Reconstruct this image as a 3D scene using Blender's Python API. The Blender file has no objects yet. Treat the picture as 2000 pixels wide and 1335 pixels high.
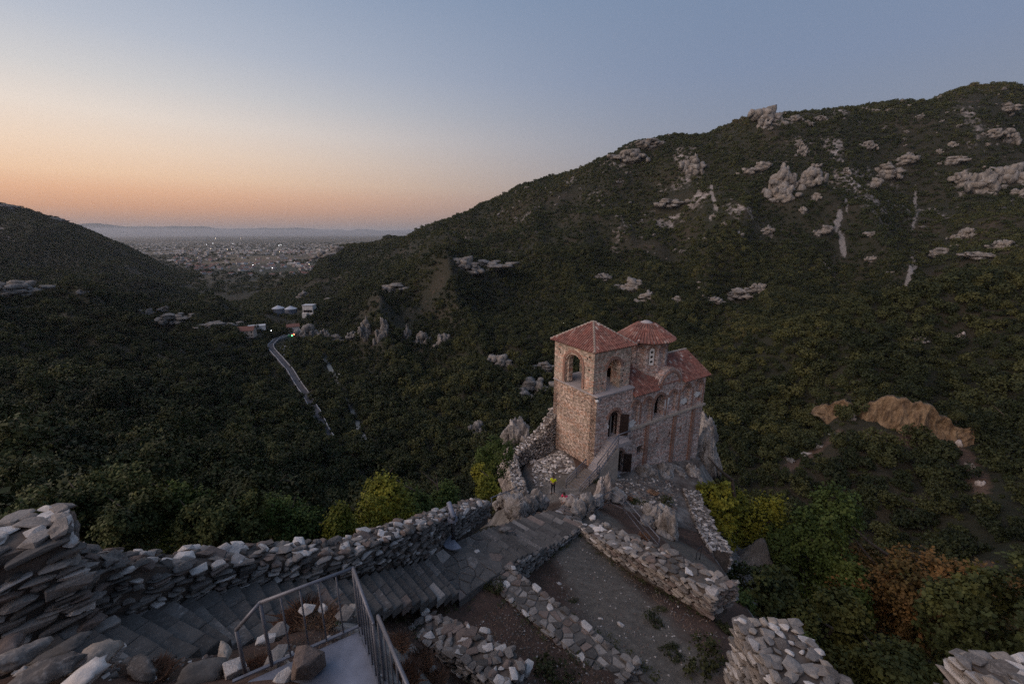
import bpy, bmesh, math, random
import numpy as np
from mathutils import Vector, Matrix, geometry

# ------------------------------------------------------------------ camera, sky, sun, exposure
SC = bpy.context.scene
COL = SC.collection
FPX = 808.0
TH = math.radians(14.7)
CT, ST = math.cos(TH), math.sin(TH)
cam_data = bpy.data.cameras.new('camera')
cam_data.sensor_width = 36.0
cam_data.lens = FPX / 2000.0 * 36.0
cam_data.clip_start = 0.05
cam_data.clip_end = 120000.0
cam = bpy.data.objects.new('camera', cam_data)
COL.objects.link(cam)
cam.rotation_euler = (math.radians(90) - TH, 0, 0)
SC.camera = cam
SC.view_settings.view_transform = 'Standard'
SC.view_settings.look = 'None'
SC.view_settings.exposure = 0.0
SC.view_settings.gamma = 1.0
SC.view_settings.use_curve_mapping = False
SC.render.engine = 'CYCLES'
SC.cycles.use_denoising = False
SC.cycles.max_bounces = 4
SC.cycles.diffuse_bounces = 2
SC.cycles.glossy_bounces = 2
SC.cycles.transmission_bounces = 2
SC.cycles.volume_bounces = 0
SC.cycles.transparent_max_bounces = 4
SC.cycles.use_adaptive_sampling = True
SC.cycles.adaptive_threshold = 0.011
SC.cycles.adaptive_min_samples = 40
SC.cycles.sample_clamp_indirect = 4.0

SUN_AZ = math.radians(-54.0)          # the sun has set to the left of the frame


def lin(c):
    return tuple(((v / 255.0) / 12.92 if v / 255.0 <= 0.04045 else ((v / 255.0 + 0.055) / 1.055) ** 2.4) for v in c) + (1.0,)


def build_world():
    w = bpy.data.worlds.new('World')
    SC.world = w
    w.use_nodes = True
    nt = w.node_tree
    N, L = nt.nodes, nt.links
    bg = N['Background']
    tc = N.new('ShaderNodeTexCoord')
    sep = N.new('ShaderNodeSeparateXYZ')
    L.new(tc.outputs['Generated'], sep.inputs[0])

    def math_(op, a, b=None, clamp=False):
        n = N.new('ShaderNodeMath')
        n.operation = op
        n.use_clamp = clamp
        for i, v in enumerate((a, b)):
            if v is None:
                continue
            if isinstance(v, (int, float)):
                n.inputs[i].default_value = v
            else:
                L.new(v, n.inputs[i])
        return n.outputs[0]
    el = math_('DIVIDE', math_('ARCSINE', sep.outputs['Z']), math.pi / 2, True)   # 0..1 for 0..90 degrees
    # cosine of the azimuth distance from the sunset
    hx = math_('MULTIPLY', sep.outputs['X'], math.sin(SUN_AZ))
    hy = math_('MULTIPLY', sep.outputs['Y'], math.cos(SUN_AZ))
    hor = math_('SQRT', math_('ADD', math_('POWER', sep.outputs['X'], 2.0), math_('POWER', sep.outputs['Y'], 2.0)))
    ca = math_('DIVIDE', math_('ADD', hx, hy), math_('MAXIMUM', hor, 0.001))
    wgt = math_('POWER', math_('MULTIPLY', math_('SUBTRACT', ca, 0.0), 1.0, True), 2.3)

    def ramp(stops):
        r = N.new('ShaderNodeValToRGB')
        e = r.color_ramp.elements
        while len(e) > 1:
            e.remove(e[-1])
        for i, (deg, c) in enumerate(stops):
            p = deg / 90.0
            x = e[0] if i == 0 else e.new(p)
            x.position = p
            x.color = lin(c)
        L.new(el, r.inputs[0])
        return r.outputs[0]
    glow = ramp([(0, (150, 140, 136)), (1.2, (178, 146, 132)), (2.6, (212, 160, 130)), (4.0, (232, 180, 145)), (5.6, (242, 203, 170)),
                 (8, (243, 216, 192)), (11, (236, 222, 210)), (14, (214, 211, 210)), (18, (188, 194, 206)), (25, (156, 171, 194)),
                 (40, (124, 145, 176)), (90, (112, 133, 166))])
    off = ramp([(0, (134, 133, 138)), (5, (143, 143, 150)), (10, (137, 145, 162)), (17, (127, 142, 169)), (25, (121, 140, 169)),
                (45, (116, 136, 167)), (90, (112, 133, 166))])
    mix = N.new('ShaderNodeMix')
    mix.data_type = 'RGBA'
    L.new(wgt, mix.inputs[0])
    L.new(off, mix.inputs[6])
    L.new(glow, mix.inputs[7])
    sky = N.new('ShaderNodeTexSky')
    sky.sky_type = 'NISHITA'
    sky.sun_disc = False
    sky.sun_elevation = math.radians(-3)
    sky.sun_rotation = SUN_AZ
    sky.altitude = 300
    sc_ = N.new('ShaderNodeVectorMath')
    sc_.operation = 'SCALE'
    L.new(sky.outputs[0], sc_.inputs[0])
    sc_.inputs['Scale'].default_value = 2.0
    mix2 = N.new('ShaderNodeMix')
    mix2.data_type = 'RGBA'
    mix2.inputs[0].default_value = 0.04
    L.new(mix.outputs[2], mix2.inputs[6])
    L.new(sc_.outputs[0], mix2.inputs[7])
    L.new(mix2.outputs[2], bg.inputs[0])
    bg.inputs[1].default_value = 1.0


build_world()
sun_data = bpy.data.lights.new('sun', 'SUN')
sun_data.energy = 3.1
sun_data.angle = math.radians(90)
sun_data.color = (1.0, 0.76, 0.62)
sun = bpy.data.objects.new('sun', sun_data)
COL.objects.link(sun)
SA, SE = math.radians(-114), math.radians(17)      # broad afterglow of the western sky
sd = Vector((math.sin(SA) * math.cos(SE), math.cos(SA) * math.cos(SE), math.sin(SE)))
sun.rotation_euler = sd.to_track_quat('Z', 'Y').to_euler()

# ------------------------------------------------------------------ helpers
RNG = random.Random(7)
NPR = np.random.default_rng(7)


def ray(px, py):
    a = (px - 1000.0) / FPX
    b = -(py - 667.5) / FPX
    return np.array([a, CT + b * ST, -ST + b * CT])


def G(px, py, H):                     # a photo point known to lie H metres below the camera
    d = ray(px, py)
    return d * (-H / d[2])


def GY(px, py, Y):                    # a photo point known to lie Y metres ahead
    d = ray(px, py)
    return d * (Y / d[1])


def tag(o, label=None, cat=None, group=None, kind=None):
    if label:
        o['label'] = label
    if cat:
        o['category'] = cat
    if group:
        o['group'] = group
    if kind:
        o['kind'] = kind
    return o


def empty(name, loc=(0, 0, 0), rz=0.0):
    o = bpy.data.objects.new(name, None)
    COL.objects.link(o)
    o.location = loc
    o.rotation_euler = (0, 0, rz)
    o.empty_display_size = 0.2
    return o


def link_mesh(name, me, parent=None, loc=None, rot=None, scale=None):
    o = bpy.data.objects.new(name, me)
    COL.objects.link(o)
    if parent is not None:
        o.parent = parent
    if loc is not None:
        o.location = loc
    if rot is not None:
        o.rotation_euler = rot
    if scale is not None:
        o.scale = scale
    return o


def set_smooth(me, on=True):
    me.polygons.foreach_set('use_smooth', [on] * len(me.polygons))


def np_mesh(name, V, Fq, mat=None, smooth=False, uv=None):
    """fast mesh from arrays; Fq is (n,3) or (n,4)"""
    me = bpy.data.meshes.new(name)
    V = np.asarray(V, dtype=np.float32)
    Fq = np.asarray(Fq, dtype=np.int32)
    n, k = Fq.shape
    me.vertices.add(len(V))
    me.vertices.foreach_set('co', V.ravel())
    me.loops.add(n * k)
    me.loops.foreach_set('vertex_index', Fq.ravel())
    me.polygons.add(n)
    me.polygons.foreach_set('loop_start', np.arange(0, n * k, k, dtype=np.int32))
    me.polygons.foreach_set('loop_total', np.full(n, k, dtype=np.int32))
    if uv is not None:
        l = me.uv_layers.new(name='UVMap')
        l.data.foreach_set('uv', np.asarray(uv, dtype=np.float32)[Fq.ravel()].ravel())
    me.update(calc_edges=True)
    if smooth:
        set_smooth(me)
    if mat is not None:
        me.materials.append(mat)
    return me


class MB:
    """collects simple solids into ONE mesh object"""

    def __init__(self):
        self.v, self.f, self.uv = [], [], []

    def add(self, verts, faces):
        b = len(self.v)
        self.v += [tuple(map(float, p)) for p in verts]
        self.f += [tuple(b + i for i in f) for f in faces]

    def hexa(self, p8):               # 4 bottom, 4 top
        self.add(p8, [(3, 2, 1, 0), (4, 5, 6, 7), (0, 1, 5, 4), (1, 2, 6, 5), (2, 3, 7, 6), (3, 0, 4, 7)])

    def box(self, c, s, rz=0.0):
        x, y, z = c
        a, b, h = s[0] / 2, s[1] / 2, s[2] / 2
        co, si = math.cos(rz), math.sin(rz)
        pts = []
        for zz in (-h, h):
            for X, Y in ((-a, -b), (a, -b), (a, b), (-a, b)):
                pts.append((x + X * co - Y * si, y + X * si + Y * co, z + zz))
        self.hexa(pts)

    def tube(self, p0, p1, r0, r1=None, n=8, cap=True):
        r1 = r0 if r1 is None else r1
        p0, p1 = Vector(p0), Vector(p1)
        d = (p1 - p0)
        if d.length < 1e-6:
            return
        q = d.to_track_quat('Z', 'Y')
        A = []
        for p, r in ((p0, r0), (p1, r1)):
            for i in range(n):
                t = 2 * math.pi * i / n
                A.append(p + q @ Vector((r * math.cos(t), r * math.sin(t), 0)))
        F = [(i, (i + 1) % n, n + (i + 1) % n, n + i) for i in range(n)]
        if cap:
            F += [tuple(range(n - 1, -1, -1)), tuple(range(n, 2 * n))]
        self.add(A, F)

    def path(self, pts, r, n=8):
        pts = [Vector(p) for p in pts]
        for a, b in zip(pts[:-1], pts[1:]):
            self.tube(a, b, r, n=n)
        for p in pts[1:-1]:
            self.ball(p, r * 1.02)

    def ball(self, c, r, seg=8, rings=5, sz=1.0):
        c = Vector(c)
        A = [c + Vector((0, 0, r * sz))]
        for j in range(1, rings):
            ph = math.pi * j / rings
            for i in range(seg):
                t = 2 * math.pi * i / seg
                A.append(c + Vector((r * math.sin(ph) * math.cos(t), r * math.sin(ph) * math.sin(t), r * sz * math.cos(ph))))
        A.append(c - Vector((0, 0, r * sz)))
        F = [(0, 1 + i, 1 + (i + 1) % seg) for i in range(seg)]
        for j in range(rings - 2):
            o = 1 + j * seg
            F += [(o + i, o + seg + i, o + seg + (i + 1) % seg, o + (i + 1) % seg) for i in range(seg)]
        o = 1 + (rings - 2) * seg
        F += [(o + i, len(A) - 1, o + (i + 1) % seg) for i in range(seg)]
        self.add(A, F)

    def prism(self, loop, z0, z1):     # loop of (x,y) ccw
        n = len(loop)
        A = [(x, y, z0) for x, y in loop] + [(x, y, z1) for x, y in loop]
        self.add(A, [tuple(range(n - 1, -1, -1)), tuple(range(n, 2 * n))] + [(i, (i + 1) % n, n + (i + 1) % n, n + i) for i in range(n)])

    def mesh(self, name, mat=None, smooth=False):
        me = bpy.data.meshes.new(name)
        me.from_pydata(self.v, [], self.f)
        me.update()
        if smooth:
            set_smooth(me)
        if mat is not None:
            me.materials.append(mat)
        return me

    def build(self, name, mat=None, parent=None, smooth=False):
        return link_mesh(name, self.mesh(name, mat, smooth), parent)


# ---- value noise
def _hash(ix, iy, seed):
    n = (ix.astype(np.int64) * 374761393 + iy.astype(np.int64) * 668265263 + seed * 1442695041) & 0xffffffff
    n = ((n ^ (n >> 13)) * 1274126177) & 0xffffffff
    n = n ^ (n >> 16)
    return (n & 0xffff) / 65535.0


def vnoise(x, y, seed=0):
    x = np.asarray(x, dtype=float)
    y = np.asarray(y, dtype=float)
    ix, iy = np.floor(x), np.floor(y)
    fx, fy = x - ix, y - iy
    fx = fx * fx * fx * (fx * (fx * 6 - 15) + 10)
    fy = fy * fy * fy * (fy * (fy * 6 - 15) + 10)
    a = _hash(ix, iy, seed)
    b = _hash(ix + 1, iy, seed)
    c = _hash(ix, iy + 1, seed)
    d = _hash(ix + 1, iy + 1, seed)
    return (a * (1 - fx) + b * fx) * (1 - fy) + (c * (1 - fx) + d * fx) * fy * 1.0 - 0.5


def fbm(x, y, octv=4, seed=0, gain=0.5):
    s, a = 0.0, 1.0
    for o in range(octv):
        s = s + a * vnoise(x * 2 ** o + 17.3 * o, y * 2 ** o - 9.1 * o, seed + o)
        a *= gain
    return s


def pchip(xs, ys, x):
    xs, ys = np.asarray(xs, float), np.asarray(ys, float)
    h = np.diff(xs)
    dl = np.diff(ys) / h
    m = np.zeros_like(ys)
    m[0], m[-1] = dl[0], dl[-1]
    for i in range(1, len(xs) - 1):
        if dl[i - 1] * dl[i] > 0:
            w1, w2 = 2 * h[i] + h[i - 1], h[i] + 2 * h[i - 1]
            m[i] = (w1 + w2) / (w1 / dl[i - 1] + w2 / dl[i])
    x = np.clip(x, xs[0], xs[-1])
    k = np.clip(np.searchsorted(xs, x) - 1, 0, len(xs) - 2)
    t = (x - xs[k]) / h[k]
    return ((2 * t ** 3 - 3 * t ** 2 + 1) * ys[k] + (t ** 3 - 2 * t ** 2 + t) * h[k] * m[k]
            + (-2 * t ** 3 + 3 * t ** 2) * ys[k + 1] + (t ** 3 - t ** 2) * h[k] * m[k + 1])


# ------------------------------------------------------------------ materials
class NT:
    def __init__(self, name):
        self.m = bpy.data.materials.new(name)
        self.m.use_nodes = True
        self.t = self.m.node_tree
        self.N, self.L = self.t.nodes, self.t.links
        self.b = self.N['Principled BSDF']
        self.b.inputs['Roughness'].default_value = 0.9
        self.b.inputs['Specular IOR Level'].default_value = 0.2

    def n(self, t, **k):
        x = self.N.new(t)
        for a, v in k.items():
            setattr(x, a, v)
        return x

    def s(self, sock, v):
        if isinstance(v, bpy.types.NodeSocket):
            self.L.new(v, sock)
        else:
            sock.default_value = v

    def coord(self, kind='Object', scale=(1, 1, 1)):
        t = self.n('ShaderNodeTexCoord')
        mp = self.n('ShaderNodeMapping')
        self.L.new(t.outputs[kind], mp.inputs[0])
        mp.inputs['Scale'].default_value = scale
        return mp.outputs[0]

    def pos(self, scale=1.0):
        g = self.n('ShaderNodeNewGeometry')
        v = self.n('ShaderNodeVectorMath', operation='MULTIPLY')
        self.L.new(g.outputs['Position'], v.inputs[0])
        v.inputs[1].default_value = (scale,) * 3 if isinstance(scale, (int, float)) else scale
        return v.outputs[0]

    def noise(self, vec, scale, detail=4.0, rough=0.55, dist=0.0):
        n = self.n('ShaderNodeTexNoise')
        self.L.new(vec, n.inputs['Vector'])
        n.inputs['Scale'].default_value = scale
        n.inputs['Detail'].default_value = detail
        n.inputs['Roughness'].default_value = rough
        n.inputs['Distortion'].default_value = dist
        return n.outputs[0]

    def voro(self, vec, scale, feature='F1', rand=1.0):
        n = self.n('ShaderNodeTexVoronoi', feature=feature)
        self.L.new(vec, n.inputs['Vector'])
        n.inputs['Scale'].default_value = scale
        n.inputs['Randomness'].default_value = rand
        return n

    def ramp(self, fac, stops, interp='LINEAR'):
        r = self.n('ShaderNodeValToRGB')
        r.color_ramp.interpolation = interp
        e = r.color_ramp.elements
        while len(e) > 1:
            e.remove(e[-1])
        for i, (p, c) in enumerate(stops):
            x = e[0] if i == 0 else e.new(p)
            x.position = p
            x.color = tuple(c) + (1.0,) if len(c) == 3 else c
        self.L.new(fac, r.inputs[0])
        return r.outputs[0]

    def mix(self, fac, a, b, mode='MIX'):
        n = self.n('ShaderNodeMix', data_type='RGBA', blend_type=mode)
        self.s(n.inputs[0], fac)
        for i, v in ((6, a), (7, b)):
            if isinstance(v, bpy.types.NodeSocket):
                self.L.new(v, n.inputs[i])
            else:
                n.inputs[i].default_value = tuple(v) + (1.0,) if len(v) == 3 else v
        return n.outputs[2]

    def math(self, op, a, b=0.0, clamp=False):
        n = self.n('ShaderNodeMath', operation=op, use_clamp=clamp)
        self.s(n.inputs[0], a)
        self.s(n.inputs[1], b)
        return n.outputs[0]

    def maprange(self, v, a, b, c=0.0, d=1.0):
        n = self.n('ShaderNodeMapRange')
        self.s(n.inputs[0], v)
        for i, x in enumerate((a, b, c, d)):
            n.inputs[i + 1].default_value = x
        return n.outputs[0]

    def rand(self):
        return self.n('ShaderNodeObjectInfo').outputs['Random']

    def attr(self, name):
        return self.n('ShaderNodeAttribute', attribute_name=name)

    def bump(self, h, strength=0.4, dist=0.02):
        n = self.n('ShaderNodeBump')
        n.inputs['Strength'].default_value = strength
        n.inputs['Distance'].default_value = dist
        self.L.new(h, n.inputs['Height'])
        self.L.new(n.outputs[0], self.b.inputs['Normal'])

    def col(self, c):
        self.s(self.b.inputs['Base Color'], c if isinstance(c, bpy.types.NodeSocket) else tuple(c) + (1.0,))


def mat_plain(name, c, rough=0.8, metal=0.0, var=0.25, scale=6.0, emit=None, estr=0.0):
    M = NT(name)
    v = M.coord('Object')
    n = M.noise(v, scale, 5, 0.6)
    f = M.maprange(n, 0.25, 0.75, 1 - var, 1 + var)
    cc = M.n('ShaderNodeVectorMath', operation='SCALE')
    cc.inputs[0].default_value = c[:3]
    M.L.new(f, cc.inputs['Scale'])
    M.L.new(cc.outputs[0], M.b.inputs['Base Color'])
    M.b.inputs['Roughness'].default_value = rough
    M.b.inputs['Metallic'].default_value = metal
    if emit:
        M.b.inputs['Emission Color'].default_value = tuple(emit) + (1.0,)
        M.b.inputs['Emission Strength'].default_value = estr
    return M.m


def mat_stone(name, c0, c1, spot=0.5, bump=0.5):
    """weathered stone, tone differs from piece to piece"""
    M = NT(name)
    v = M.coord('Object')
    rnd = M.rand()
    off = M.n('ShaderNodeVectorMath', operation='ADD')
    M.L.new(v, off.inputs[0])
    cx = M.n('ShaderNodeCombineXYZ')
    for i in range(3):
        M.L.new(M.math('MULTIPLY', rnd, 31.0 + 17 * i), cx.inputs[i])
    M.L.new(cx.outputs[0], off.inputs[1])
    vv = off.outputs[0]
    n1 = M.noise(vv, 2.2, 6, 0.65)
    n2 = M.noise(vv, 11.0, 4, 0.6)
    base = M.mix(rnd, c0, c1)
    base = M.mix(M.maprange(n1, 0.35, 0.7, 0.0, spot), base, [x * 0.42 for x in c0])
    base = M.mix(M.maprange(n2, 0.5, 0.75, 0.0, 0.45), base, [min(1, x * 1.5) for x in c1])
    M.col(base)
    h = M.math('ADD', n1, M.math('MULTIPLY', n2, 0.45))
    M.bump(h, bump, 0.06)
    return M.m


def mat_leaf(name, stops, rough=0.6, big=0.02, rw=0.62):
    """foliage: tone differs from plant to plant, from leaf clump to leaf clump and over the hillside"""
    M = NT(name)
    rnd = M.rand()
    p = M.pos(1.0)
    n1 = M.noise(p, big, 3, 0.5)
    n2 = M.noise(p, 0.9, 3, 0.6)
    f = M.math('ADD', M.math('MULTIPLY', rnd, rw), M.math('MULTIPLY', M.maprange(n1, 0.3, 0.7), 1 - rw))
    c = M.ramp(f, stops)
    k = M.maprange(n2, 0.3, 0.7, 0.65, 1.35)
    sc = M.n('ShaderNodeVectorMath', operation='SCALE')
    M.L.new(c, sc.inputs[0])
    M.L.new(k, sc.inputs['Scale'])
    M.L.new(sc.outputs[0], M.b.inputs['Base Color'])
    M.b.inputs['Roughness'].default_value = rough
    M.b.inputs['Specular IOR Level'].default_value = 0.12
    return M.m


MAT = {}
MAT['stone_grey'] = mat_stone('grey_stone', (0.13, 0.115, 0.105), (0.36, 0.325, 0.295))
MAT['stone_pale'] = mat_stone('pale_stone', (0.42, 0.38, 0.35), (0.76, 0.70, 0.65), 0.5)
MAT['stone_brown'] = mat_stone('brown_stone', (0.17, 0.13, 0.11), (0.27, 0.21, 0.18))
MAT['stone_warm'] = mat_stone('warm_stone', (0.30, 0.25, 0.21), (0.46, 0.40, 0.34))
MAT['stone_flag'] = mat_stone('flag_stone', (0.085, 0.078, 0.072), (0.155, 0.142, 0.13), 0.5, 0.35)
MAT['mortar'] = mat_plain('dark_mortar', (0.115, 0.094, 0.080), 0.95, 0, 0.5, 3.0)
MAT['mortar_light'] = mat_plain('grey_mortar', (0.125, 0.115, 0.105), 0.95, 0, 0.4, 3.0)
MAT['steel'] = mat_plain('grey_painted_steel', (0.17, 0.175, 0.20), 0.42, 0.35, 0.18, 9.0)
MAT['steel_dark'] = mat_plain('dark_steel', (0.055, 0.055, 0.06), 0.45, 0.4, 0.2, 9.0)
MAT['plate'] = mat_plain('grey_blue_steel_plate', (0.22, 0.235, 0.285), 0.6, 0.2, 0.35, 2.2)
MAT['wood_dark'] = mat_plain('dark_door_wood', (0.035, 0.022, 0.018), 0.7, 0, 0.4, 5.0)
MAT['wood'] = mat_plain('weathered_wood', (0.22, 0.19, 0.17), 0.8, 0, 0.3, 5.0)
MAT['concrete'] = mat_plain('pale_concrete', (0.36, 0.33, 0.33), 0.9, 0, 0.2, 2.5)
MAT['dark'] = mat_plain('dark_interior', (0.02, 0.017, 0.016), 0.95, 0, 0.3, 2.0)
MAT['white'] = mat_plain('white_plaster', (0.62, 0.60, 0.58), 0.85, 0, 0.25, 3.0)
MAT['asphalt'] = mat_plain('asphalt', (0.085, 0.085, 0.095), 0.85, 0, 0.25, 0.4)
MAT['kerb'] = mat_plain('pale_kerb_concrete', (0.40, 0.40, 0.41), 0.85, 0, 0.3, 0.5)
MAT['metal_roof'] = mat_plain('pale_sheet_metal', (0.50, 0.52, 0.56), 0.45, 0.3, 0.12, 0.3)
MAT['bark'] = mat_plain('bark', (0.085, 0.068, 0.055), 0.95, 0, 0.4, 4.0)
MAT['bark_pale'] = mat_plain('pale_bark', (0.22, 0.20, 0.17), 0.95, 0, 0.4, 4.0)
MAT['leaf_forest'] = mat_leaf('forest_leaves', [(0.0, (0.016, 0.022, 0.011)), (0.3, (0.028, 0.036, 0.016)), (0.55, (0.046, 0.053, 0.022)),
                                                (0.75, (0.070, 0.074, 0.028)), (0.9, (0.105, 0.103, 0.036)), (1.0, (0.10, 0.074, 0.036))], big=0.012)
MAT['leaf_scrub'] = mat_leaf('hillside_scrub_leaves', [(0.0, (0.022, 0.030, 0.014)), (0.35, (0.038, 0.048, 0.020)), (0.6, (0.062, 0.070, 0.026)),
                                                       (0.8, (0.090, 0.090, 0.036)), (1.0, (0.115, 0.088, 0.046))], big=0.006, rw=0.4)
MAT['leaf_yellow'] = mat_leaf('yellow_green_leaves', [(0.0, (0.075, 0.090, 0.018)), (0.45, (0.155, 0.160, 0.024)), (1.0, (0.31, 0.28, 0.036))], big=0.35, rw=0.12)
MAT['leaf_green'] = mat_leaf('mid_green_leaves', [(0.0, (0.036, 0.056, 0.017)), (0.5, (0.060, 0.089, 0.024)), (1.0, (0.101, 0.125, 0.031))], big=0.35, rw=0.12)
MAT['leaf_shrub'] = mat_leaf('shrub_leaves', [(0.0, (0.035, 0.045, 0.019)), (0.5, (0.061, 0.071, 0.025)), (1.0, (0.122, 0.118, 0.032))], big=0.35, rw=0.12)
MAT['leaf_red'] = mat_leaf('russet_leaves', [(0.0, (0.045, 0.055, 0.018)), (0.4, (0.12, 0.080, 0.030)), (1.0, (0.25, 0.125, 0.045))], big=0.35, rw=0.12)
MAT['grass_dry'] = mat_leaf('dry_grass_blades', [(0.0, (0.22, 0.13, 0.09)), (0.6, (0.36, 0.23, 0.16)), (1.0, (0.52, 0.41, 0.30))], big=1.2)
MAT['grass_green'] = mat_leaf('green_weed_leaves', [(0.0, (0.030, 0.036, 0.018)), (1.0, (0.065, 0.068, 0.026))], big=1.0)


def mat_rock(name, c_dark, c_mid, c_light, scale=0.25, warm=None, bump=0.8, bdist=0.5, crk=0.7):
    M = NT(name)
    p = M.pos(1.0)
    st = M.pos((1.0, 1.0, 0.45))
    n1 = M.noise(st, scale, 7, 0.66, 0.4)
    n2 = M.noise(p, scale * 5.5, 6, 0.62)
    dv = M.n('ShaderNodeTexNoise')
    M.L.new(st, dv.inputs['Vector'])
    dv.inputs['Scale'].default_value = scale * 2.5
    dv.inputs['Detail'].default_value = 4
    ad = M.n('ShaderNodeVectorMath', operation='MULTIPLY_ADD')
    M.L.new(dv.outputs['Color'], ad.inputs[0])
    ad.inputs[1].default_value = (0.9 / scale,) * 3
    M.L.new(st, ad.inputs[2])
    vor = M.voro(ad.outputs[0], scale * 1.6, 'DISTANCE_TO_EDGE')
    crack = M.maprange(vor.outputs[0], 0.0, 0.07, crk, 1.0)
    c = M.ramp(n1, [(0.30, c_dark), (0.48, c_mid), (0.66, c_light)])
    c = M.mix(M.maprange(n2, 0.45, 0.72, 0.0, 0.55), c, c_dark)
    if warm:
        n3 = M.noise(p, scale * 0.6, 3, 0.5)
        c = M.mix(M.maprange(n3, 0.42, 0.62), c, warm)
    c = M.mix(M.math('SUBTRACT', 1.0, crack), c, [x * 0.3 for x in c_dark])
    M.col(c)
    h = M.math('ADD', M.math('ADD', n1, M.math('MULTIPLY', n2, 0.35)), M.math('MULTIPLY', crack, 0.4))
    M.bump(h, bump, bdist)
    return M.m


MAT['rock_near'] = mat_rock('grey_limestone', (0.115, 0.10, 0.09), (0.29, 0.265, 0.245), (0.54, 0.50, 0.465), 0.7, None, 0.8, 0.15)
MAT['rock_pink'] = mat_rock('pinkish_limestone', (0.20, 0.17, 0.15), (0.40, 0.35, 0.32), (0.60, 0.54, 0.50), 0.7, None, 0.8, 0.15)
MAT['rock_far'] = mat_rock('hillside_limestone', (0.08, 0.075, 0.070), (0.22, 0.21, 0.20), (0.42, 0.405, 0.39), 0.22, (0.27, 0.24, 0.21), 1.0, 1.6)
MAT['rock_ochre'] = mat_rock('ochre_clay_scar', (0.075, 0.05, 0.034), (0.20, 0.135, 0.080), (0.33, 0.235, 0.145), 0.6, None, 1.0, 0.8, 1.0)


def mat_masonry(name, stone_a, stone_b, brick, mortar, sx, sy, brick_amt, hole=0.5):
    """rubble and brick courses drawn in wall metres (UV)"""
    M = NT(name)
    v = M.coord('UV', (sx, sy, 1))
    vd = M.coord('UV')
    dn = M.n('ShaderNodeTexNoise')
    M.L.new(vd, dn.inputs['Vector'])
    dn.inputs['Scale'].default_value = 1.3
    dn.inputs['Detail'].default_value = 3
    ad = M.n('ShaderNodeVectorMath', operation='MULTIPLY_ADD')
    M.L.new(dn.outputs['Color'], ad.inputs[0])
    ad.inputs[1].default_value = (1.2, 0.8, 0)
    M.L.new(v, ad.inputs[2])
    vw = ad.outputs[0]
    vo = M.voro(vw, 1.0, 'F1', 0.55)
    ed = M.voro(vw, 1.0, 'DISTANCE_TO_EDGE', 0.55)
    sepc = M.n('ShaderNodeSeparateColor')
    M.L.new(vo.outputs['Color'], sepc.inputs[0])
    stone = M.mix(sepc.outputs[0], stone_a, stone_b)
    isb = M.maprange(sepc.outputs[1], 1 - brick_amt - 0.02, 1 - brick_amt + 0.02)
    stone = M.mix(isb, stone, brick)
    # every sixth or so band is plain brick
    sepv = M.n('ShaderNodeSeparateXYZ')
    M.L.new(vd, sepv.inputs[0])
    band = M.math('FRACT', M.math('MULTIPLY', sepv.outputs[1], 0.62))
    n0 = M.noise(vd, 0.7, 4, 0.6)
    bandf = M.math('MULTIPLY', M.maprange(band, 0.74, 0.77), M.maprange(n0, 0.32, 0.45))
    stone = M.mix(M.math('MULTIPLY', bandf, 0.85), stone, brick)
    # dark holes between stones
    edge = M.maprange(ed.outputs[0], 0.05, 0.20)
    deep = M.math('MULTIPLY', M.math('SUBTRACT', 1.0, edge), M.maprange(M.noise(vd, 3.4, 4, 0.6), 0.46, 0.56, 0.0, 1.0))
    c = M.mix(edge, mortar, stone)
    c = M.mix(M.math('MULTIPLY', deep, hole), c, [x * 0.12 for x in mortar])
    st = M.noise(vd, 0.45, 5, 0.6)
    stn = M.n('ShaderNodeVectorMath', operation='SCALE')
    M.L.new(c, stn.inputs[0])
    M.L.new(M.maprange(st, 0.3, 0.7, 0.68, 1.25), stn.inputs['Scale'])
    M.L.new(stn.outputs[0], M.b.inputs['Base Color'])
    h = M.math('ADD', M.math('MULTIPLY', edge, 0.8), M.math('MULTIPLY', M.noise(vd, 9, 4, 0.6), 0.5))
    M.bump(h, 0.9, 0.05)
    return M.m


MAT['mas_tower'] = mat_masonry('tower_rubble_masonry', (0.34, 0.255, 0.19), (0.56, 0.43, 0.32), (0.47, 0.28, 0.19), (0.74, 0.575, 0.485), 2.0, 8.5, 0.24, .9)
MAT['mas_belfry'] = mat_masonry('belfry_masonry', (0.32, 0.26, 0.20), (0.46, 0.38, 0.30), (0.50, 0.29, 0.21), (0.70, 0.56, 0.47), 2.2, 5.8, 0.40, 0.7)
MAT['mas_nave'] = mat_masonry('nave_masonry', (0.38, 0.31, 0.265), (0.60, 0.51, 0.45), (0.50, 0.30, 0.235), (0.70, 0.56, 0.515), 2.0, 6.6, 0.30, 0.75)
MAT['brick'] = mat_masonry('arch_brick', (0.30, 0.145, 0.105), (0.40, 0.21, 0.155), (0.34, 0.17, 0.12), (0.40, 0.28, 0.23), 12.0, 6.0, 0.5, 0.2)


def mat_tile():
    M = NT('clay_roof_tile')
    v = M.coord('UV')
    w = M.coord('UV', (3.7, 2.6, 1))
    vo = M.voro(w, 1.0, 'F1', 0.4)
    sep = M.n('ShaderNodeSeparateColor')
    M.L.new(vo.outputs['Color'], sep.inputs[0])
    c = M.ramp(sep.outputs[0], [(0.0, (0.19, 0.075, 0.060)), (0.45, (0.29, 0.120, 0.094)), (0.8, (0.35, 0.175, 0.14)), (0.95, (0.48, 0.33, 0.28)), (1.0, (0.58, 0.50, 0.46))])
    n = M.noise(v, 0.8, 5, 0.62)
    c = M.mix(M.maprange(n, 0.38, 0.66, 0.0, 0.75), c, (0.15, 0.098, 0.085))
    M.col(c)
    M.bump(M.noise(v, 8, 4, 0.6), 0.5, 0.02)
    M.b.inputs['Roughness'].default_value = 0.8
    return M.m


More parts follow.
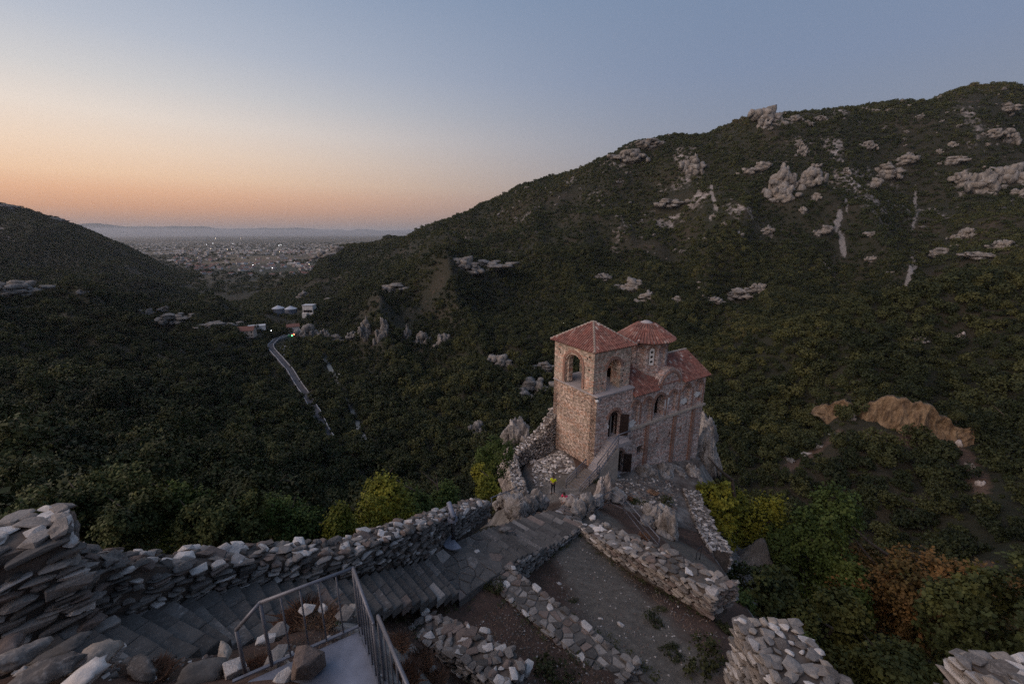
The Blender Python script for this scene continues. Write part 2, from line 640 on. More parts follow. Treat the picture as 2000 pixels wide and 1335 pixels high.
MAT['tile'] = mat_tile()


def mat_ground(name):
    """terrain skin: dry soil, scrub litter; attributes: rock (bare rock), scree, field"""
    M = NT(name)
    p = M.pos(1.0)
    n1 = M.noise(p, 0.02, 6, 0.6)
    n2 = M.noise(p, 0.35, 6, 0.65)
    soil = M.ramp(n1, [(0.30, (0.020, 0.024, 0.013)), (0.50, (0.030, 0.030, 0.018)), (0.66, (0.050, 0.042, 0.028)), (0.80, (0.080, 0.060, 0.044))])
    soil = M.mix(M.maprange(n2, 0.42, 0.7, 0.0, 0.7), soil, (0.035, 0.032, 0.022))
    rk = M.ramp(M.noise(p, 0.16, 7, 0.68), [(0.30, (0.10, 0.088, 0.08)), (0.50, (0.26, 0.235, 0.22)), (0.68, (0.44, 0.41, 0.40))])
    ra = M.attr('rock').outputs['Fac']
    nn = M.noise(p, 0.09, 5, 0.65)
    rf = M.maprange(M.math('ADD', ra, M.math('MULTIPLY', M.math('SUBTRACT', nn, 0.5), 0.9)), 0.45, 0.62)
    c = M.mix(rf, soil, rk)
    sf = M.maprange(M.math('ADD', M.attr('scree').outputs['Fac'], M.math('MULTIPLY', M.math("SUBTRACT", M.noise(p, 0.25, 5, 0.7), 0.5), 1.3)), 0.42, 0.62)
    c = M.mix(sf, c, M.ramp(M.noise(p, 0.8, 4, 0.7), [(0.3, (0.15, 0.14, 0.13)), (0.7, (0.29, 0.27, 0.26))]))
    of = M.attr('ochre').outputs['Fac']
    c = M.mix(M.maprange(M.math('ADD', of, M.math('MULTIPLY', M.math("SUBTRACT", M.noise(p, 0.13, 5, 0.7), 0.5), 1.3)), 0.40, 0.75), c,
              M.ramp(M.noise(p, 0.4, 5, 0.7), [(0.3, (0.075, 0.050, 0.036)), (0.7, (0.14, 0.095, 0.07))]))
    # fields of the plain
    fp = M.pos((0.0022, 0.0011, 0.0))
    vo = M.voro(fp, 1.0, 'F1', 0.8)
    sp = M.n('ShaderNodeSeparateColor')
    M.L.new(vo.outputs['Color'], sp.inputs[0])
    fld = M.ramp(sp.outputs[0], [(0.0, (0.05, 0.055, 0.035)), (0.4, (0.085, 0.075, 0.05)), (0.7, (0.13, 0.105, 0.07)), (1.0, (0.17, 0.135, 0.085))])
    fld = M.mix(M.maprange(M.noise(p, 0.004, 5, 0.7), 0.46, 0.62), fld, (0.032, 0.038, 0.028))
    c = M.mix(M.maprange(M.attr('field').outputs['Fac'], 0.3, 0.7), c, fld)
    M.col(c)
    M.bump(M.math('ADD', n2, M.noise(p, 0.06, 5, 0.7)), 0.9, 1.5)
    return M.m


MAT['ground'] = mat_ground('hillside_soil')


def mat_yard():
    M = NT('trodden_earth')
    p = M.pos(1.0)
    n1 = M.noise(p, 0.45, 6, 0.6)
    n2 = M.noise(p, 3.5, 6, 0.7)
    n3 = M.noise(p, 22.0, 3, 0.7)
    tr = M.attr('trod').outputs['Fac']
    brown = M.ramp(n1, [(0.28, (0.045, 0.031, 0.023)), (0.5, (0.095, 0.058, 0.044)), (0.72, (0.14, 0.086, 0.064))])
    brown = M.mix(M.maprange(n2, 0.46, 0.7, 0.0, 0.7), brown, (0.036, 0.032, 0.022))
    grey = M.ramp(M.math('ADD', M.math('MULTIPLY', n2, .6), M.math('MULTIPLY', n3, .4)), [(0.32, (0.075, 0.065, 0.054)), (0.5, (0.125, 0.11, 0.093)), (0.66, (0.19, 0.17, 0.145))])
    f = M.maprange(M.math('ADD', tr, M.math('MULTIPLY', M.math('SUBTRACT', n1, 0.5), 0.9)), 0.30, 0.68)
    c = M.mix(f, brown, grey)
    cl = M.attr('cliff').outputs['Fac']
    rk = M.ramp(M.noise(M.pos((1, 1, 0.5)), 0.8, 7, 0.7), [(0.30, (0.08, 0.07, 0.06)), (0.5, (0.19, 0.172, 0.155)), (0.68, (0.38, 0.35, 0.32))])
    c = M.mix(M.maprange(M.math('ADD', cl, M.math('MULTIPLY', M.math('SUBTRACT', n1, 0.5), 0.7)), 0.4, 0.62), c, rk)
    c = M.mix(M.maprange(n3, 0.66, 0.72, 0.0, 0.7), c, (0.24, 0.22, 0.20))
    M.col(c)
    M.bump(M.math('ADD', M.math('MULTIPLY', n2, 1.0), M.math('MULTIPLY', n3, 0.3)), 0.7, 0.08)
    return M.m


MAT['yard'] = mat_yard()

# ------------------------------------------------------------------ terrain: hills lofted through crest and valley lines
def azpx(px):
    return math.atan((px - 1000.0) / (FPX / CT))


def fline(pts):
    """points: (px, py, Y) on the photo, or ('w', px, Y, z), or ('a', degrees, r, z) -> az, log r, z"""
    A = []
    for p in pts:
        if p[0] == 'w':
            az = azpx(p[1])
            A.append((az, math.log(p[2] / math.cos(az)), p[3]))
        elif p[0] == 'a':
            A.append((math.radians(p[1]), math.log(p[2]), p[3]))
        else:
            q = GY(*p)
            A.append((math.atan2(q[0], q[1]), math.log(math.hypot(q[0], q[1])), q[2]))
    A.sort()
    A = np.array(A)
    return A[:, 0], A[:, 1], A[:, 2]


PLAIN = -136.0
L_B = fline([('a', -105, 14, -10), ('a', -85, 13, -10.5), ('a', -60, 14, -11.5), ('a', -43, 15, -12.5), ('a', -20, 18, -17), ('a', -9, 23, -21), ('a', -3, 27, -24.5),
             ('a', 0.6, 32, -27), ('a', 3, 41, -29), ('a', 6, 47, -30), ('a', 8.5, 52, -31), ('a', 14, 56, -33), ('a', 21, 58, -34), ('a', 26, 53, -35),
             ('a', 28, 47, -34), ('a', 30, 41, -32.5), ('a', 33, 32, -30), ('a', 36, 25, -27.5), ('a', 42, 19, -24), ('a', 50, 16, -22), ('a', 70, 14.5, -18), ('a', 105, 14, -16)])
L_A = (L_B[0], L_B[1] + math.log(0.45), L_B[2] - 14)
L_C = fline([('a', -105, 110, -52), ('a', -75, 120, -54), (0, 920, 78), (100, 930, 80), (300, 940, 90), (500, 930, 112), (640, 925, 145), (730, 920, 165), (850, 900, 175),
             (950, 860, 185), ('a', 8, 150, -97), ('a', 15, 140, -92), ('a', 22, 125, -86), (1400, 930, 115), (1560, 960, 105), (1700, 1020, 90), (1850, 1080, 75),
             (2000, 1130, 60), ('a', 75, 60, -45), ('a', 105, 50, -36)])
L_K = fline([('a', -105, 230, -62), ('a', -75, 230, -64), (0, 780, 150), (200, 800, 150), (400, 810, 165), (520, 815, 190), (610, 825, 210), (700, 800, 245), (850, 800, 235),
             (950, 780, 240), (1100, 780, 240), (1250, 780, 215), (1400, 800, 165), (1560, 850, 145), (1650, 800, 140), (1750, 795, 138), (1850, 812, 135), (2000, 850, 115),
             ('a', 65, 160, -50), ('a', 105, 140, -35)])
L_D = fline([('a', -105, 440, -50), ('a', -75, 450, -60), (0, 640, 285), (200, 660, 285), (400, 680, 310), (530, 690, 372), (640, 740, 305), (760, 690, 330),
             (900, 660, 330), (1000, 640, 330), (1100, 640, 320), (1250, 680, 280), (1330, 692, 230), (1480, 640, 230), (1640, 600, 225), (1800, 570, 220), (2000, 530, 215),
             ('a', 60, 340, -10), ('a', 75, 320, 5), ('a', 105, 300, 10)])
L_E = fline([('a', -105, 800, -45), ('a', -75, 760, -70), (0, 600, 420), (200, 605, 420), (330, 632, 430), (500, 650, 440), (560, 620, 560), (640, 640, 430), (760, 640, 400),
             (900, 600, 420), (1000, 600, 420), (1100, 590, 430), ('w', 1250, 350, -84), ('w', 1350, 320, -86), ('w', 1480, 315, -80), ('w', 1640, 310, -68), ('w', 1800, 305, -58),
             ('w', 2000, 300, -44), ('a', 62, 520, -30), ('a', 105, 450, -20)])
L_F = fline([('a', -105, 1100, -20), ('a', -75, 1000, -55), (0, 552, 620), (90, 575, 600), (300, 600, 560), (400, 600, 560), (480, 640, 500), (560, 600, 680), (620, 590, 640),
             (680, 585, 560), (760, 560, 540), (880, 506, 560), (1000, 530, 560), (1150, 540, 540), (1300, 560, 500), (1450, 580, 430), (1650, 570, 420), (1800, 540, 420),
             (2000, 500, 420), ('a', 62, 760, 0), ('a', 105, 700, 10)])
L_G = fline([('a', -105, 1500, 20), ('a', -75, 1400, -20), (0, 500, 850), (100, 510, 850), (250, 540, 850), (350, 568, 850), (450, 578, 900), (560, 560, 950), (640, 535, 900),
             (700, 520, 850), (760, 510, 800), (880, 480, 800), (1000, 450, 760), (1150, 430, 720), (1300, 400, 680), (1450, 380, 640), (1650, 380, 620), (1800, 380, 620),
             (2000, 380, 620), ('a', 62, 1150, 70), ('a', 105, 1100, 60)])
L_H = fline([('a', -105, 2300, 140), ('a', -75, 2200, 130), ('a', -60, 2100, 110), (0, 392, 1200), (100, 424, 1250), (200, 461, 1300), (280, 498, 1350), (350, 530, 1400), ('w', 430, 1450, -133), ('w', 520, 1500, PLAIN),
             ('w', 590, 1500, PLAIN), (640, 502, 1500), (680, 482, 1450), (720, 478, 1400), (780, 468, 1300), (860, 443, 1150), (960, 393, 1050), (1060, 350, 950), (1140, 327, 930),
             (1250, 276, 900), (1330, 268, 880), (1440, 246, 850), (1490, 230, 830), (1530, 230, 830), (1600, 230, 830), (1700, 217, 830), (1800, 210, 820), (1900, 184, 810),
             (1960, 176, 800), (2000, 180, 800), (2100, 200, 790), ('a', 65, 1700, 190), ('a', 105, 1700, 150)])
_hz = L_H[2]
L_I = (L_H[0], L_H[1] + math.log(1.5), np.maximum(PLAIN, _hz - 150))
L_J = (L_H[0], np.full_like(_hz, math.log(4200.0)), np.where(L_H[0] > 0.1, PLAIN, PLAIN))
L_Z = (L_H[0], np.full_like(_hz, math.log(60000.0)), np.full_like(_hz, -150.0))
LINES = [L_A, L_B, L_C, L_K, L_D, L_E, L_F, L_G, L_H, L_I, L_J, L_Z]

AZ0, AZ1, DAZ = math.radians(-104), math.radians(104), math.radians(0.30)
AZS = np.arange(AZ0, AZ1, DAZ)
LR0, LR1, DLR = math.log(9.0), math.log(55000.0), 0.021
LRS = np.arange(LR0, LR1, DLR)


def build_terrain_grid():
    lr = np.array([pchip(l[0], l[1], AZS) for l in LINES])
    zz = np.array([pchip(l[0], l[2], AZS) for l in LINES])
    for k in range(1, len(lr)):
        lr[k] = np.maximum(lr[k], lr[k - 1] + 0.06)
    Z = np.zeros((len(AZS), len(LRS)))
    for i in range(len(AZS)):
        Z[i] = pchip(lr[:, i], zz[:, i], LRS)
    R = np.exp(LRS)[None, :]
    X = np.sin(AZS)[:, None] * R
    Y = np.cos(AZS)[:, None] * R
    hH = lr[8][:, None]
    lrg = LRS[None, :] + 0 * X
    amp = np.clip((Z - PLAIN) / 45.0, 0.0, 1.0) * np.clip((lrg - math.log(60)) / 0.8, 0.08, 1.0)
    crest = 0.35 + 0.65 * np.clip(np.abs(lrg - hH) / 0.25, 0, 1)
    amp = amp * crest
    far = np.clip((R - 200) / 500.0, 0, 1)
    n = fbm(X / 190, Y / 190, 3, 3) * 34 * far + fbm(X / 60, Y / 60, 3, 11) * 15 * (0.35 + 0.65 * far) + fbm(X / 17, Y / 17, 3, 23) * 5.0 * (0.5 + 0.5 * far)
    rid = 1 - 2 * np.abs(fbm(X / 120 + 0.3 * Y / 120, Y / 260, 3, 31))
    n = n + (rid - 0.6) * 16 * far
    gul = fbm(AZS[:, None] * 6.5 + .9 * lrg, lrg * 2.1, 2, 131)
    gul = 0.2 - np.abs(gul)
    n = n + gul * np.clip((R - 90) / 500, 0, 1) * 85 * np.clip(lrg - math.log(90), 0, 1.6) / 1.6
    Z = Z + n * amp
    Z = Z + np.where(Z < PLAIN + 30, fbm(X / 300, Y / 300, 3, 5) * 3, 0)
    return X, Y, Z


TX, TY, TZ = build_terrain_grid()


def terrain_z(x, y):
    az = np.arctan2(x, y)
    l = np.log(np.maximum(np.hypot(x, y), 9.01))
    fi = np.clip((az - AZ0) / DAZ, 0, len(AZS) - 1.001)
    fj = np.clip((l - LR0) / DLR, 0, len(LRS) - 1.001)
    i, j = fi.astype(int), fj.astype(int)
    a, b = fi - i, fj - j
    return (TZ[i, j] * (1 - a) + TZ[i + 1, j] * a) * (1 - b) + (TZ[i, j + 1] * (1 - a) + TZ[i + 1, j + 1] * a) * b


def hit(px, py, rmin=70.0, rmax=20000.0):
    """first place where the line of sight through a photo point meets the hills"""
    d = ray(px, py)
    h = math.hypot(d[0], d[1])
    rs = np.exp(np.arange(math.log(rmin), math.log(rmax), 0.004))
    x, y, z = d[0] / h * rs, d[1] / h * rs, d[2] / h * rs
    t = terrain_z(x, y)
    k = np.nonzero(t >= z)[0]
    if len(k) == 0:
        return None
    k = k[0]
    return np.array([x[k], y[k], t[k]])


SCREE = [[(1640, 420), (1632, 440), (1645, 470), (1648, 500)], [(1650, 385), (1655, 410)], [(1790, 378), (1790, 420), (1783, 450)], [(1783, 490), (1785, 520), (1775, 545), (1768, 560)],
         [(1388, 362), (1392, 390), (1400, 412)], [(1610, 520), (1625, 535), (1640, 560), (1655, 575)], [(1384, 425), (1392, 432)], [(1440, 450), (1445, 462)], [(1212, 378), (1222, 388)]]
SCREE_W = [2.6, 1.4, 1.6, 1.7, 1.7, 1.6, 1.3, 1.3, 1.3]
OCHRE = [([(1880, 880), (1900, 920), (1918, 960)], 1.6), ([(1915, 1100), (1930, 1140)], 1.0), ([(1690, 850), (1760, 862), (1840, 862)], 2.2), ([(1520, 925), (1580, 888), (1640, 845)], 1.3)]
# bare brown slopes
BARE = [([(862, 548), (832, 590), (765, 618)], 13), ([(430, 598), (520, 616), (570, 630)], 12), ([(720, 600), (760, 610)], 12), ([(780, 490), (830, 470)], 14), ([(600, 560), (660, 545)], 12),
        ([(1080, 400), (1120, 380)], 12), ([(1300, 400), (1340, 380)], 10), ([(240, 520), (300, 545)], 12), ([(1900, 200), (1960, 210)], 12), ([(1250, 480), (1300, 500)], 10)]


def near_lines(x, y, lines, widths):
    out = np.zeros_like(x)
    for ln, w in zip(lines, widths):
        P = [p for p in (hit(*q) for q in ln) if p is not None]
        for a, b in zip(P[:-1], P[1:]):
            dx, dy = b[0] - a[0], b[1] - a[1]
            L2 = dx * dx + dy * dy + 1e-9
            if L2 > 90000:
                continue
            t = np.clip(((x - a[0]) * dx + (y - a[1]) * dy) / L2, 0, 1)
            d = np.hypot(x - a[0] - t * dx, y - a[1] - t * dy)
            out = np.maximum(out, np.clip(1.25 - d / w * 0.6, 0, 1))
    return out


def masks(x, y):
    return (near_lines(x, y, SCREE, SCREE_W), near_lines(x, y, [o[0] for o in OCHRE], [o[1] for o in OCHRE]),
            near_lines(x, y, [o[0] for o in BARE], [o[1] for o in BARE]))


def rock_mask(x, y, z):
    r = np.hypot(x, y)
    m = 0.06 + 0.45 * fbm(x / 70, y / 70, 3, 41) + 0.35 * fbm(x / 22, y / 22, 2, 47)
    m = m + np.clip((z + 40) / 260, 0, 0.20)
    m = np.where((r < 330) | (z < -95), m - 0.35, m)
    return np.clip(m, 0, 1)


def build_terrain():
    na, nr = TX.shape
    V = np.stack([TX, TY, TZ], -1).reshape(-1, 3)
    idx = np.arange(na * nr).reshape(na, nr)
    F4 = np.stack([idx[:-1, :-1], idx[1:, :-1], idx[1:, 1:], idx[:-1, 1:]], -1).reshape(-1, 4)[:, ::-1]
    me = np_mesh('hills', V, F4, MAT['ground'], True)
    x, y, z = V[:, 0], V[:, 1], V[:, 2]
    sc, oc, ba = masks(x, y)
    rk = rock_mask(x, y, z)
    rk = np.where(ba > 0.3, 0, rk)
    fld = np.clip((np.hypot(x, y) - 1300) / 200, 0, 1) * np.clip((PLAIN + 14 - z) / 8, 0, 1)
    for nme, val in (('rock', rk), ('scree', sc), ('ochre', np.maximum(oc, ba * 0.40)), ('field', fld)):
        a = me.attributes.new(nme, 'FLOAT', 'POINT')
        a.data.foreach_set('value', val.astype(np.float32))
    o = link_mesh('hills', me)
    tag(o, 'dry scrub covered hills and plain around the valley', kind='structure')
    return o


build_terrain()

# far mountains across the plain
def far_mountains():
    az = np.arange(math.radians(-70), math.radians(40), math.radians(0.15))
    h = 1.25 * (620 + 300 * fbm(az * 14, az * 0, 5, 77) + 260 * fbm(az * 4, az * 0 + 3, 2, 79))
    rows = [(38000, 0.0), (42000, 0.55), (46000, 1.0), (52000, 0.4)]
    V = []
    for k, (r, f) in enumerate(rows):
        rr = r + 900 * fbm(az * 20, az * 0 + k, 3, 81)
        V.append(np.stack([np.sin(az) * rr, np.cos(az) * rr, -150 + f * h], -1))
    V = np.array(V)
    n = len(az)
    idx = np.arange(len(rows) * n).reshape(len(rows), n)
    F4 = np.stack([idx[:-1, :-1], idx[:-1, 1:], idx[1:, 1:], idx[1:, :-1]], -1).reshape(-1, 4)
    me = np_mesh('far_mountains', V.reshape(-1, 3), F4, mat_plain('far_hill_soil', (0.07, 0.07, 0.055), 0.95, 0, 0.3, 0.001), True)
    tag(link_mesh('far_mountains', me), 'long low mountain range on the far side of the plain', kind='structure')


far_mountains()

# ------------------------------------------------------------------ the fortress spur: plateau heights through known points (thin plate spline)
CH_C = (7.617, 34.518)
CH_A, CH_B = math.radians(32.19), math.radians(123.3)
UX, UY = math.cos(CH_A), math.sin(CH_A)
VX, VY = math.cos(CH_B), math.sin(CH_B)


def CP(u, v, z):                      # church metres: u along the long wall, v across, z
    return (CH_C[0] + u * UX + v * VX, CH_C[1] + u * UY + v * VY, z)


SPUR_PTS = [G(*q) for q in [
    (30, 1325, 6.1), (150, 1325, 6.25), (300, 1335, 6.5), (430, 1325, 6.75), (560, 1290, 7.0), (650, 1290, 6.9), (480, 1260, 8.3), (520, 1225, 8.9), (740, 1335, 8.2), (610, 1215, 7.8), (690, 1230, 8.3),
    (100, 1262, 7.4), (230, 1240, 8.1), (330, 1215, 8.7), (330, 1260, 8.5), (450, 1190, 9.3), (570, 1165, 10.1), (700, 1160, 11.1), (800, 1140, 12.2), (900, 1115, 13.2), (960, 1080, 14.2), (1040, 1040, 15.8), (1100, 1010, 17.6),
    (740, 1222, 10.9), (835, 1203, 12.0), (895, 1180, 12.7), (860, 1330, 11.0), (850, 1250, 11.8), (1000, 1250, 12.4), (1100, 1320, 12.2), (960, 1165, 13.0),
    (1045, 1125, 14.5), (1133, 1045, 16.3), (1300, 1300, 13.0), (1200, 1200, 13.9), (1382, 1205, 14.0), (1250, 1120, 15.3), (1420, 1260, 13.6),
    (1150, 1005, 18.2), (1105, 985, 18.9), (1080, 962, 21.75), (1060, 930, 21.9), (1040, 900, 21.9), (1110, 950, 21.9), (1210, 928, 22.95), (1260, 932, 23.4), (1310, 925, 24.2),
    (1250, 985, 21.3), (1300, 1040, 20.8), (1360, 1090, 19.3), (1345, 965, 24.6), (1440, 1330, 12.5)]]
SPUR_PTS += [np.array(p) for p in [
    (0, 0.3, -1.75), (-3, 0.3, -2.0), (3, 0.3, -2.0), (0, -4, -1.7), (-8, -3, -2.6), (7, -3, -4), (0, 2.4, -4.6), (-3, 2.4, -4.4), (3, 2.6, -6.5), (6, 2.0, -8.5), (9, 2.0, -9.5), (-7, 1.8, -5.0), (-11, 2, -7.0), (-9.5, 4.6, -8.0),
    (9.5, 8, -13.2), (9, 12, -15), (5, 6, -11.5),
    (-10, 6.5, -8.6), (-8.3, 9, -9.8), (-6.3, 12.0, -12.2), (-4.6, 15, -14.3), (-2.6, 19.5, -16.6), (-0.5, 24, -19.5), (0.7, 29, -23.2), (1.0, 34, -23.0), (2.5, 38.5, -23.0),
    CP(0, 0, -21.5), CP(0, 6.1, -22.0), CP(3, 3, -22.5), CP(8, 3, -23.2), CP(14, 3, -24.8), CP(16.5, 0, -25.2), CP(16.5, 6, -25.4), CP(8, 7.5, -24), CP(17.5, 3, -26), CP(3, 8, -23.5)]]


def tps_fit(P):
    P = np.array(P)
    n = len(P)
    d = np.hypot(P[:, None, 0] - P[None, :, 0], P[:, None, 1] - P[None, :, 1])
    K = np.where(d > 1e-9, d * d * np.log(d + 1e-12), 0) + np.eye(n) * 0.02
    Q = np.hstack([np.ones((n, 1)), P[:, :2]])
    A = np.zeros((n + 3, n + 3))
    A[:n, :n], A[:n, n:], A[n:, :n] = K, Q, Q.T
    w = np.linalg.solve(A, np.hstack([P[:, 2], np.zeros(3)]))

    def f(x, y):
        x, y = np.asarray(x, float), np.asarray(y, float)
        out = w[n] + w[n + 1] * x + w[n + 2] * y
        for i in range(n):
            dd = np.hypot(x - P[i, 0], y - P[i, 1])
            out = out + w[i] * np.where(dd > 1e-9, dd * dd * np.log(dd + 1e-12), 0)
        return out
    return f


SPUR_F = tps_fit(SPUR_PTS)
SPUR_POLY = [(-14, 1), (-11.2, 6.5), (-9.2, 9.8), (-7.2, 12.4), (-5.5, 15), (-3.4, 19.5), (-1.4, 23.5), (0.0, 29), (0.2, 33), (1.6, 38), (4.0, 42.5), (6.5, 46), (13, 50), (19, 50.5), (21.8, 46.5), (21.5, 42),
             (18.5, 36.5), (15.8, 31), (14, 25), (12.3, 19), (10.3, 13), (11, 9), (11, 4), (10, 0), (8, -6), (-12, -6)]


def poly_dist(x, y, poly):
    """distance outside a polygon (0 inside)"""
    inside = np.zeros(x.shape, bool)
    dm = np.full(x.shape, 1e9)
    n = len(poly)
    for i in range(n):
        (x0, y0), (x1, y1) = poly[i], poly[(i + 1) % n]
        dx, dy = x1 - x0, y1 - y0
        t = np.clip(((x - x0) * dx + (y - y0) * dy) / (dx * dx + dy * dy), 0, 1)
        dm = np.minimum(dm, np.hypot(x - x0 - t * dx, y - y0 - t * dy))
        c = ((y0 > y) != (y1 > y)) & (x < (x1 - x0) * (y - y0) / (y1 - y0 + 1e-12) + x0)
        inside ^= c
    return np.where(inside, 0.0, dm), inside, dm


def spur_z(x, y):
    x, y = np.asarray(x, float), np.asarray(y, float)
    d, ins, dm = poly_dist(x, y, SPUR_POLY)
    z = SPUR_F(x, y)
    z = np.clip(z, -27, -1.6)
    rough = np.clip((d + 0.3) / 2.0, 0.0, 1.0)
    nn = fbm(x / 3.2, y / 3.2, 4, 61)
    z = z - d * (1.35 + 1.2 * nn) + rough * nn * 1.6 + fbm(x / 1.3, y / 1.3, 3, 67) * 0.10
    return z


def build_spur():
    xs = np.arange(-24, 36, 0.28)
    ys = np.arange(-10, 64, 0.28)
    X, Y = np.meshgrid(xs, ys, indexing='ij')
    Z = spur_z(X, Y)
    d, ins, dm = poly_dist(X, Y, SPUR_POLY)
    V = np.stack([X, Y, Z], -1).reshape(-1, 3)
    na, nr = X.shape
    idx = np.arange(na * nr).reshape(na, nr)
    F4 = np.stack([idx[:-1, :-1], idx[1:, :-1], idx[1:, 1:], idx[:-1, 1:]], -1).reshape(-1, 4)
    keep = (d.reshape(-1)[F4].max(1) < 9.0)
    me = np_mesh('spur', V, F4[keep], MAT['yard'], True)
    x, y = V[:, 0], V[:, 1]
    # trodden strip in the walled court and the paths
    tr = np.zeros(len(V))
    for ln, w in (([G(1130, 1070, 15.9), G(1200, 1180, 14.1), G(1290, 1300, 13)], 1.6), ([G(1060, 955, 21.8), G(1120, 950, 21.8)], 2.2), ([G(1040, 1040, 15), G(1110, 1005, 17.5), G(1170, 1010, 18)], 1.6),
                  ([G(1330, 1060, 20), G(1380, 1110, 19)], 1.2)):
        for a, b in zip(ln[:-1], ln[1:]):
            dx, dy = b[0] - a[0], b[1] - a[1]
            t = np.clip(((x - a[0]) * dx + (y - a[1]) * dy) / (dx * dx + dy * dy), 0, 1)
            tr = np.maximum(tr, np.clip(1.3 - np.hypot(x - a[0] - t * dx, y - a[1] - t * dy) / w * 0.8, 0, 1))
    gx = np.gradient(Z, 0.28, axis=0)
    gy = np.gradient(Z, 0.28, axis=1)
    slope = np.hypot(gx, gy).reshape(-1)
    cl = np.clip((slope - 0.75) / 0.5, 0, 1)
    cl = np.maximum(cl, ((y > 27) & (x > 8.5)) * 0.55)
    cl = np.maximum(cl, ((y > 24) & (x < 6)) * 0.5)
    for nme, val in (('trod', tr), ('cliff', cl)):
        a = me.attributes.new(nme, 'FLOAT', 'POINT')
        a.data.foreach_set('value', val.astype(np.float32))
    o = link_mesh('rocky_ground', me)
    tag(o, 'earth and rock of the fortress spur', kind='structure')


build_spur()

# ------------------------------------------------------------------ the church
CH_L, CH_W = 16.36, 6.1
Z_LED, Z_BEL, Z_EAVE, Z_RIDGE, Z_STR = -14.1, -10.15, -14.95, -13.0, -18.45


def arch_loop(s0, s1, zb, zt, n=10):
    r = (s1 - s0) / 2
    h = min(r, (zt - zb) * 0.6)
    c = (s0 + s1) / 2
    pts = [(s0, zb), (s1, zb)]
    for i in range(n + 1):
        t = math.pi * i / n
        pts.append((c + r * math.cos(t), zt - h + h * math.sin(t)))
    return pts


def rect_loop(s0, s1, z0, z1):
    return [(s0, z0), (s1, z0), (s1, z1), (s0, z1)]


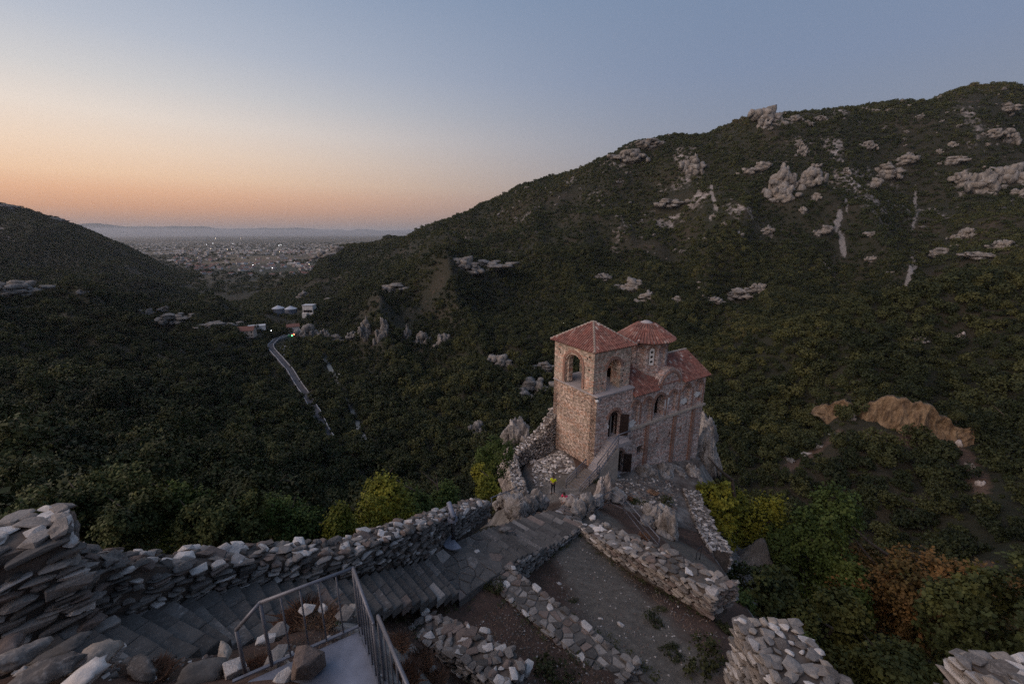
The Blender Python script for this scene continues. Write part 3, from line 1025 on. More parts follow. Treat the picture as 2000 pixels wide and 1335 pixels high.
class UVM:
    """mesh with wall-metre UVs"""

    def __init__(self):
        self.v, self.f, self.uv = [], [], []

    def face(self, pts, uvs):
        b = len(self.v)
        self.v += [tuple(map(float, p)) for p in pts]
        self.f.append(tuple(range(b, b + len(pts))))
        self.uv += list(uvs)

    def mesh(self, name, mat):
        me = bpy.data.meshes.new(name)
        me.from_pydata(self.v, [], self.f)
        l = me.uv_layers.new(name='UVMap')
        vi = np.zeros(len(me.loops), dtype=np.int32)
        me.loops.foreach_get('vertex_index', vi)
        l.data.foreach_set('uv', np.asarray(self.uv, dtype=np.float32)[vi].ravel())
        me.materials.append(mat)
        me.update()
        return me

    def build(self, name, mat, parent=None):
        return link_mesh(name, self.mesh(name, mat), parent)

    def panel(self, mp, outer, holes=(), depth=0.7, back=True, edges=True):
        """flat wall skin with real openings; holes: (loop, niche_depth or None for a way through)"""
        loops = [outer] + [h[0] for h in holes]
        flat = [p for l in loops for p in l]
        tris = geometry.tessellate_polygon([[Vector((p[0], p[1], 0)) for p in l] for l in loops])
        for t in tris:
            q = [flat[i] for i in t]
            self.face([mp(s, z, 0) for s, z in q], q)
        for loop, nd in holes:
            dd = depth if nd is None else nd
            n = len(loop)
            for i in range(n):
                a, b = loop[i], loop[(i + 1) % n]
                self.face([mp(a[0], a[1], 0), mp(b[0], b[1], 0), mp(b[0], b[1], dd), mp(a[0], a[1], dd)],
                          [(a[0], a[1]), (b[0], b[1]), (b[0] + dd, b[1]), (a[0] + dd, a[1])])
            if nd is not None:
                self.face([mp(s, z, nd) for s, z in loop], list(loop))
        if back:
            through = [h[0] for h in holes if h[1] is None]
            loops2 = [outer] + through
            flat2 = [p for l in loops2 for p in l]
            for t in geometry.tessellate_polygon([[Vector((p[0], p[1], 0)) for p in l] for l in loops2]):
                q = [flat2[i] for i in t]
                self.face([mp(s, z, depth) for s, z in q], q)
        if edges:
            n = len(outer)
            for i in range(n):
                a, b = outer[i], outer[(i + 1) % n]
                self.face([mp(a[0], a[1], 0), mp(b[0], b[1], 0), mp(b[0], b[1], depth), mp(a[0], a[1], depth)],
                          [(a[0], a[1]), (b[0], b[1]), (b[0] + depth, b[1]), (a[0] + depth, a[1])])

    def ring(self, mp, c, zs, r0, r1, d0, d1, legs=0.0, n=14):
        """half-round brick band standing proud of the wall from depth d0 to d1 (negative is proud)"""
        A = []
        pts = []
        if legs > 0:
            pts.append((0.0, -legs))
        pts += [(math.pi * i / n, None) for i in range(n + 1)]
        if legs > 0:
            pts.append((math.pi, -legs))
        for t, lz in pts:
            for r in (r0, r1):
                z = zs + (r * math.sin(t) if lz is None else lz)
                s = c + r * math.cos(t)
                A.append((s, z))
        k = 0.0
        for i in range(len(pts) - 1):
            a0, a1, b0, b1 = A[2 * i], A[2 * i + 1], A[2 * i + 2], A[2 * i + 3]
            seg = math.hypot(a1[0] - b1[0], a1[1] - b1[1])
            u0, u1 = k, k + seg
            k = u1
            self.face([mp(a0[0], a0[1], d1), mp(a1[0], a1[1], d1), mp(b1[0], b1[1], d1), mp(b0[0], b0[1], d1)], [(u0, 0), (u0, r1 - r0), (u1, r1 - r0), (u1, 0)])
            self.face([mp(a1[0], a1[1], d1), mp(a1[0], a1[1], d0), mp(b1[0], b1[1], d0), mp(b1[0], b1[1], d1)], [(u0, 0), (u0, .1), (u1, .1), (u1, 0)])
            self.face([mp(a0[0], a0[1], d0), mp(a0[0], a0[1], d1), mp(b0[0], b0[1], d1), mp(b0[0], b0[1], d0)], [(u0, 0), (u0, .1), (u1, .1), (u1, 0)])

    def box_uv(self, mp, s0, s1, z0, z1, d0, d1):
        P = lambda s, z, d: mp(s, z, d)
        for q, uv in (
            ([(s0, z0, d0), (s1, z0, d0), (s1, z1, d0), (s0, z1, d0)], None), ([(s0, z0, d1), (s1, z0, d1), (s1, z1, d1), (s0, z1, d1)], None),
            ([(s0, z1, d0), (s1, z1, d0), (s1, z1, d1), (s0, z1, d1)], 's'), ([(s0, z0, d0), (s1, z0, d0), (s1, z0, d1), (s0, z0, d1)], 's'),
            ([(s0, z0, d0), (s0, z1, d0), (s0, z1, d1), (s0, z0, d1)], 'z'), ([(s1, z0, d0), (s1, z1, d0), (s1, z1, d1), (s1, z0, d1)], 'z')):
            self.face([P(*x) for x in q], [((x[0], x[1]) if uv is None else (x[0], x[1] + x[2]) if uv == 's' else (x[0] + x[2], x[1])) for x in q])


def tile_slope(parent, poly, name='roof_slope', lift=0.12, pitch=0.27):
    """roof slab with its rows of half-round clay tiles; poly starts with the eave edge (left, right)"""
    P = [Vector(p) for p in poly]
    es = (P[1] - P[0]).normalized()
    nrm = (P[1] - P[0]).cross(P[2] - P[0]).normalized()
    if nrm.z < 0:
        nrm = -nrm
    et = nrm.cross(es)
    if et.z < 0:
        et = -et
    Q = [((p - P[0]).dot(es), (p - P[0]).dot(et)) for p in P]
    slab = UVM()
    n = len(P)
    top = [p + nrm * lift for p in P]
    slab.face(top, Q)
    slab.face([p for p in reversed(P)], list(reversed(Q)))
    for i in range(n):
        j = (i + 1) % n
        slab.face([P[i], P[j], top[j], top[i]], [(Q[i][0], Q[i][1]), (Q[j][0], Q[j][1]), (Q[j][0], Q[j][1] + .1), (Q[i][0], Q[i][1] + .1)])
    so = slab.build(name, MAT['tile'], parent)
    t = UVM()
    smin, smax = min(q[0] for q in Q), max(q[0] for q in Q)
    k = int((smax - smin) / pitch)
    rr = random.Random(len(poly) * 7 + int(smax * 10))
    for i in range(k + 1):
        s = smin + (i + 0.5) * (smax - smin) / (k + 1)
        cuts = []
        for a in range(n):
            (s0, t0), (s1, t1) = Q[a], Q[(a + 1) % n]
            if (s0 - s) * (s1 - s) < 0:
                cuts.append(t0 + (t1 - t0) * (s - s0) / (s1 - s0))
        if len(cuts) < 2:
            continue
        ta, tb = min(cuts), max(cuts)
        if tb - ta < 0.15:
            continue
        m = max(1, int((tb - ta) / 0.42))
        for jx in range(m):                      # each tile a short half round, lower end a little raised
            u0 = ta - 0.04 + (tb - ta) * jx / m
            u1 = ta + (tb - ta) * (jx + 1) / m + 0.03
            w = pitch * 0.36
            js = rr.uniform(-0.012, 0.012)
            prof = [(-w, 0.0), (-w * 0.55, 0.075), (w * 0.55, 0.075), (w, 0.0)]
            lo = [P[0] + es * (s + js + a) + et * u0 + nrm * (lift + b + 0.028) for a, b in prof]
            hi = [P[0] + es * (s + js + a * 0.86) + et * u1 + nrm * (lift + b * 0.9) for a, b in prof]
            for q in range(3):
                t.face([lo[q], lo[q + 1], hi[q + 1], hi[q]], [(s, u0), (s + .05, u0), (s + .05, u1), (s, u1)])
            t.face([lo[0], lo[1], lo[2], lo[3]], [(s, u0)] * 4)
    to = t.build('roof_tile_rows', MAT['tile'], so)
    to['kind'] = 'stuff'
    return so


def build_church():
    CH = empty('church', CP(0, 0, -21.5))
    tag(CH, 'medieval stone and brick church with belfry and domed drum on the rock', 'church')
    inv = Matrix.Translation(-Vector(CH.location))

    def fin(o):                        # geometry is given in world metres: shift it under the church
        o.data.transform(inv)
        return o
    S = lambda s, z, d: CP(s, d, z)
    Wm = lambda s, z, d: CP(d, s, z)
    Nn = lambda s, z, d: CP(s, CH_W - d, z)
    E_ = lambda s, z, d: CP(CH_L - d, s, z)

    # ---- south wall with niches, doors and windows
    gab = [(12.2 - 3.95 * i / 16, -14.9 + 1.72 * math.sin(math.pi * i / 16) ** 0.62) for i in range(17)]
    outer = [(4.66, -26.5), (CH_L, -26.5), (CH_L, Z_EAVE)] + [(g[0], max(g[1], Z_EAVE + 0.001)) for g in gab] + [(4.66, Z_EAVE)]
    niches = [(4.2 + .55, 5.6, -18.3, -15.75), (6.5, 7.45, -18.3, -15.8), (10.25, 11.35, -18.1, -15.8), (12.5, 13.6, -18.0, -15.6), (14.75, 15.7, -18.0, -15.5)]
    holes = [(arch_loop(*n), 0.26) for n in niches]
    holes += [(arch_loop(8.0, 9.45, -18.2, -15.75), None), (rect_loop(5.9, 6.8, -21.75, -20.8), None),
              (rect_loop(8.8, 9.12, -21.25, -20.55), None), (rect_loop(10.78, 11.05, -21.15, -20.4), None), (rect_loop(12.6, 12.85, -21.1, -20.3), None)]
    w = UVM()
    w.panel(S, outer, holes, 0.75)
    fin(w.build('nave_wall', MAT['mas_nave'], CH))
    lo = UVM()
    lo.panel(S, [(0, -26.5), (4.655, -26.5), (4.655, Z_LED - 0.14), (0, Z_LED - 0.14)],
             [(arch_loop(1.62, 3.1, -18.75, -15.98), None), (arch_loop(2.5, 3.95, -22.95, -20.4), None)], 0.75)
    fin(lo.build('narthex_wall', MAT['mas_nave'], CH))
    ww = UVM()
    ww.panel(Wm, [(0.003, -26.0), (CH_W, -26.0), (CH_W, Z_LED - 0.14), (0.003, Z_LED - 0.14)], [], 0.75)
    for (s, z) in ((1.3, -17.6), (3.0, -16.6), (4.6, -18.4), (2.4, -19.6)):
        ww.box_uv(Wm, s, s + .18, z, z + .16, -0.01, 0.004)
    fin(ww.build('tower_wall', MAT['mas_tower'], CH))
    nw = UVM()
    nw.panel(Nn, [(0, -26.5), (CH_L, -26.5), (CH_L, Z_EAVE), (4.655, Z_EAVE), (4.655, Z_LED - .14), (0, Z_LED - .14)], [(arch_loop(9, 9.9, -18, -16), None)], 0.6)
    fin(nw.build('north_wall', MAT['mas_nave'], CH))
    ew = UVM()
    ew.panel(E_, [(0.003, -26.5), (CH_W - .003, -26.5), (CH_W - .003, Z_EAVE), (CH_W / 2, Z_RIDGE - 0.05), (0.003, Z_EAVE)], [(arch_loop(2.6, 3.5, -18, -16), None)], 0.6)
    fin(ew.build('east_wall', MAT['mas_nave'], CH))
    fl = UVM()
    fl.box_uv(lambda s, z, d: CP(s, d, z), 0.4, CH_L - .4, -18.95, -18.78, 0.4, CH_W - .4)
    fin(fl.build('upper_floor', MAT['wood'], CH))
    # brick dressing: arch rings, pilasters, string course
    ar = [(5.175, -16.17, 0.43, 0.62), (6.975, -16.27, 0.48, 0.68), (8.725, -16.47, 0.73, 0.93), (10.8, -16.35, 0.56, 0.76), (13.05, -16.15, 0.56, 0.78), (15.22, -15.97, 0.48, 0.68)]
    for c, zs, r0, r1 in ar:
        a = UVM()
        a.ring(S, c, zs, r0, r1 + .04, 0.0, -0.09)
        fin(a.build('brick_arch', MAT['brick'], CH))
    for c, zs, r0, r1 in ((2.36, -16.72, 0.75, 0.98), (3.225, -21.12, 0.73, 0.95)):
        a = UVM()
        a.ring(S, c, zs, r0, r1 + .03, 0.0, -0.09)
        fin(a.build('brick_arch', MAT['brick'], CH))
    a = UVM()
    a.ring(S, 10.22, -15.05, 1.36, 1.62, 0.0, -0.10, 0.0, 18)
    fin(a.build('brick_arch', MAT['brick'], CH))
    for c in (7.15, 11.47, 14.67):
        p = UVM()
        p.box_uv(S, c - .24, c + .24, -26.4, Z_STR - 0.09, -0.16, 0.02)
        fin(p.build('pilaster', MAT['brick'], CH))
    for c in (5.98, 7.72, 9.86, 11.95, 14.2, 16.1):
        p = UVM()
        p.box_uv(S, c - .10, c + .10, -18.3, -16.0, -0.05, 0.02)
        fin(p.build('pilaster', MAT['brick'], CH))
    st = UVM()
    rr = random.Random(3)
    s = 3.6
    while s < CH_L:
        wv = rr.uniform(0.35, 0.8)
        st.box_uv(S, s, min(s + wv, CH_L + .12) - 0.004, Z_STR - .10 - rr.uniform(0, .03), Z_STR + .06 + rr.uniform(-.02, .03), -0.22 - rr.uniform(0, .06), 0.02)
        s += wv
    fin(st.build('string_course', MAT['stone_warm'], CH))
    for (s0, s1, z0, z1, sd) in ((9.55, 10.28, -17.9, -15.7, 1), (4.3, 5.4, -18.35, -17.6, 2), (12.1, 13.4, -17.75, -17.0, 3), (14.4, 15.7, -17.4, -16.75, 4)):
        rr = random.Random(sd)
        p = UVM()
        c = ((s0 + s1) / 2, (z0 + z1) / 2)
        pts = []
        for i in range(22):
            t = 2 * math.pi * i / 22
            k = rr.uniform(0.72, 1.1)
            pts.append((c[0] + (s1 - s0) / 2 * k * math.cos(t), c[1] + (z1 - z0) / 2 * k * math.sin(t)))
        n = len(pts)
        dd = -0.03 if sd in (1, 2) else -0.028
        p.face([S(q[0], q[1], dd) for q in pts], pts)
        for i in range(n):
            a_, b_ = pts[i], pts[(i + 1) % n]
            p.face([S(a_[0], a_[1], dd), S(b_[0], b_[1], dd), S(b_[0], b_[1], 0.02), S(a_[0], a_[1], 0.02)], [a_, b_, b_, a_])
        fin(p.build('plaster_patch', MAT['white'], CH))

    # doors: frame, leaf standing open, leaf inside
    def door(s0, s1, zb, zt, nm):
        m = UVM()
        m.box_uv(S, s0 + .02, s0 + .12, zb, zt - .55, 0.30, 0.40)
        m.box_uv(S, s1 - .12, s1 - .02, zb, zt - .55, 0.30, 0.40)
        m.box_uv(S, s0 + .02, s1 - .02, zt - .66, zt - .56, 0.29, 0.41)
        d = fin(m.build('door', MAT['wood_dark'], CH))
        for k in range(4):
            b = UVM()
            b.box_uv(S, s0 + .13 + k * .155, s0 + .275 + k * .155, zb + .02, zt - .67, 0.33, 0.37)
            fin(b.build('door_board', MAT['wood'] if k == 3 else MAT['wood_dark'], d))
        lf = UVM()
        lf.box_uv(lambda s, z, dd: CP(s1 + 0.02 + 0.62 * s, -0.06 - 0.42 * s - dd, z), 0, 1, zb + .02, zt - .55, 0, 0.06)
        fin(lf.build('open_leaf', MAT['wood_dark'], d))
        nt = UVM()
        nt.box_uv(S, s0 - .18, s0 + .04, zb + 1.15, zb + 1.45, -0.03, -0.012)
        fin(nt.build('notice_plate', MAT['white'], d))
        return d
    door(1.62, 3.1, -18.75, -15.98, 'u')
    door(2.5, 3.95, -22.95, -20.4, 'l')
    for (s0, s1, z0, z1) in ((5.9, 6.8, -21.75, -20.8), (8.8, 9.12, -21.25, -20.55), (10.78, 11.05, -21.15, -20.4), (12.6, 12.85, -21.1, -20.3)):
        m = UVM()
        m.box_uv(S, s0 - .08, s1 + .08, z0 - .09, z0 - .003, -0.05, 0.25)
        wd = fin(m.build('window', MAT['concrete'], CH))
        g = UVM()
        k = 3 if s1 - s0 > .5 else 1
        for i in range(k):
            x = s0 + (i + 1) * (s1 - s0) / (k + 1)
            g.box_uv(S, x - .015, x + .015, z0, z1, 0.2, 0.23)
        fin(g.build('window_bar', MAT['steel_dark'], wd))

    # ---- flat ledge and belfry
    led = UVM()
    led.box_uv(lambda s, z, d: CP(s, d, z), -0.06, 4.72, Z_LED - .135, Z_LED, -0.12, CH_W + .05)
    fin(led.build('ledge_slab', MAT['concrete'], CH))
    B0, B1, T = 0.57, CH_W, 0.8
    zb = Z_LED + 0.002
    panels = [(lambda s, z, d: CP(d, s, z), B0, B1, (2.05, 4.45), 'belfry_west'),
              (lambda s, z, d: CP(s, B0 + d, z), T + .003, 4.65 - T - .003, (1.62, 3.35), 'belfry_south'),
              (lambda s, z, d: CP(4.65 - d, s, z), B0, B1, (2.2, 4.4), 'belfry_east'),
              (lambda s, z, d: CP(s, B1 - d, z), T + .003, 4.65 - T - .003, (1.62, 3.35), 'belfry_north')]
    for mp, s0, s1, (h0, h1), nm in panels:
        m = UVM()
        zt = -11.0
        if nm == 'belfry_south' or nm == 'belfry_north':
            o_ = [(s0, zb), (h0, zb), (h0, -12.0)] + [(((h0 + h1) / 2 - (h1 - h0) / 2 * math.cos(math.pi * i / 12)), -12.0 + 0.95 * math.sin(math.pi * i / 12)) for i in range(1, 12)] + [(h1, -12.0), (h1, zb), (s1, zb), (s1, Z_BEL), (s0, Z_BEL)]
            m.panel(mp, o_, [], T)
        else:
            o_ = [(s0, zb), (h0, zb), (h0, -12.2)] + [(((h0 + h1) / 2 - (h1 - h0) / 2 * math.cos(math.pi * i / 12)), -12.2 + 1.2 * math.sin(math.pi * i / 12)) for i in range(1, 12)] + [(h1, -12.2), (h1, zb), (s1, zb), (s1, Z_BEL), (s0, Z_BEL)]
            m.panel(mp, o_, [], T)
        fin(m.build('belfry_wall', MAT['mas_belfry'], CH))
        c = (h0 + h1) / 2
        r = (h1 - h0) / 2
        a = UVM()
        a.ring(mp, c, -12.05, r + 0.02, r + 0.30, 0.0, -0.08, 1.9 if nm == 'belfry_west' else 0.0)
        fin(a.build('brick_arch', MAT['brick'], CH))
        if nm == 'belfry_west':
            a = UVM()
            a.ring(mp, c, -12.05, r - 0.22, r - 0.02, 0.75, 0.25, 1.95)
            fin(a.build('inner_arch', MAT['mas_belfry'], CH))
        rr = random.Random(nm)
        for k in range(5):                # putlog holes as raised dark blocks, hole shade put into the colour
            s = rr.choice([rr.uniform(s0 + .2, h0 - .5), rr.uniform(h1 + .35, s1 - .3)])
            z = rr.uniform(-13.6, -10.8)
            hx = MB()
            p = [mp(s, z, -0.012), mp(s + .14, z, -0.012), mp(s + .14, z, 0.02), mp(s, z, 0.02)]
            hx.hexa([*p, *[(q[0], q[1], q[2] + .16) for q in p]])
            fin(hx.build('putlog_shade', MAT['dark'], CH))
    cei = UVM()
    cei.box_uv(lambda s, z, d: CP(s, d, z), 0.3, 4.3, Z_BEL - .12, Z_BEL - .004, B0 + .3, B1 - .3)
    fin(cei.build('belfry_ceiling', MAT['wood_dark'], CH))
    # ---- belfry roof
    e = 0.32
    c4 = [CP(-e, B0 - e, Z_BEL - .02), CP(4.65 + e, B0 - e, Z_BEL - .02), CP(4.65 + e, B1 + e, Z_BEL - .02), CP(-e, B1 + e, Z_BEL - .02)]
    ap = CP(2.32, (B0 + B1) / 2, -8.2)
    rf = []
    for i in range(4):
        o = tile_slope(CH, [c4[i], c4[(i + 1) % 4], ap], 'belfry_roof')
        rf.append(o)
        m = MB()
        q0, q1 = Vector(c4[i]) + Vector((0, 0, .12)), Vector(ap) + Vector((0, 0, .15))
        nseg = 14
        for k in range(nseg):
            m.tube(q0.lerp(q1, k / nseg), q0.lerp(q1, (k + .96) / nseg) + Vector((0, 0, -.03)), 0.125, 0.095, 7)
        hr = m.build('hip_ridge', MAT['stone_warm'], o)
    # ---- nave roof
    W2 = CH_W / 2
    o1 = tile_slope(CH, [CP(4.66, -.32, Z_EAVE - .16), CP(8.2, -.32, Z_EAVE - .16), CP(8.2, W2, Z_RIDGE), CP(4.66, W2, Z_RIDGE)], 'nave_roof')
    tile_slope(CH, [CP(8.2, .06, Z_EAVE + .05), CP(12.22, .06, Z_EAVE + .05), CP(12.22, W2, Z_RIDGE), CP(8.2, W2, Z_RIDGE)], 'nave_roof')
    tile_slope(CH, [CP(12.22, -.32, Z_EAVE - .16), CP(CH_L + .3, -.32, Z_EAVE - .16), CP(CH_L + .3, W2, Z_RIDGE), CP(12.22, W2, Z_RIDGE)], 'nave_roof')
    o2 = tile_slope(CH, [CP(CH_L + .3, CH_W + .3, Z_EAVE - .16), CP(4.66, CH_W + .3, Z_EAVE - .16), CP(4.66, W2, Z_RIDGE), CP(CH_L + .3, W2, Z_RIDGE)], 'nave_roof')
    m = MB()
    for k in range(28):
        u0 = 4.7 + (CH_L - 4.4) * k / 28
        m.tube(CP(u0, W2, Z_RIDGE + .15), CP(u0 + .44, W2, Z_RIDGE + .13), 0.14, 0.12, 7)
    m.build('ridge_cap', MAT['stone_warm'], o1)
    # cross gable over the bay
    for sgn in (-1, 1):
        eave = [CP(10.22 + sgn * 2.15, .12, -14.72), CP(10.22 + sgn * 2.15, 2.0, -14.72)]
        topp = [CP(10.22, 2.0, -13.3), CP(10.22, .12, -13.3)]
        poly = [eave[0], eave[1], topp[0], topp[1]] if sgn > 0 else [eave[1], eave[0], topp[1], topp[0]]
        tile_slope(CH, poly, 'gable_roof')
    # ---- drum and dome roof
    dc = CP(9.5, W2, 0)

    def D(a, r, z):
        return (dc[0] + r * math.cos(a), dc[1] + r * math.sin(a), z)
    R = 2.37
    n = 12
    dr = UVM()
    for i in range(n):
        a0 = CH_A + 2 * math.pi * (i - .5) / n
        a1 = CH_A + 2 * math.pi * (i + .5) / n
        p0, p1 = D(a0, R, 0), D(a1, R, 0)
        L = math.hypot(p1[0] - p0[0], p1[1] - p0[1])
        am = (a0 + a1) / 2

        def mp(s, z, d, p0=p0, p1=p1, L=L, am=am):
            return (p0[0] + (p1[0] - p0[0]) * s / L - d * math.cos(am), p0[1] + (p1[1] - p0[1]) * s / L - d * math.sin(am), z)
        dr.panel(mp, rect_loop(0, L, -14.2, -10.5), [(arch_loop(L / 2 - .38, L / 2 + .38, -12.95, -11.0), 0.16)], 0.4, back=False, edges=False)
        a = UVM()
        a.ring(mp, L / 2, -11.38, 0.39, 0.55, 0.0, -0.045)
        fin(a.build('brick_arch', MAT['brick'], CH))
        if i % 2 == 0:
            wn = UVM()
            loop = arch_loop(L / 2 - .24, L / 2 + .24, -12.9, -11.15)
            wh = []
            for k in range(3):
                cz = -12.55 + k * .5
                wh.append(([(L / 2 + .15 * math.cos(2 * math.pi * q / 10), cz + .15 * math.sin(2 * math.pi * q / 10)) for q in range(10)], None))
            wn.panel(lambda s, z, d, mp=mp: mp(s, z, d + 0.05), loop, wh, 0.1)
            wo = fin(wn.build('drum_window', MAT['white'], CH))
            for k in range(3):
                cz = -12.55 + k * .5
                g = MB()
                g.add([mp(L / 2 + .17 * math.cos(2 * math.pi * q / 10), cz + .17 * math.sin(2 * math.pi * q / 10), 0.153) for q in range(10)], [tuple(range(10))])
                fin(g.build('round_light', MAT['dark'], wo))
    fin(dr.build('drum', MAT['mas_nave'], CH))
    cor = UVM()
    for (r0, r1, z0, z1) in ((R - .1, R + .22, -10.62, -10.46), (R - .1, R + .12, -10.78, -10.63)):
        for i in range(36):
            a0, a1 = 2 * math.pi * i / 36, 2 * math.pi * (i + 1) / 36
            cor.face([D(a0, r1, z0), D(a1, r1, z0), D(a1, r1, z1), D(a0, r1, z1)], [(i * .4, 0), (i * .4 + .4, 0), (i * .4 + .4, .15), (i * .4, .15)])
            cor.face([D(a0, r1, z0), D(a1, r1, z0), D(a1, r0, z0), D(a0, r0, z0)], [(i * .4, 0), (i * .4 + .4, 0), (i * .4 + .4, .15), (i * .4, .15)])
            cor.face([D(a0, r1, z1), D(a1, r1, z1), D(a1, r0, z1), D(a0, r0, z1)], [(i * .4, 0), (i * .4 + .4, 0), (i * .4 + .4, .15), (i * .4, .15)])
    fin(cor.build('drum_cornice', MAT['brick'], CH))
    prof = [(3.0, -10.5), (2.2, -9.93), (1.4, -9.38), (0.8, -9.03), (0.35, -8.87), (0.0, -8.82)]
    co = UVM()
    for i in range(48):
        a0, a1 = 2 * math.pi * i / 48, 2 * math.pi * (i + 1) / 48
        for (ra, za), (rb, zb2) in zip(prof[:-1], prof[1:]):
            co.face([D(a0, ra, za), D(a1, ra, za), D(a1, rb, zb2), D(a0, rb, zb2)][:4 if rb > 0 else 3], [(i * .38, 3 - ra), (i * .38 + .38, 3 - ra), (i * .38 + .38, 3 - rb), (i * .38, 3 - rb)][:4 if rb > 0 else 3])
        co.face([D(a1, 3.0, -10.5), D(a0, 3.0, -10.5), D(a0, 2.3, -10.5), D(a1, 2.3, -10.5)], [(0, 0)] * 4)
    cone = fin(co.build('dome_roof', MAT['tile'], CH))
    tr = UVM()
    rr = random.Random(5)
    for i in range(54):
        a = 2 * math.pi * i / 54
        stop = 3 if i % 2 == 0 else (2 if i % 4 == 1 else 2)
        segs = [(3.06, -10.52), (2.63, -10.22), (2.2, -9.92), (1.8, -9.64), (1.4, -9.37), (1.1, -9.18), (0.8, -9.02)][:7 if i % 2 == 0 else 5]
        for (ra, za), (rb, zb2) in zip(segs[:-1], segs[1:]):
            w0 = 0.125 * (0.5 + 0.5 * ra / 3)
            prof_ = [(-w0, 0.0), (-w0 * .5, .085), (w0 * .5, .085), (w0, 0.0)]
            da = a + rr.uniform(-.004, .004)
            lo_ = [D(da + p / ra, ra, za + h + 0.05) for p, h in prof_]
            hi_ = [D(da + p * .86 / rb * rb / rb, rb, zb2 + h * .9 + 0.02) for p, h in prof_]
            for q in range(3):
                tr.face([lo_[q], lo_[q + 1], hi_[q + 1], hi_[q]], [(i * .38, 3 - ra), (i * .38 + .05, 3 - ra), (i * .38 + .05, 3 - rb), (i * .38, 3 - rb)])
            tr.face(lo_, [(i * .38, 3 - ra)] * 4)
    t_ = fin(tr.build('roof_tile_rows', MAT['tile'], cone))
    t_['kind'] = 'stuff'
    cp = MB()
    for i in range(14):
        a0, a1 = 2 * math.pi * i / 14, 2 * math.pi * (i + 1) / 14
        cp.add([D(a0, .62, -8.93), D(a1, .62, -8.93), D(a1, .3, -8.76), D(a0, .3, -8.76)], [(0, 1, 2, 3)])
        cp.add([D(a0, .3, -8.76), D(a1, .3, -8.76), D(0, 0, -8.70)], [(0, 1, 2)])
    cp2 = fin(cp.build('dome_cap', MAT['concrete'], CH))
    cr = MB()
    cr.tube(D(0, 0, -8.72), D(0, 0, -7.9), .02, n=6)
    cr.tube(D(CH_A, .22, -8.15), D(CH_A + math.pi, .22, -8.15), .02, n=6)
    fin(cr.build('cross', MAT['steel_dark'], CH))
    # shift roof pieces that were built in world metres (slopes and their children)
    for o in CH.children_recursive:
        if o.name.split('.')[0] in ('belfry_roof', 'nave_roof', 'gable_roof', 'hip_ridge', 'ridge_cap') or (o.name.startswith('roof_tile_rows') and o is not t_):
            o.data.transform(inv)
    return CH


CHURCH = build_church()

# ------------------------------------------------------------------ stones, walls, stairs and rails of the fortress
def hull_mesh(name, seed, n=13, flat=1.0, mat=None):
    r = random.Random(seed)
    bm = bmesh.new()
    for i in range(n):
        v = Vector((r.gauss(0, 1), r.gauss(0, 1), r.gauss(0, 1)))
        v.normalize()
        m = max(abs(v.x), abs(v.y), abs(v.z))
        v = v.lerp(v / m, r.uniform(.62, .95)) * 0.5
        bm.verts.new((v.x * r.uniform(.86, 1.05), v.y * r.uniform(.86, 1.05), v.z * flat * r.uniform(.86, 1.05)))
    res = bmesh.ops.convex_hull(bm, input=bm.verts)
    bmesh.ops.delete(bm, geom=[e for e in res['geom_interior'] if isinstance(e, bmesh.types.BMVert)], context='VERTS')
    # stretch to a unit box so that sizes are true
    lo = [min(v.co[i] for v in bm.verts) for i in range(3)]
    hi = [max(v.co[i] for v in bm.verts) for i in range(3)]
    for v in bm.verts:
        for i in range(3):
            v.co[i] = (v.co[i] - lo[i]) / (hi[i] - lo[i]) - 0.5
    try:
        bmesh.ops.bevel(bm, geom=list(bm.edges), offset=0.02, segments=1, affect='EDGES', clamp_overlap=True)
    except Exception:
        pass
    me = bpy.data.meshes.new(name)
    bm.to_mesh(me)
    bm.free()
    if mat is not None:
        me.materials.append(mat)
    return me


STONE_KINDS = ('stone_grey', 'stone_pale', 'stone_brown', 'stone_warm', 'stone_flag')
STONES = {k: [hull_mesh('stone_' + k + '_%d' % i, 100 + i, 16 + 2 * (i % 4), 1.0, MAT[k]) for i in range(9)] for k in STONE_KINDS}
STONE_NP = {}
for k in STONE_KINDS:
    STONE_NP[k] = []
    for me in STONES[k]:
        V = np.array([v.co[:] for v in me.vertices])
        tri = []
        for p in me.polygons:
            q = list(p.vertices)
            tri += [(q[0], q[i], q[i + 1]) for i in range(1, len(q) - 1)]
        STONE_NP[k].append((V, np.array(tri)))


def pix_size(p, s):
    dep = p[1] * CT - p[2] * ST
    return FPX * s / max(dep, 1.0)


def in_view(p, m=90):
    dep = p[1] * CT - p[2] * ST
    if dep < 0.5:
        return False
    x = 1000 + FPX * p[0] / dep
    y = 667.5 - FPX * (p[1] * ST + p[2] * CT) / dep
    return -m < x < 2000 + m and -m < y < 1335 + m


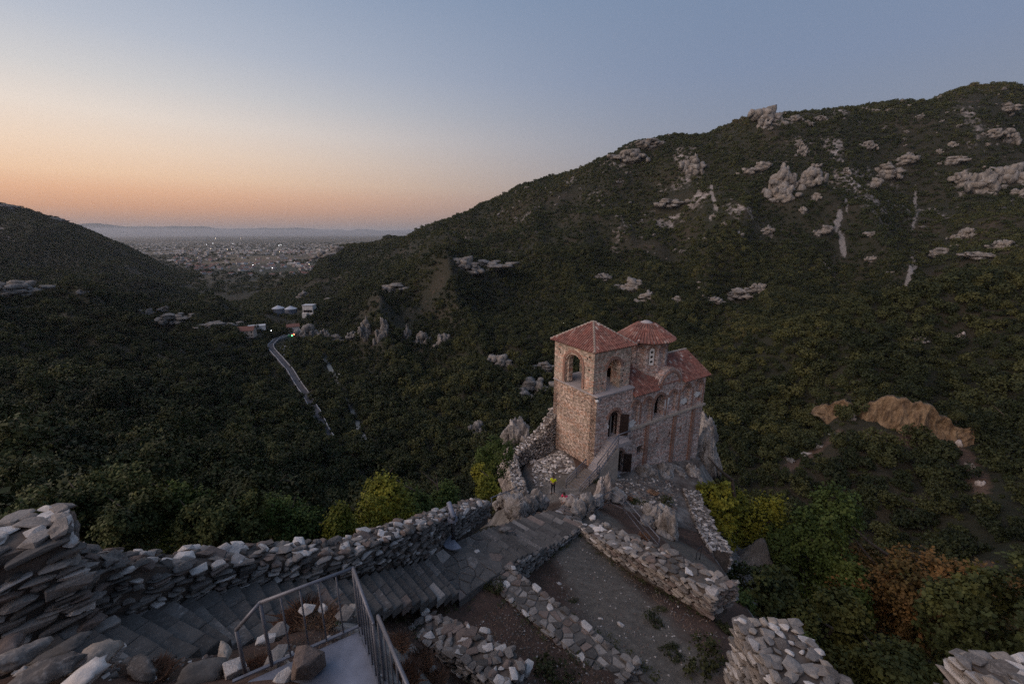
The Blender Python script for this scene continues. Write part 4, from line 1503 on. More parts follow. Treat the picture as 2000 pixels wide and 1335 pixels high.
def place_stones(parent, items, name='stone', limit=300, min_px=7.0):
    """items: (pos, size, rot matrix, kind). The largest in view become parts of their own, the rest one joined part."""
    base = Vector(parent.location) if parent is not None else Vector()
    scored = []
    for it in items:
        sc = pix_size(it[0], sorted(it[1])[1]) if in_view(it[0]) else 0.0
        scored.append((sc, it))
    scored.sort(key=lambda q: -q[0])
    rest = {}
    cnt = 0
    for k, (sc, (p, s, R, kind)) in enumerate(scored):
        j = (k * 7 + int(abs(p[0]) * 31)) % 9
        if cnt < limit and sc > min_px:
            o = bpy.data.objects.new(name, STONES[kind][j])
            COL.objects.link(o)
            o.parent = parent
            M = Matrix.Translation(Vector(p) - base) @ R.to_4x4() @ Matrix.Diagonal((s[0], s[1], s[2], 1))
            o.matrix_local = M
            cnt += 1
        else:
            V, T = STONE_NP[kind][j]
            W = (V * np.array(s)) @ np.array(R).T + (np.array(p) - np.array(base))
            rest.setdefault(kind, []).append((W, T))
    if rest:
        VV, FF, MI, mats, b = [], [], [], [], 0
        for mi, (kind, L) in enumerate(rest.items()):
            mats.append(MAT[kind])
            for W, T in L:
                VV.append(W)
                FF.append(T + b)
                MI.append(np.full(len(T), mi))
                b += len(W)
        me = np_mesh('small_stones', np.vstack(VV), np.vstack(FF))
        for m in mats:
            me.materials.append(m)
        me.polygons.foreach_set('material_index', np.concatenate(MI).astype(np.int32))
        o = link_mesh('small_stones', me, parent)
        o['kind'] = 'stuff'


def frame(dx, dy, slope=0.0, yaw=0.0, tilt=0.0, roll=0.0):
    a = math.atan2(dy, dx) + yaw
    return Matrix.Rotation(a, 3, 'Z') @ Matrix.Rotation(-math.atan(slope) + tilt, 3, 'Y') @ Matrix.Rotation(roll, 3, 'X')


def pick(r, w):
    t = r.random() * sum(x for _, x in w)
    for k, x in w:
        t -= x
        if t <= 0:
            return k
    return w[-1][0]


def stone_wall(name, label, pts, thick, seed, face_w, top_w, cat='wall', both=False, ln=(0.17, 0.58), ht=(0.085, 0.19), end_caps=(False, False), group=None, follow=0.3, top_size=(0.17, 0.42), cover=True, limit=300, mort='mortar'):
    """pts: (x, y, base z, top z) along the visible face, which lies to the right of the walking direction"""
    r = random.Random(seed)
    root = empty(name, (pts[0][0], pts[0][1], pts[0][2]))
    tag(root, label, cat, group)
    base = Vector(root.location)
    P = [Vector(p[:2]) for p in pts]
    nrm = []
    for i in range(len(P)):
        a = P[max(i - 1, 0)]
        b = P[min(i + 1, len(P) - 1)]
        d = (b - a).normalized()
        nrm.append(Vector((d.y, -d.x)))
    core = MB()
    inset = 0.07
    for i in range(len(P) - 1):
        q = []
        for (k, zz) in ((0, 2), (1, 2), (0, 3), (1, 3)):
            pass
        a0, a1 = P[i] - nrm[i] * inset, P[i + 1] - nrm[i + 1] * inset
        b0, b1 = P[i] - nrm[i] * (thick - inset), P[i + 1] - nrm[i + 1] * (thick - inset)
        dz = -0.06
        zb0, zb1, zt0, zt1 = pts[i][2] - .5, pts[i + 1][2] - .5, pts[i][3] + dz, pts[i + 1][3] + dz
        core.hexa([(a0.x, a0.y, zb0), (a1.x, a1.y, zb1), (b1.x, b1.y, zb1), (b0.x, b0.y, zb0), (a0.x, a0.y, zt0), (a1.x, a1.y, zt1), (b1.x, b1.y, zt1), (b0.x, b0.y, zt0)])
    me = core.mesh('wall_core', MAT[mort])
    me.transform(Matrix.Translation(-base))
    link_mesh('wall_core', me, root)
    items = []
    # courses on the face(s)
    seg = [(P[i + 1] - P[i]).length for i in range(len(P) - 1)]
    cum = [0.0]
    for s_ in seg:
        cum.append(cum[-1] + s_)

    def at(s_):
        s_ = min(max(s_, 0), cum[-1] - 1e-6)
        i = 0
        while i < len(seg) - 1 and s_ > cum[i + 1]:
            i += 1
        t = (s_ - cum[i]) / seg[i]
        p = P[i].lerp(P[i + 1], t)
        n = (nrm[i].lerp(nrm[i + 1], t)).normalized()
        zb = pts[i][2] * (1 - t) + pts[i + 1][2] * t
        zt = pts[i][3] * (1 - t) + pts[i + 1][3] * t
        sl = ((pts[i + 1][3] - pts[i][3]) + (pts[i + 1][2] - pts[i][2])) / 2 / seg[i]
        return p, n, zb, zt, sl
    for side in ((1, -1) if both else (1,)):
        hmax = max(p[3] - p[2] for p in pts)
        lev = 0.0
        while lev < hmax + 0.05:
            h = r.uniform(*ht)
            s_ = r.uniform(-0.3, 0.0)
            while s_ < cum[-1]:
                l = r.uniform(*ln) * (0.7 + 1.0 * h / ht[1]) * 0.75
                p, n, zb, zt, sl = at(s_ + l / 2)
                z = zb - 0.05 + lev + h / 2 + r.uniform(-.015, .015)
                if z < zt + 0.02 and r.random() < 0.93:
                    k = pick(r, face_w)
                    off = p + n * (r.uniform(-0.06, 0.015)) if side > 0 else p - n * (thick + r.uniform(-0.06, 0.015))
                    hh = h * r.uniform(0.66, 1.0)
                    mode = r.random()
                    if mode < .16:
                        hh *= 1.55
                    elif mode < .34:
                        z -= h * .25
                        items.append(((off.x + r.uniform(-.05, .05), off.y, z + h * .5), (l * r.uniform(.4, .75), 0.24, h * .42), frame(-n.y, n.x, sl * follow, r.uniform(-.1, .1), r.uniform(-.08, .08), r.uniform(-.12, .12)), pick(r, face_w)))
                        hh *= .5
                    items.append(((off.x, off.y, z), (l * r.uniform(.80, .97), 0.26, hh), frame(-n.y, n.x, sl * follow, r.uniform(-.07, .07), r.uniform(-.05, .05), r.uniform(-.12, .12)), k))
                s_ += l * r.uniform(0.92, 1.0)
            lev += h * 0.98
    # capping stones
    if cover:
        s_ = -0.05
        while s_ < cum[-1] + 0.05:
            l = r.uniform(*top_size)
            t = r.uniform(-0.02, 0.1)
            while t < thick:
                w_ = r.uniform(top_size[0], top_size[1])
                p, n, zb, zt, sl = at(s_ + r.uniform(0, l))
                q = p - n * (t + w_ * .4)
                kk = r.choice((.55, .75, 1.0, 1.0, 1.25))
                hh = r.uniform(0.08, 0.19) * kk
                items.append(((q.x, q.y, zt - hh * .12), (l * r.uniform(.8, 1.3) * kk, w_ * r.uniform(.75, 1.1) * kk, hh), frame(-n.y, n.x, sl, r.uniform(-1.2, 1.2), r.uniform(-.08, .08), r.uniform(-.08, .08)), pick(r, top_w)))
                t += w_ * r.uniform(.78, .95)
            s_ += l * .86
    # end faces
    for e, (on, s_end) in enumerate(zip(end_caps, (0.0, cum[-1]))):
        if not on:
            continue
        p, n, zb, zt, sl = at(s_end)
        out = Vector((-n.y, n.x)) * (1 if e else -1)
        z = zb
        while z < zt:
            h = r.uniform(*ht)
            t = 0.0
            while t < thick:
                l = r.uniform(*ln) * .8
                q = p - n * (t + l / 2) + out * r.uniform(-.03, .05)
                items.append(((q.x, q.y, z + h / 2), (l, .26, h), frame(n.x, n.y, 0, r.uniform(-.12, .12), r.uniform(-.06, .06), r.uniform(-.2, .2)), pick(r, face_w)))
                t += l * .97
            z += h
    place_stones(root, items, limit=limit)
    return root


FACE_GREY = [('stone_grey', 8), ('stone_flag', 2), ('stone_pale', 1.4), ('stone_brown', 1.5)]
TOP_PALE = [('stone_pale', 4.2), ('stone_grey', 3.0), ('stone_brown', 2.2), ('stone_flag', .8)]
TOP_MIX = [('stone_grey', 4), ('stone_flag', 3), ('stone_pale', 1.2), ('stone_brown', 1)]
FACE_WARM = [('stone_warm', 4), ('stone_grey', 3), ('stone_brown', 2.5), ('stone_pale', .8)]

PI_ = [G(40, 1262, 6.9), G(146, 1235, 7.2), G(212, 1218, 7.5), G(318, 1191, 8.0), G(379, 1173, 8.35), G(515, 1139, 9.0), G(688, 1118, 10.0), G(834, 1088, 12.0), G(955, 1006, 14.5)]
PT_ = [-5.55, -5.65, -5.94, -6.80, -7.35, -8.30, -9.30, -10.56, -13.75]
stone_wall('parapet_wall', 'long rubble stone parapet with pale capping stones beside the stairs', [(p[0], p[1], p[2], t) for p, t in zip(PI_[1:], PT_[1:])], 0.85, 21, FACE_GREY, TOP_PALE, end_caps=(False, True), both=True)
stone_wall('tall_wall_stub', 'taller block of rubble wall with slab edge at the far left', [(-10.6, 3.4, -7.0, -4.75), (-9.4, 4.5, -7.0, -4.95), (-7.86, 6.12, -7.3, -5.12)], 1.15, 22, FACE_GREY, [('stone_pale', 4), ('stone_grey', 4)], end_caps=(False, True),
           ln=(0.3, 0.7), ht=(0.10, 0.22), top_size=(0.22, 0.5))
wr = [(G(1133, 1042, 16.2), -15.75), (G(1180, 1078, 15.55), -14.95), (G(1250, 1120, 14.95), -14.1), (G(1320, 1163, 14.4), -13.45), (G(1382, 1203, 14.0), -12.98)]
stone_wall('court_wall', 'broad court wall with brown earthy face and flat capping slabs', [(p[0], p[1], p[2], t) for p, t in wr], 1.25, 23, FACE_WARM, TOP_MIX, end_caps=(False, True), ln=(.25, .62), ht=(.07, .15), top_size=(.24, .55), both=True)
rw = [(G(1003, 1100, 13.0), -14.45), (G(1091, 1060, 15.0), -15.7), (G(1142, 1024, 16.0), -16.45)]
stone_wall('retaining_wall', 'low grey retaining wall under the lower steps of the court', [(p[0], p[1], b, p[2] + .02) for p, b in rw], 0.5, 24, FACE_GREY, TOP_MIX, cover=False, ln=(.25, .6), ht=(.08, .17))
sw = [G(795, 1222, 11.35), G(850, 1255, 11.2), G(905, 1290, 11.0), G(985, 1345, 10.8)]
stone_wall('ruined_low_wall', 'low broken wall stump of pale and grey rubble in the brown court', [(p[0], p[1], p[2] - .55, p[2] + dz) for p, dz in zip(sw, (-.25, 0.0, .12, .1))], 0.8, 25, FACE_GREY, TOP_PALE, ln=(.2, .5), end_caps=(True, True), both=True)
stone_wall('ruined_tower_wall', 'thick pale ruined wall rising at the lower right edge', [(6.2, 9.05, -13.4, -10.3), (6.1, 7.6, -13.2, -9.95), (6.05, 6.0, -13.0, -9.6), (6.0, 4.0, -12.5, -9.2)], 1.45, 26, [('stone_warm', 3), ('stone_grey', 4), ('stone_pale', 2)],
           [('stone_pale', 3.5), ('stone_grey', 5), ('stone_warm', 1.5)], end_caps=(True, False), ln=(.2, .5), ht=(.08, .18), top_size=(.2, .46), both=True)
stone_wall('ruined_corner_wall', 'small pale ruined wall in the bottom right corner', [(8.35, 6.0, -11.5, -7.65), (8.3, 4.5, -11.3, -7.15), (8.2, 2.6, -11.0, -6.7)], 1.5, 27, [('stone_warm', 2), ('stone_grey', 4), ('stone_pale', 3)],
           [('stone_pale', 4), ('stone_grey', 4)], end_caps=(True, False), ln=(.2, .5), ht=(.08, .18), top_size=(.22, .5), limit=140)
yw = [(4.75, 39.5, -22.2, -17.7), (3.3, 38.3, -22.2, -19.4), (1.7, 37.4, -22.3, -20.55), (0.35, 36.1, -22.4, -20.85), (0.75, 33.4, -22.4, -21.0), (1.3, 31.0, -22.5, -21.25)]
stone_wall('yard_wall', 'curved ruined yard wall climbing against the church tower', [(x, y, b, t) for x, y, b, t in reversed(yw)], 0.95, 28, [('stone_warm', 4), ('stone_grey', 3), ('stone_pale', 2)], [('stone_pale', 3), ('stone_grey', 4), ('stone_warm', 2)], both=True,
           ln=(.22, .5), ht=(.12, .22), end_caps=(True, False))
stw = [G(1335, 950, 24.4), G(1350, 990, 23.4), G(1365, 1030, 22.2), G(1390, 1068, 20.9)]
stone_wall('stepped_retaining_wall', 'slanting dry stone retaining wall right of the grassy mound', [(p[0], p[1], p[2] - 1.4, p[2] - .15) for p in stw], 1.3, 29, [('stone_grey', 4), ('stone_pale', 3), ('stone_warm', 2)], [('stone_pale', 4), ('stone_grey', 5)], ln=(.22, .5), ht=(.1, .2), both=True)


# ---- flagstones: Voronoi cells cut in a strip and laid as slabs
def clip_half(poly, mx, my, nx, ny):
    out = []
    n = len(poly)
    for i in range(n):
        a, b = poly[i], poly[(i + 1) % n]
        da = (a[0] - mx) * nx + (a[1] - my) * ny
        db = (b[0] - mx) * nx + (b[1] - my) * ny
        if da <= 0:
            out.append(a)
        if da * db < 0:
            t = da / (da - db)
            out.append((a[0] + (b[0] - a[0]) * t, a[1] + (b[1] - a[1]) * t))
    return out


def voronoi_cells(w, h, cell, seed, jitter=0.85):
    r = random.Random(seed)
    nx, ny = max(1, round(w / cell)), max(1, round(h / cell))
    S = [((i + .5 + r.uniform(-.5, .5) * jitter) * w / nx, (j + .5 + r.uniform(-.5, .5) * jitter) * h / ny) for i in range(nx) for j in range(ny)]
    out = []
    for a in S:
        poly = [(0, 0), (w, 0), (w, h), (0, h)]
        for b in S:
            if b is a or (a[0] - b[0]) ** 2 + (a[1] - b[1]) ** 2 > (3.2 * cell) ** 2:
                continue
            poly = clip_half(poly, (a[0] + b[0]) / 2, (a[1] + b[1]) / 2, b[0] - a[0], b[1] - a[1])
            if len(poly) < 3:
                break
        if len(poly) >= 3:
            out.append((a, poly))
    return out


def slab_mesh(pts3, thick, mat, up=None):
    """pts3: world loop of the top; returns mesh about its centre with chamfered rim"""
    c = sum((Vector(p) for p in pts3), Vector()) / len(pts3)
    n = len(pts3)
    top = [c.lerp(Vector(p), 0.90) - c for p in pts3]
    rim = [Vector(p) - c + Vector((0, 0, -0.022)) for p in pts3]
    bot = [Vector(p) - c + Vector((0, 0, -thick)) for p in pts3]
    me = bpy.data.meshes.new('slab')
    V = top + rim + bot
    F = [tuple(range(n))] + [(i, n + i, n + (i + 1) % n, (i + 1) % n) for i in range(n)] + [(n + i, 2 * n + i, 2 * n + (i + 1) % n, n + (i + 1) % n) for i in range(n)]
    me.from_pydata([tuple(v) for v in V], [], F)
    me.update()
    me.materials.append(mat)
    return me, c


def flag_strip(root, left, right, cell, seed, kinds, thick=0.12, gap=0.035, uneven=0.03, name='flagstone', skip=0.0, lift=0.0):
    """flagstones over the strip between two 3-D edge lines (same number of points)"""
    r = random.Random(seed)
    base = Vector(root.location)
    Lf = [Vector(p) for p in left]
    Rt = [Vector(p) for p in right]
    mid = [(a + b) / 2 for a, b in zip(Lf, Rt)]
    cum = [0.0]
    for a, b in zip(mid[:-1], mid[1:]):
        cum.append(cum[-1] + (b - a).length)
    wd = sum((a - b).length for a, b in zip(Lf, Rt)) / len(Lf)

    def mp(s, t):
        s = min(max(s, 0), cum[-1] - 1e-6)
        i = 0
        while i < len(cum) - 2 and s > cum[i + 1]:
            i += 1
        f = (s - cum[i]) / (cum[i + 1] - cum[i])
        a, b = Lf[i].lerp(Lf[i + 1], f), Rt[i].lerp(Rt[i + 1], f)
        return a.lerp(b, t / wd)
    for (a, poly) in voronoi_cells(cum[-1], wd, cell, seed):
        if r.random() < skip:
            continue
        cx = sum(p[0] for p in poly) / len(poly)
        cy = sum(p[1] for p in poly) / len(poly)
        q = []
        for p in poly:
            d = math.hypot(p[0] - cx, p[1] - cy)
            k = max(0.3, 1 - gap / max(d, .01)) * r.uniform(.94, 1.0)
            q.append((cx + (p[0] - cx) * k, cy + (p[1] - cy) * k))
        dz = r.uniform(-uneven, uneven) + lift
        pts = [mp(x, y) + Vector((0, 0, dz + r.uniform(-.008, .008))) for x, y in q]
        nn = (pts[1] - pts[0]).cross(pts[2] - pts[0])
        if nn.z < 0:
            pts.reverse()
        me, c = slab_mesh(pts, thick, MAT[pick(r, kinds)])
        link_mesh(name, me, root, c - base)


FLAG = [('stone_flag', 12), ('stone_grey', 1), ('stone_brown', .5)]
FLAG_LIGHT = [('stone_flag', 5), ('stone_grey', 4), ('stone_brown', 2), ('stone_pale', .4)]

mw_l = [G(955, 1133, 13.0), G(1068, 1228, 12.75), G(1136, 1290, 12.6), G(1200, 1345, 12.5)]
mw_r = [G(1003, 1107, 13.0), G(1105, 1188, 12.8), G(1175, 1240, 12.65), G(1290, 1342, 12.5)]
MWR = stone_wall('cross_wall', 'worn cross wall of flat mortared slabs between the two earth courts', [(p[0], p[1], p[2] - .75, p[2] + .03) for p in mw_l], 1.02, 33, FACE_GREY, TOP_MIX, cover=False, both=True, ln=(.2, .45), ht=(.08, .16), end_caps=(True, True), mort='mortar_light')
flag_strip(MWR, mw_l, mw_r, 0.33, 31, FLAG_LIGHT, thick=0.2, gap=0.022, uneven=0.03, name='slab', lift=0.012)
_r = random.Random(77)
for _s in range(26):                     # side stones of the cross wall
    pass


# ---- the stairs: every step laid from several slabs
def stair(name, label, left, right, drop, seed, kinds, landing=None, tread_over=0.10):
    """left/right: 3-D edge polylines going downhill"""
    r = random.Random(seed)
    root = empty(name, left[0])
    tag(root, label, 'stairs')
    base = Vector(root.location)
    Lf = [Vector(p) for p in left]
    Rt = [Vector(p) for p in right]
    cum = [0.0]
    for i in range(len(Lf) - 1):
        cum.append(cum[-1] + (((Lf[i + 1] + Rt[i + 1]) - (Lf[i] + Rt[i])) / 2).length)

    def mp(s, t):
        s = min(max(s, 0), cum[-1] - 1e-6)
        i = 0
        while i < len(cum) - 2 and s > cum[i + 1]:
            i += 1
        f = (s - cum[i]) / (cum[i + 1] - cum[i])
        return Lf[i].lerp(Lf[i + 1], f).lerp(Rt[i].lerp(Rt[i + 1], f), t)
    tot = mp(0, .5).z - mp(cum[-1], .5).z
    n = max(1, round(tot / drop))
    zs = [mp(0, .5).z - tot * k / n for k in range(n + 1)]
    # find s for every level
    ss = np.linspace(0, cum[-1], 400)
    zz = np.array([mp(s, .5).z for s in ss])
    for k in range(n):
        s0 = float(np.interp(-zs[k], -zz, ss))
        s1 = float(np.interp(-zs[k + 1], -zz, ss))
        zt = zs[k] + r.uniform(-.02, .02)
        t = 0.0
        st = empty('step', mp(s0, .5) - base)
        st.parent = root
        sb = Vector(st.location) + base
        while t < 1.0:
            w = r.uniform(.22, .5)
            t1 = 1.0 if t + w > .84 else t + w
            j0, j1 = r.uniform(-.02, .02), r.uniform(-.02, .02)
            pts = [mp(s0 - .03, t + .003), mp(s0 - .03, t1 - .003), mp(s1 + tread_over * .3 + j1, t1 - .003), mp(s1 + tread_over * .3 + j0, t + .003)]
            dz = r.uniform(-.006, .006)
            pts = [Vector((p.x, p.y, zt + dz)) for p in pts]
            if (pts[1] - pts[0]).cross(pts[2] - pts[0]).z < 0:
                pts.reverse()
            me, c = slab_mesh(pts, drop * 1.35, MAT[pick(r, kinds)])
            link_mesh('slab', me, st, c - sb)
            t = t1
    return root


def offs(P, w):
    out = []
    for i in range(len(P)):
        a, b = P[max(i - 1, 0)], P[min(i + 1, len(P) - 1)]
        d = Vector((b[0] - a[0], b[1] - a[1])).normalized()
        out.append(np.array([P[i][0] + d.y * w, P[i][1] - d.x * w, P[i][2]]))
    return out


SL = [p - np.array([0, 0, 0.0]) for p in PI_]
SL = [p + np.array([.03, -.03, 0]) for p in SL]
SR = offs(SL, 2.1)
SR[7] = G(897, 1172, 12.35)
SR[6] = G(745, 1214, 10.6)
SR[0] = SR[0] + np.array([-.3, 0, 0])
stair('stone_stairs', 'upper flight of grey flagged steps along the parapet wall', SL[0:8], SR[0:8], 0.2, 41, FLAG)
LD = empty('stair_landing', SL[7])
tag(LD, 'flagged stone landing between the upper and lower steps', 'landing')
ld_l = [G(834, 1088, 12.05), G(878, 1062, 12.5), G(932, 1038, 13.03)]
ld_r = [G(897, 1172, 12.4), G(940, 1141, 12.72), G(1000, 1101, 13.0)]
lm = MB()
for i in range(2):
    a0, a1, b0, b1 = [Vector(x) for x in (ld_l[i], ld_l[i + 1], ld_r[i], ld_r[i + 1])]
    dn, tp = Vector((0, 0, -.9)), Vector((0, 0, -.05))
    lm.hexa([a0 + dn, a1 + dn, b1 + dn, b0 + dn, a0 + tp, a1 + tp, b1 + tp, b0 + tp])
me = lm.mesh('bedding', MAT['mortar_light'])
me.transform(Matrix.Translation(-Vector(SL[7])))
link_mesh('bedding', me, LD)
flag_strip(LD, ld_l, ld_r, 0.5, 43, FLAG, thick=0.12, gap=0.016, uneven=0.012)
s2_r = [G(1000, 1101, 13.0), G(1091, 1061, 15.0), G(1140, 1026, 15.9)]
s2_l = [G(925, 1045, 13.0), G(1010, 1020, 15.1), G(1072, 1004, 16.2)]
stair('lower_steps', 'lower flight of grey steps descending toward the church', s2_l, s2_r, 0.2, 45, FLAG)
tr_l = [G(1072, 1004, 16.3), G(1092, 992, 17.5), G(1098, 984, 18.5)]
tr_r = [G(1140, 1026, 16.05), G(1135, 1005, 17.4), G(1118, 992, 18.4)]
TPTH = empty('rock_path', tr_l[0])
tag(TPTH, 'short flagged path dropping between pale rocks to the church yard', 'path')
flag_strip(TPTH, tr_l, tr_r, 0.5, 47, FLAG_LIGHT, thick=0.25, uneven=0.03)
uf_l = [G(1150, 1012, 16.7), G(1195, 1000, 17.2), G(1225, 1010, 17.3)]
uf_r = [G(1165, 1032, 15.8), G(1215, 1045, 15.8), G(1260, 1050, 16.2)]


# ---- rocks
def icosphere_np(sub):
    bm = bmesh.new()
    bmesh.ops.create_icosphere(bm, subdivisions=sub, radius=1.0)
    V = np.array([v.co[:] for v in bm.verts])
    F3 = np.array([[v.index for v in f.verts] for f in bm.faces])
    bm.free()
    return V, F3


ICO4 = icosphere_np(4)
ICO3 = icosphere_np(3)


def rock_mesh(name, size, seed, mat, sub=4, rough=0.12, planes=16):
    r = np.random.default_rng(seed)
    V, F3 = ICO4 if sub == 4 else ICO3
    nv = r.normal(size=(planes, 3))
    nv /= np.linalg.norm(nv, axis=1)[:, None]
    d = r.uniform(0.62, 1.0, planes)
    dots = V @ nv.T
    rad = np.min(np.where(dots > 0.05, d / np.maximum(dots, 0.05), 9.0), axis=1)
    rad = np.minimum(rad, 1.25)
    P = V * rad[:, None]
    q = P * 2.3 + seed * 1.7
    n = fbm(q[:, 0] + q[:, 2] * .7, q[:, 1] - q[:, 2] * .6, 4, seed)
    ridge = np.abs(fbm(q[:, 0] * .9 + 3, q[:, 2] * 1.2 + q[:, 1] * .5, 3, seed + 9))
    P = P * (1 + rough * 2.4 * n - rough * 1.5 * (0.35 - np.minimum(ridge, .35)) / .35)[:, None]
    P = P * np.array(size)
    return np_mesh(name, P, F3, mat, False)


def crag_mesh(name, seed, mat, n=9, tall=1.0, planes=9, ico=None, fine=0.0):
    """a craggy outcrop: leaning fractured blocks grown into one another"""
    r = np.random.default_rng(seed)
    Vs, Fs, b = [], [], 0
    for k in range(n):
        V, F3 = ico or ICO3
        nv = r.normal(size=(planes, 3)) * np.array([1, 1, .6])
        nv /= np.linalg.norm(nv, axis=1)[:, None]
        d = r.uniform(0.5, 1.0, planes)
        dots = V @ nv.T
        rad = np.minimum(np.min(np.where(dots > 0.05, d / np.maximum(dots, 0.05), 9.0), axis=1), 1.3)
        P = V * rad[:, None]
        q = P * 2.6 + seed * 1.3 + k
        P = P * (1 + .5 * fbm(q[:, 0] + q[:, 2] * .7, q[:, 1] - q[:, 2] * .6, 3, seed + k) * .5 + .24 * fbm(q[:, 0] * 3.1, q[:, 1] * 3.1 + q[:, 2] * 2.7, 2, seed + k + 50))[:, None]
        if fine:
            P = P * (1 + fine * fbm(q[:, 0] * 5 + q[:, 2] * 3, q[:, 1] * 5 - q[:, 2] * 4, 3, seed + k + 70) - fine * .7 * np.maximum(0, .12 - np.abs(fbm(q[:, 0] * 1.7, q[:, 2] * 2.3 + q[:, 1], 2, seed + k + 90))) / .12)[:, None]
        x = r.uniform(-.75, .75)
        top = (1 - abs(x)) * r.uniform(.5, 1.1)
        P = P * np.array([r.uniform(.24, .46), r.uniform(.3, .55), (.32 + .36 * top) * tall]) + np.array([x, r.uniform(-.3, .3), -.25 + .30 * top * tall])
        a = r.uniform(-.35, .35)
        P = np.stack([P[:, 0] + a * P[:, 2] * .5, P[:, 1], P[:, 2]], -1)
        Vs.append(P)
        Fs.append(F3 + b)
        b += len(P)
    return np_mesh(name, np.vstack(Vs), np.vstack(Fs), mat)


def rock(px, py, H, size, seed, label, mat='rock_near', name='rock', group=None, rz=None, sink=0.25, sub=4, rough=.12, tilt=(0, 0)):
    p = G(px, py, H)
    if max(size) > .95:
        me = crag_mesh(name, 40 + seed, MAT[mat], 8, 1.2, 12, ICO4, .22)
        me.transform(Matrix.Diagonal((size[0] * 1.1, size[1] * 1.5, size[2] * 1.15, 1)))
    else:
        me = rock_mesh(name, size, seed, MAT[mat], sub, rough)
    o = link_mesh(name, me, None, (p[0], p[1], p[2] + size[2] * (0.5 - sink)), (tilt[0], tilt[1], rz if rz is not None else seed * 1.37))
    return tag(o, label, 'rock', group)


rock(1030, 992, 17.6, (0.96, 0.7, 0.95), 1, 'large cracked grey boulder right of the long parapet end', tilt=(.2, .1))
rock(1054, 984, 18.6, (0.62, 0.6, 0.7), 2, 'pale boulder in front of the person in the yellow shirt')
rock(1012, 1002, 16.6, (0.9, 0.8, 1.0), 3, 'smaller grey boulder below the end of the parapet')
rock(992, 988, 16.9, (1.1, 0.8, 0.8), 4, 'flat tilted grey slab of rock by the parapet railing', tilt=(.3, -.3))
rock(1126, 1004, 17.6, (0.55, 0.5, 0.8), 5, 'upright pale rock at the foot of the path railing')
rock(1146, 996, 17.9, (0.8, 0.7, 1.0), 6, 'grey and white rock behind the path railing')
rock(1178, 968, 20.3, (0.8, 0.7, 1.35), 7, 'tall pinkish rock pinnacle below the lower church door', 'rock_pink', tilt=(.1, -.15))
rock(1205, 972, 20.6, (0.9, 0.8, 0.8), 8, 'low grey rock right of the pinkish pinnacle')
rock(1110, 984, 18.5, (0.5, 0.45, 0.55), 9, 'small pinkish rock beside the crouching person', 'rock_pink')
rock(1165, 985, 19.0, (0.75, 0.6, 0.8), 10, 'pale rock between pinnacle and path railing')
rock(1258, 925, 23.6, (1.5, 1.0, 0.7), 11, 'low pale ledge of rock in front of the square church window')
rock(1305, 928, 24.6, (2.0, 1.2, 1.1), 12, 'broad pale rock ledge under the church long wall', rz=.6)
rock(1345, 938, 25.6, (1.9, 1.3, 1.3), 13, 'pale fractured rock under the right end of the church', rz=.5)
rock(1372, 905, 27.5, (2.0, 1.6, 3.0), 14, 'steep grey crag at the right end of the church')
rock(1378, 850, 27.0, (1.3, 1.3, 2.6), 15, 'jagged grey crag standing behind the right church corner')
rock(1285, 1010, 21.3, (1.5, 1.1, 1.0), 16, 'dark rock on the grassy mound below the church')
rock(1300, 1050, 20.6, (1.3, 1.0, 1.4), 17, 'dark split rock in the hollow beside the court wall', tilt=(.2, .2))
rock(1255, 1030, 20.5, (1.0, 0.8, 0.7), 18, 'grey rock below the slanting handrail')
rock(1055, 880, 22.2, (1.6, 1.0, 1.2), 19, 'grey bedrock hump at the foot of the tower in the yard', rz=.3)
rock(1075, 905, 22.0, (1.3, 0.9, 0.5), 20, 'flat pale bedrock in the church yard')
rock(1000, 930, 24.6, (1.8, 1.4, 2.6), 24, 'pinkish cliff below the yard wall', 'rock_pink')
rock(1010, 860, 27, (2.2, 1.8, 2.6), 25, 'grey crag below the climbing yard wall')
rock(975, 700, 36, (4.0, 3.2, 4.5), 26, 'grey crag standing on the slope left of the belfry', rz=.3) if False else None

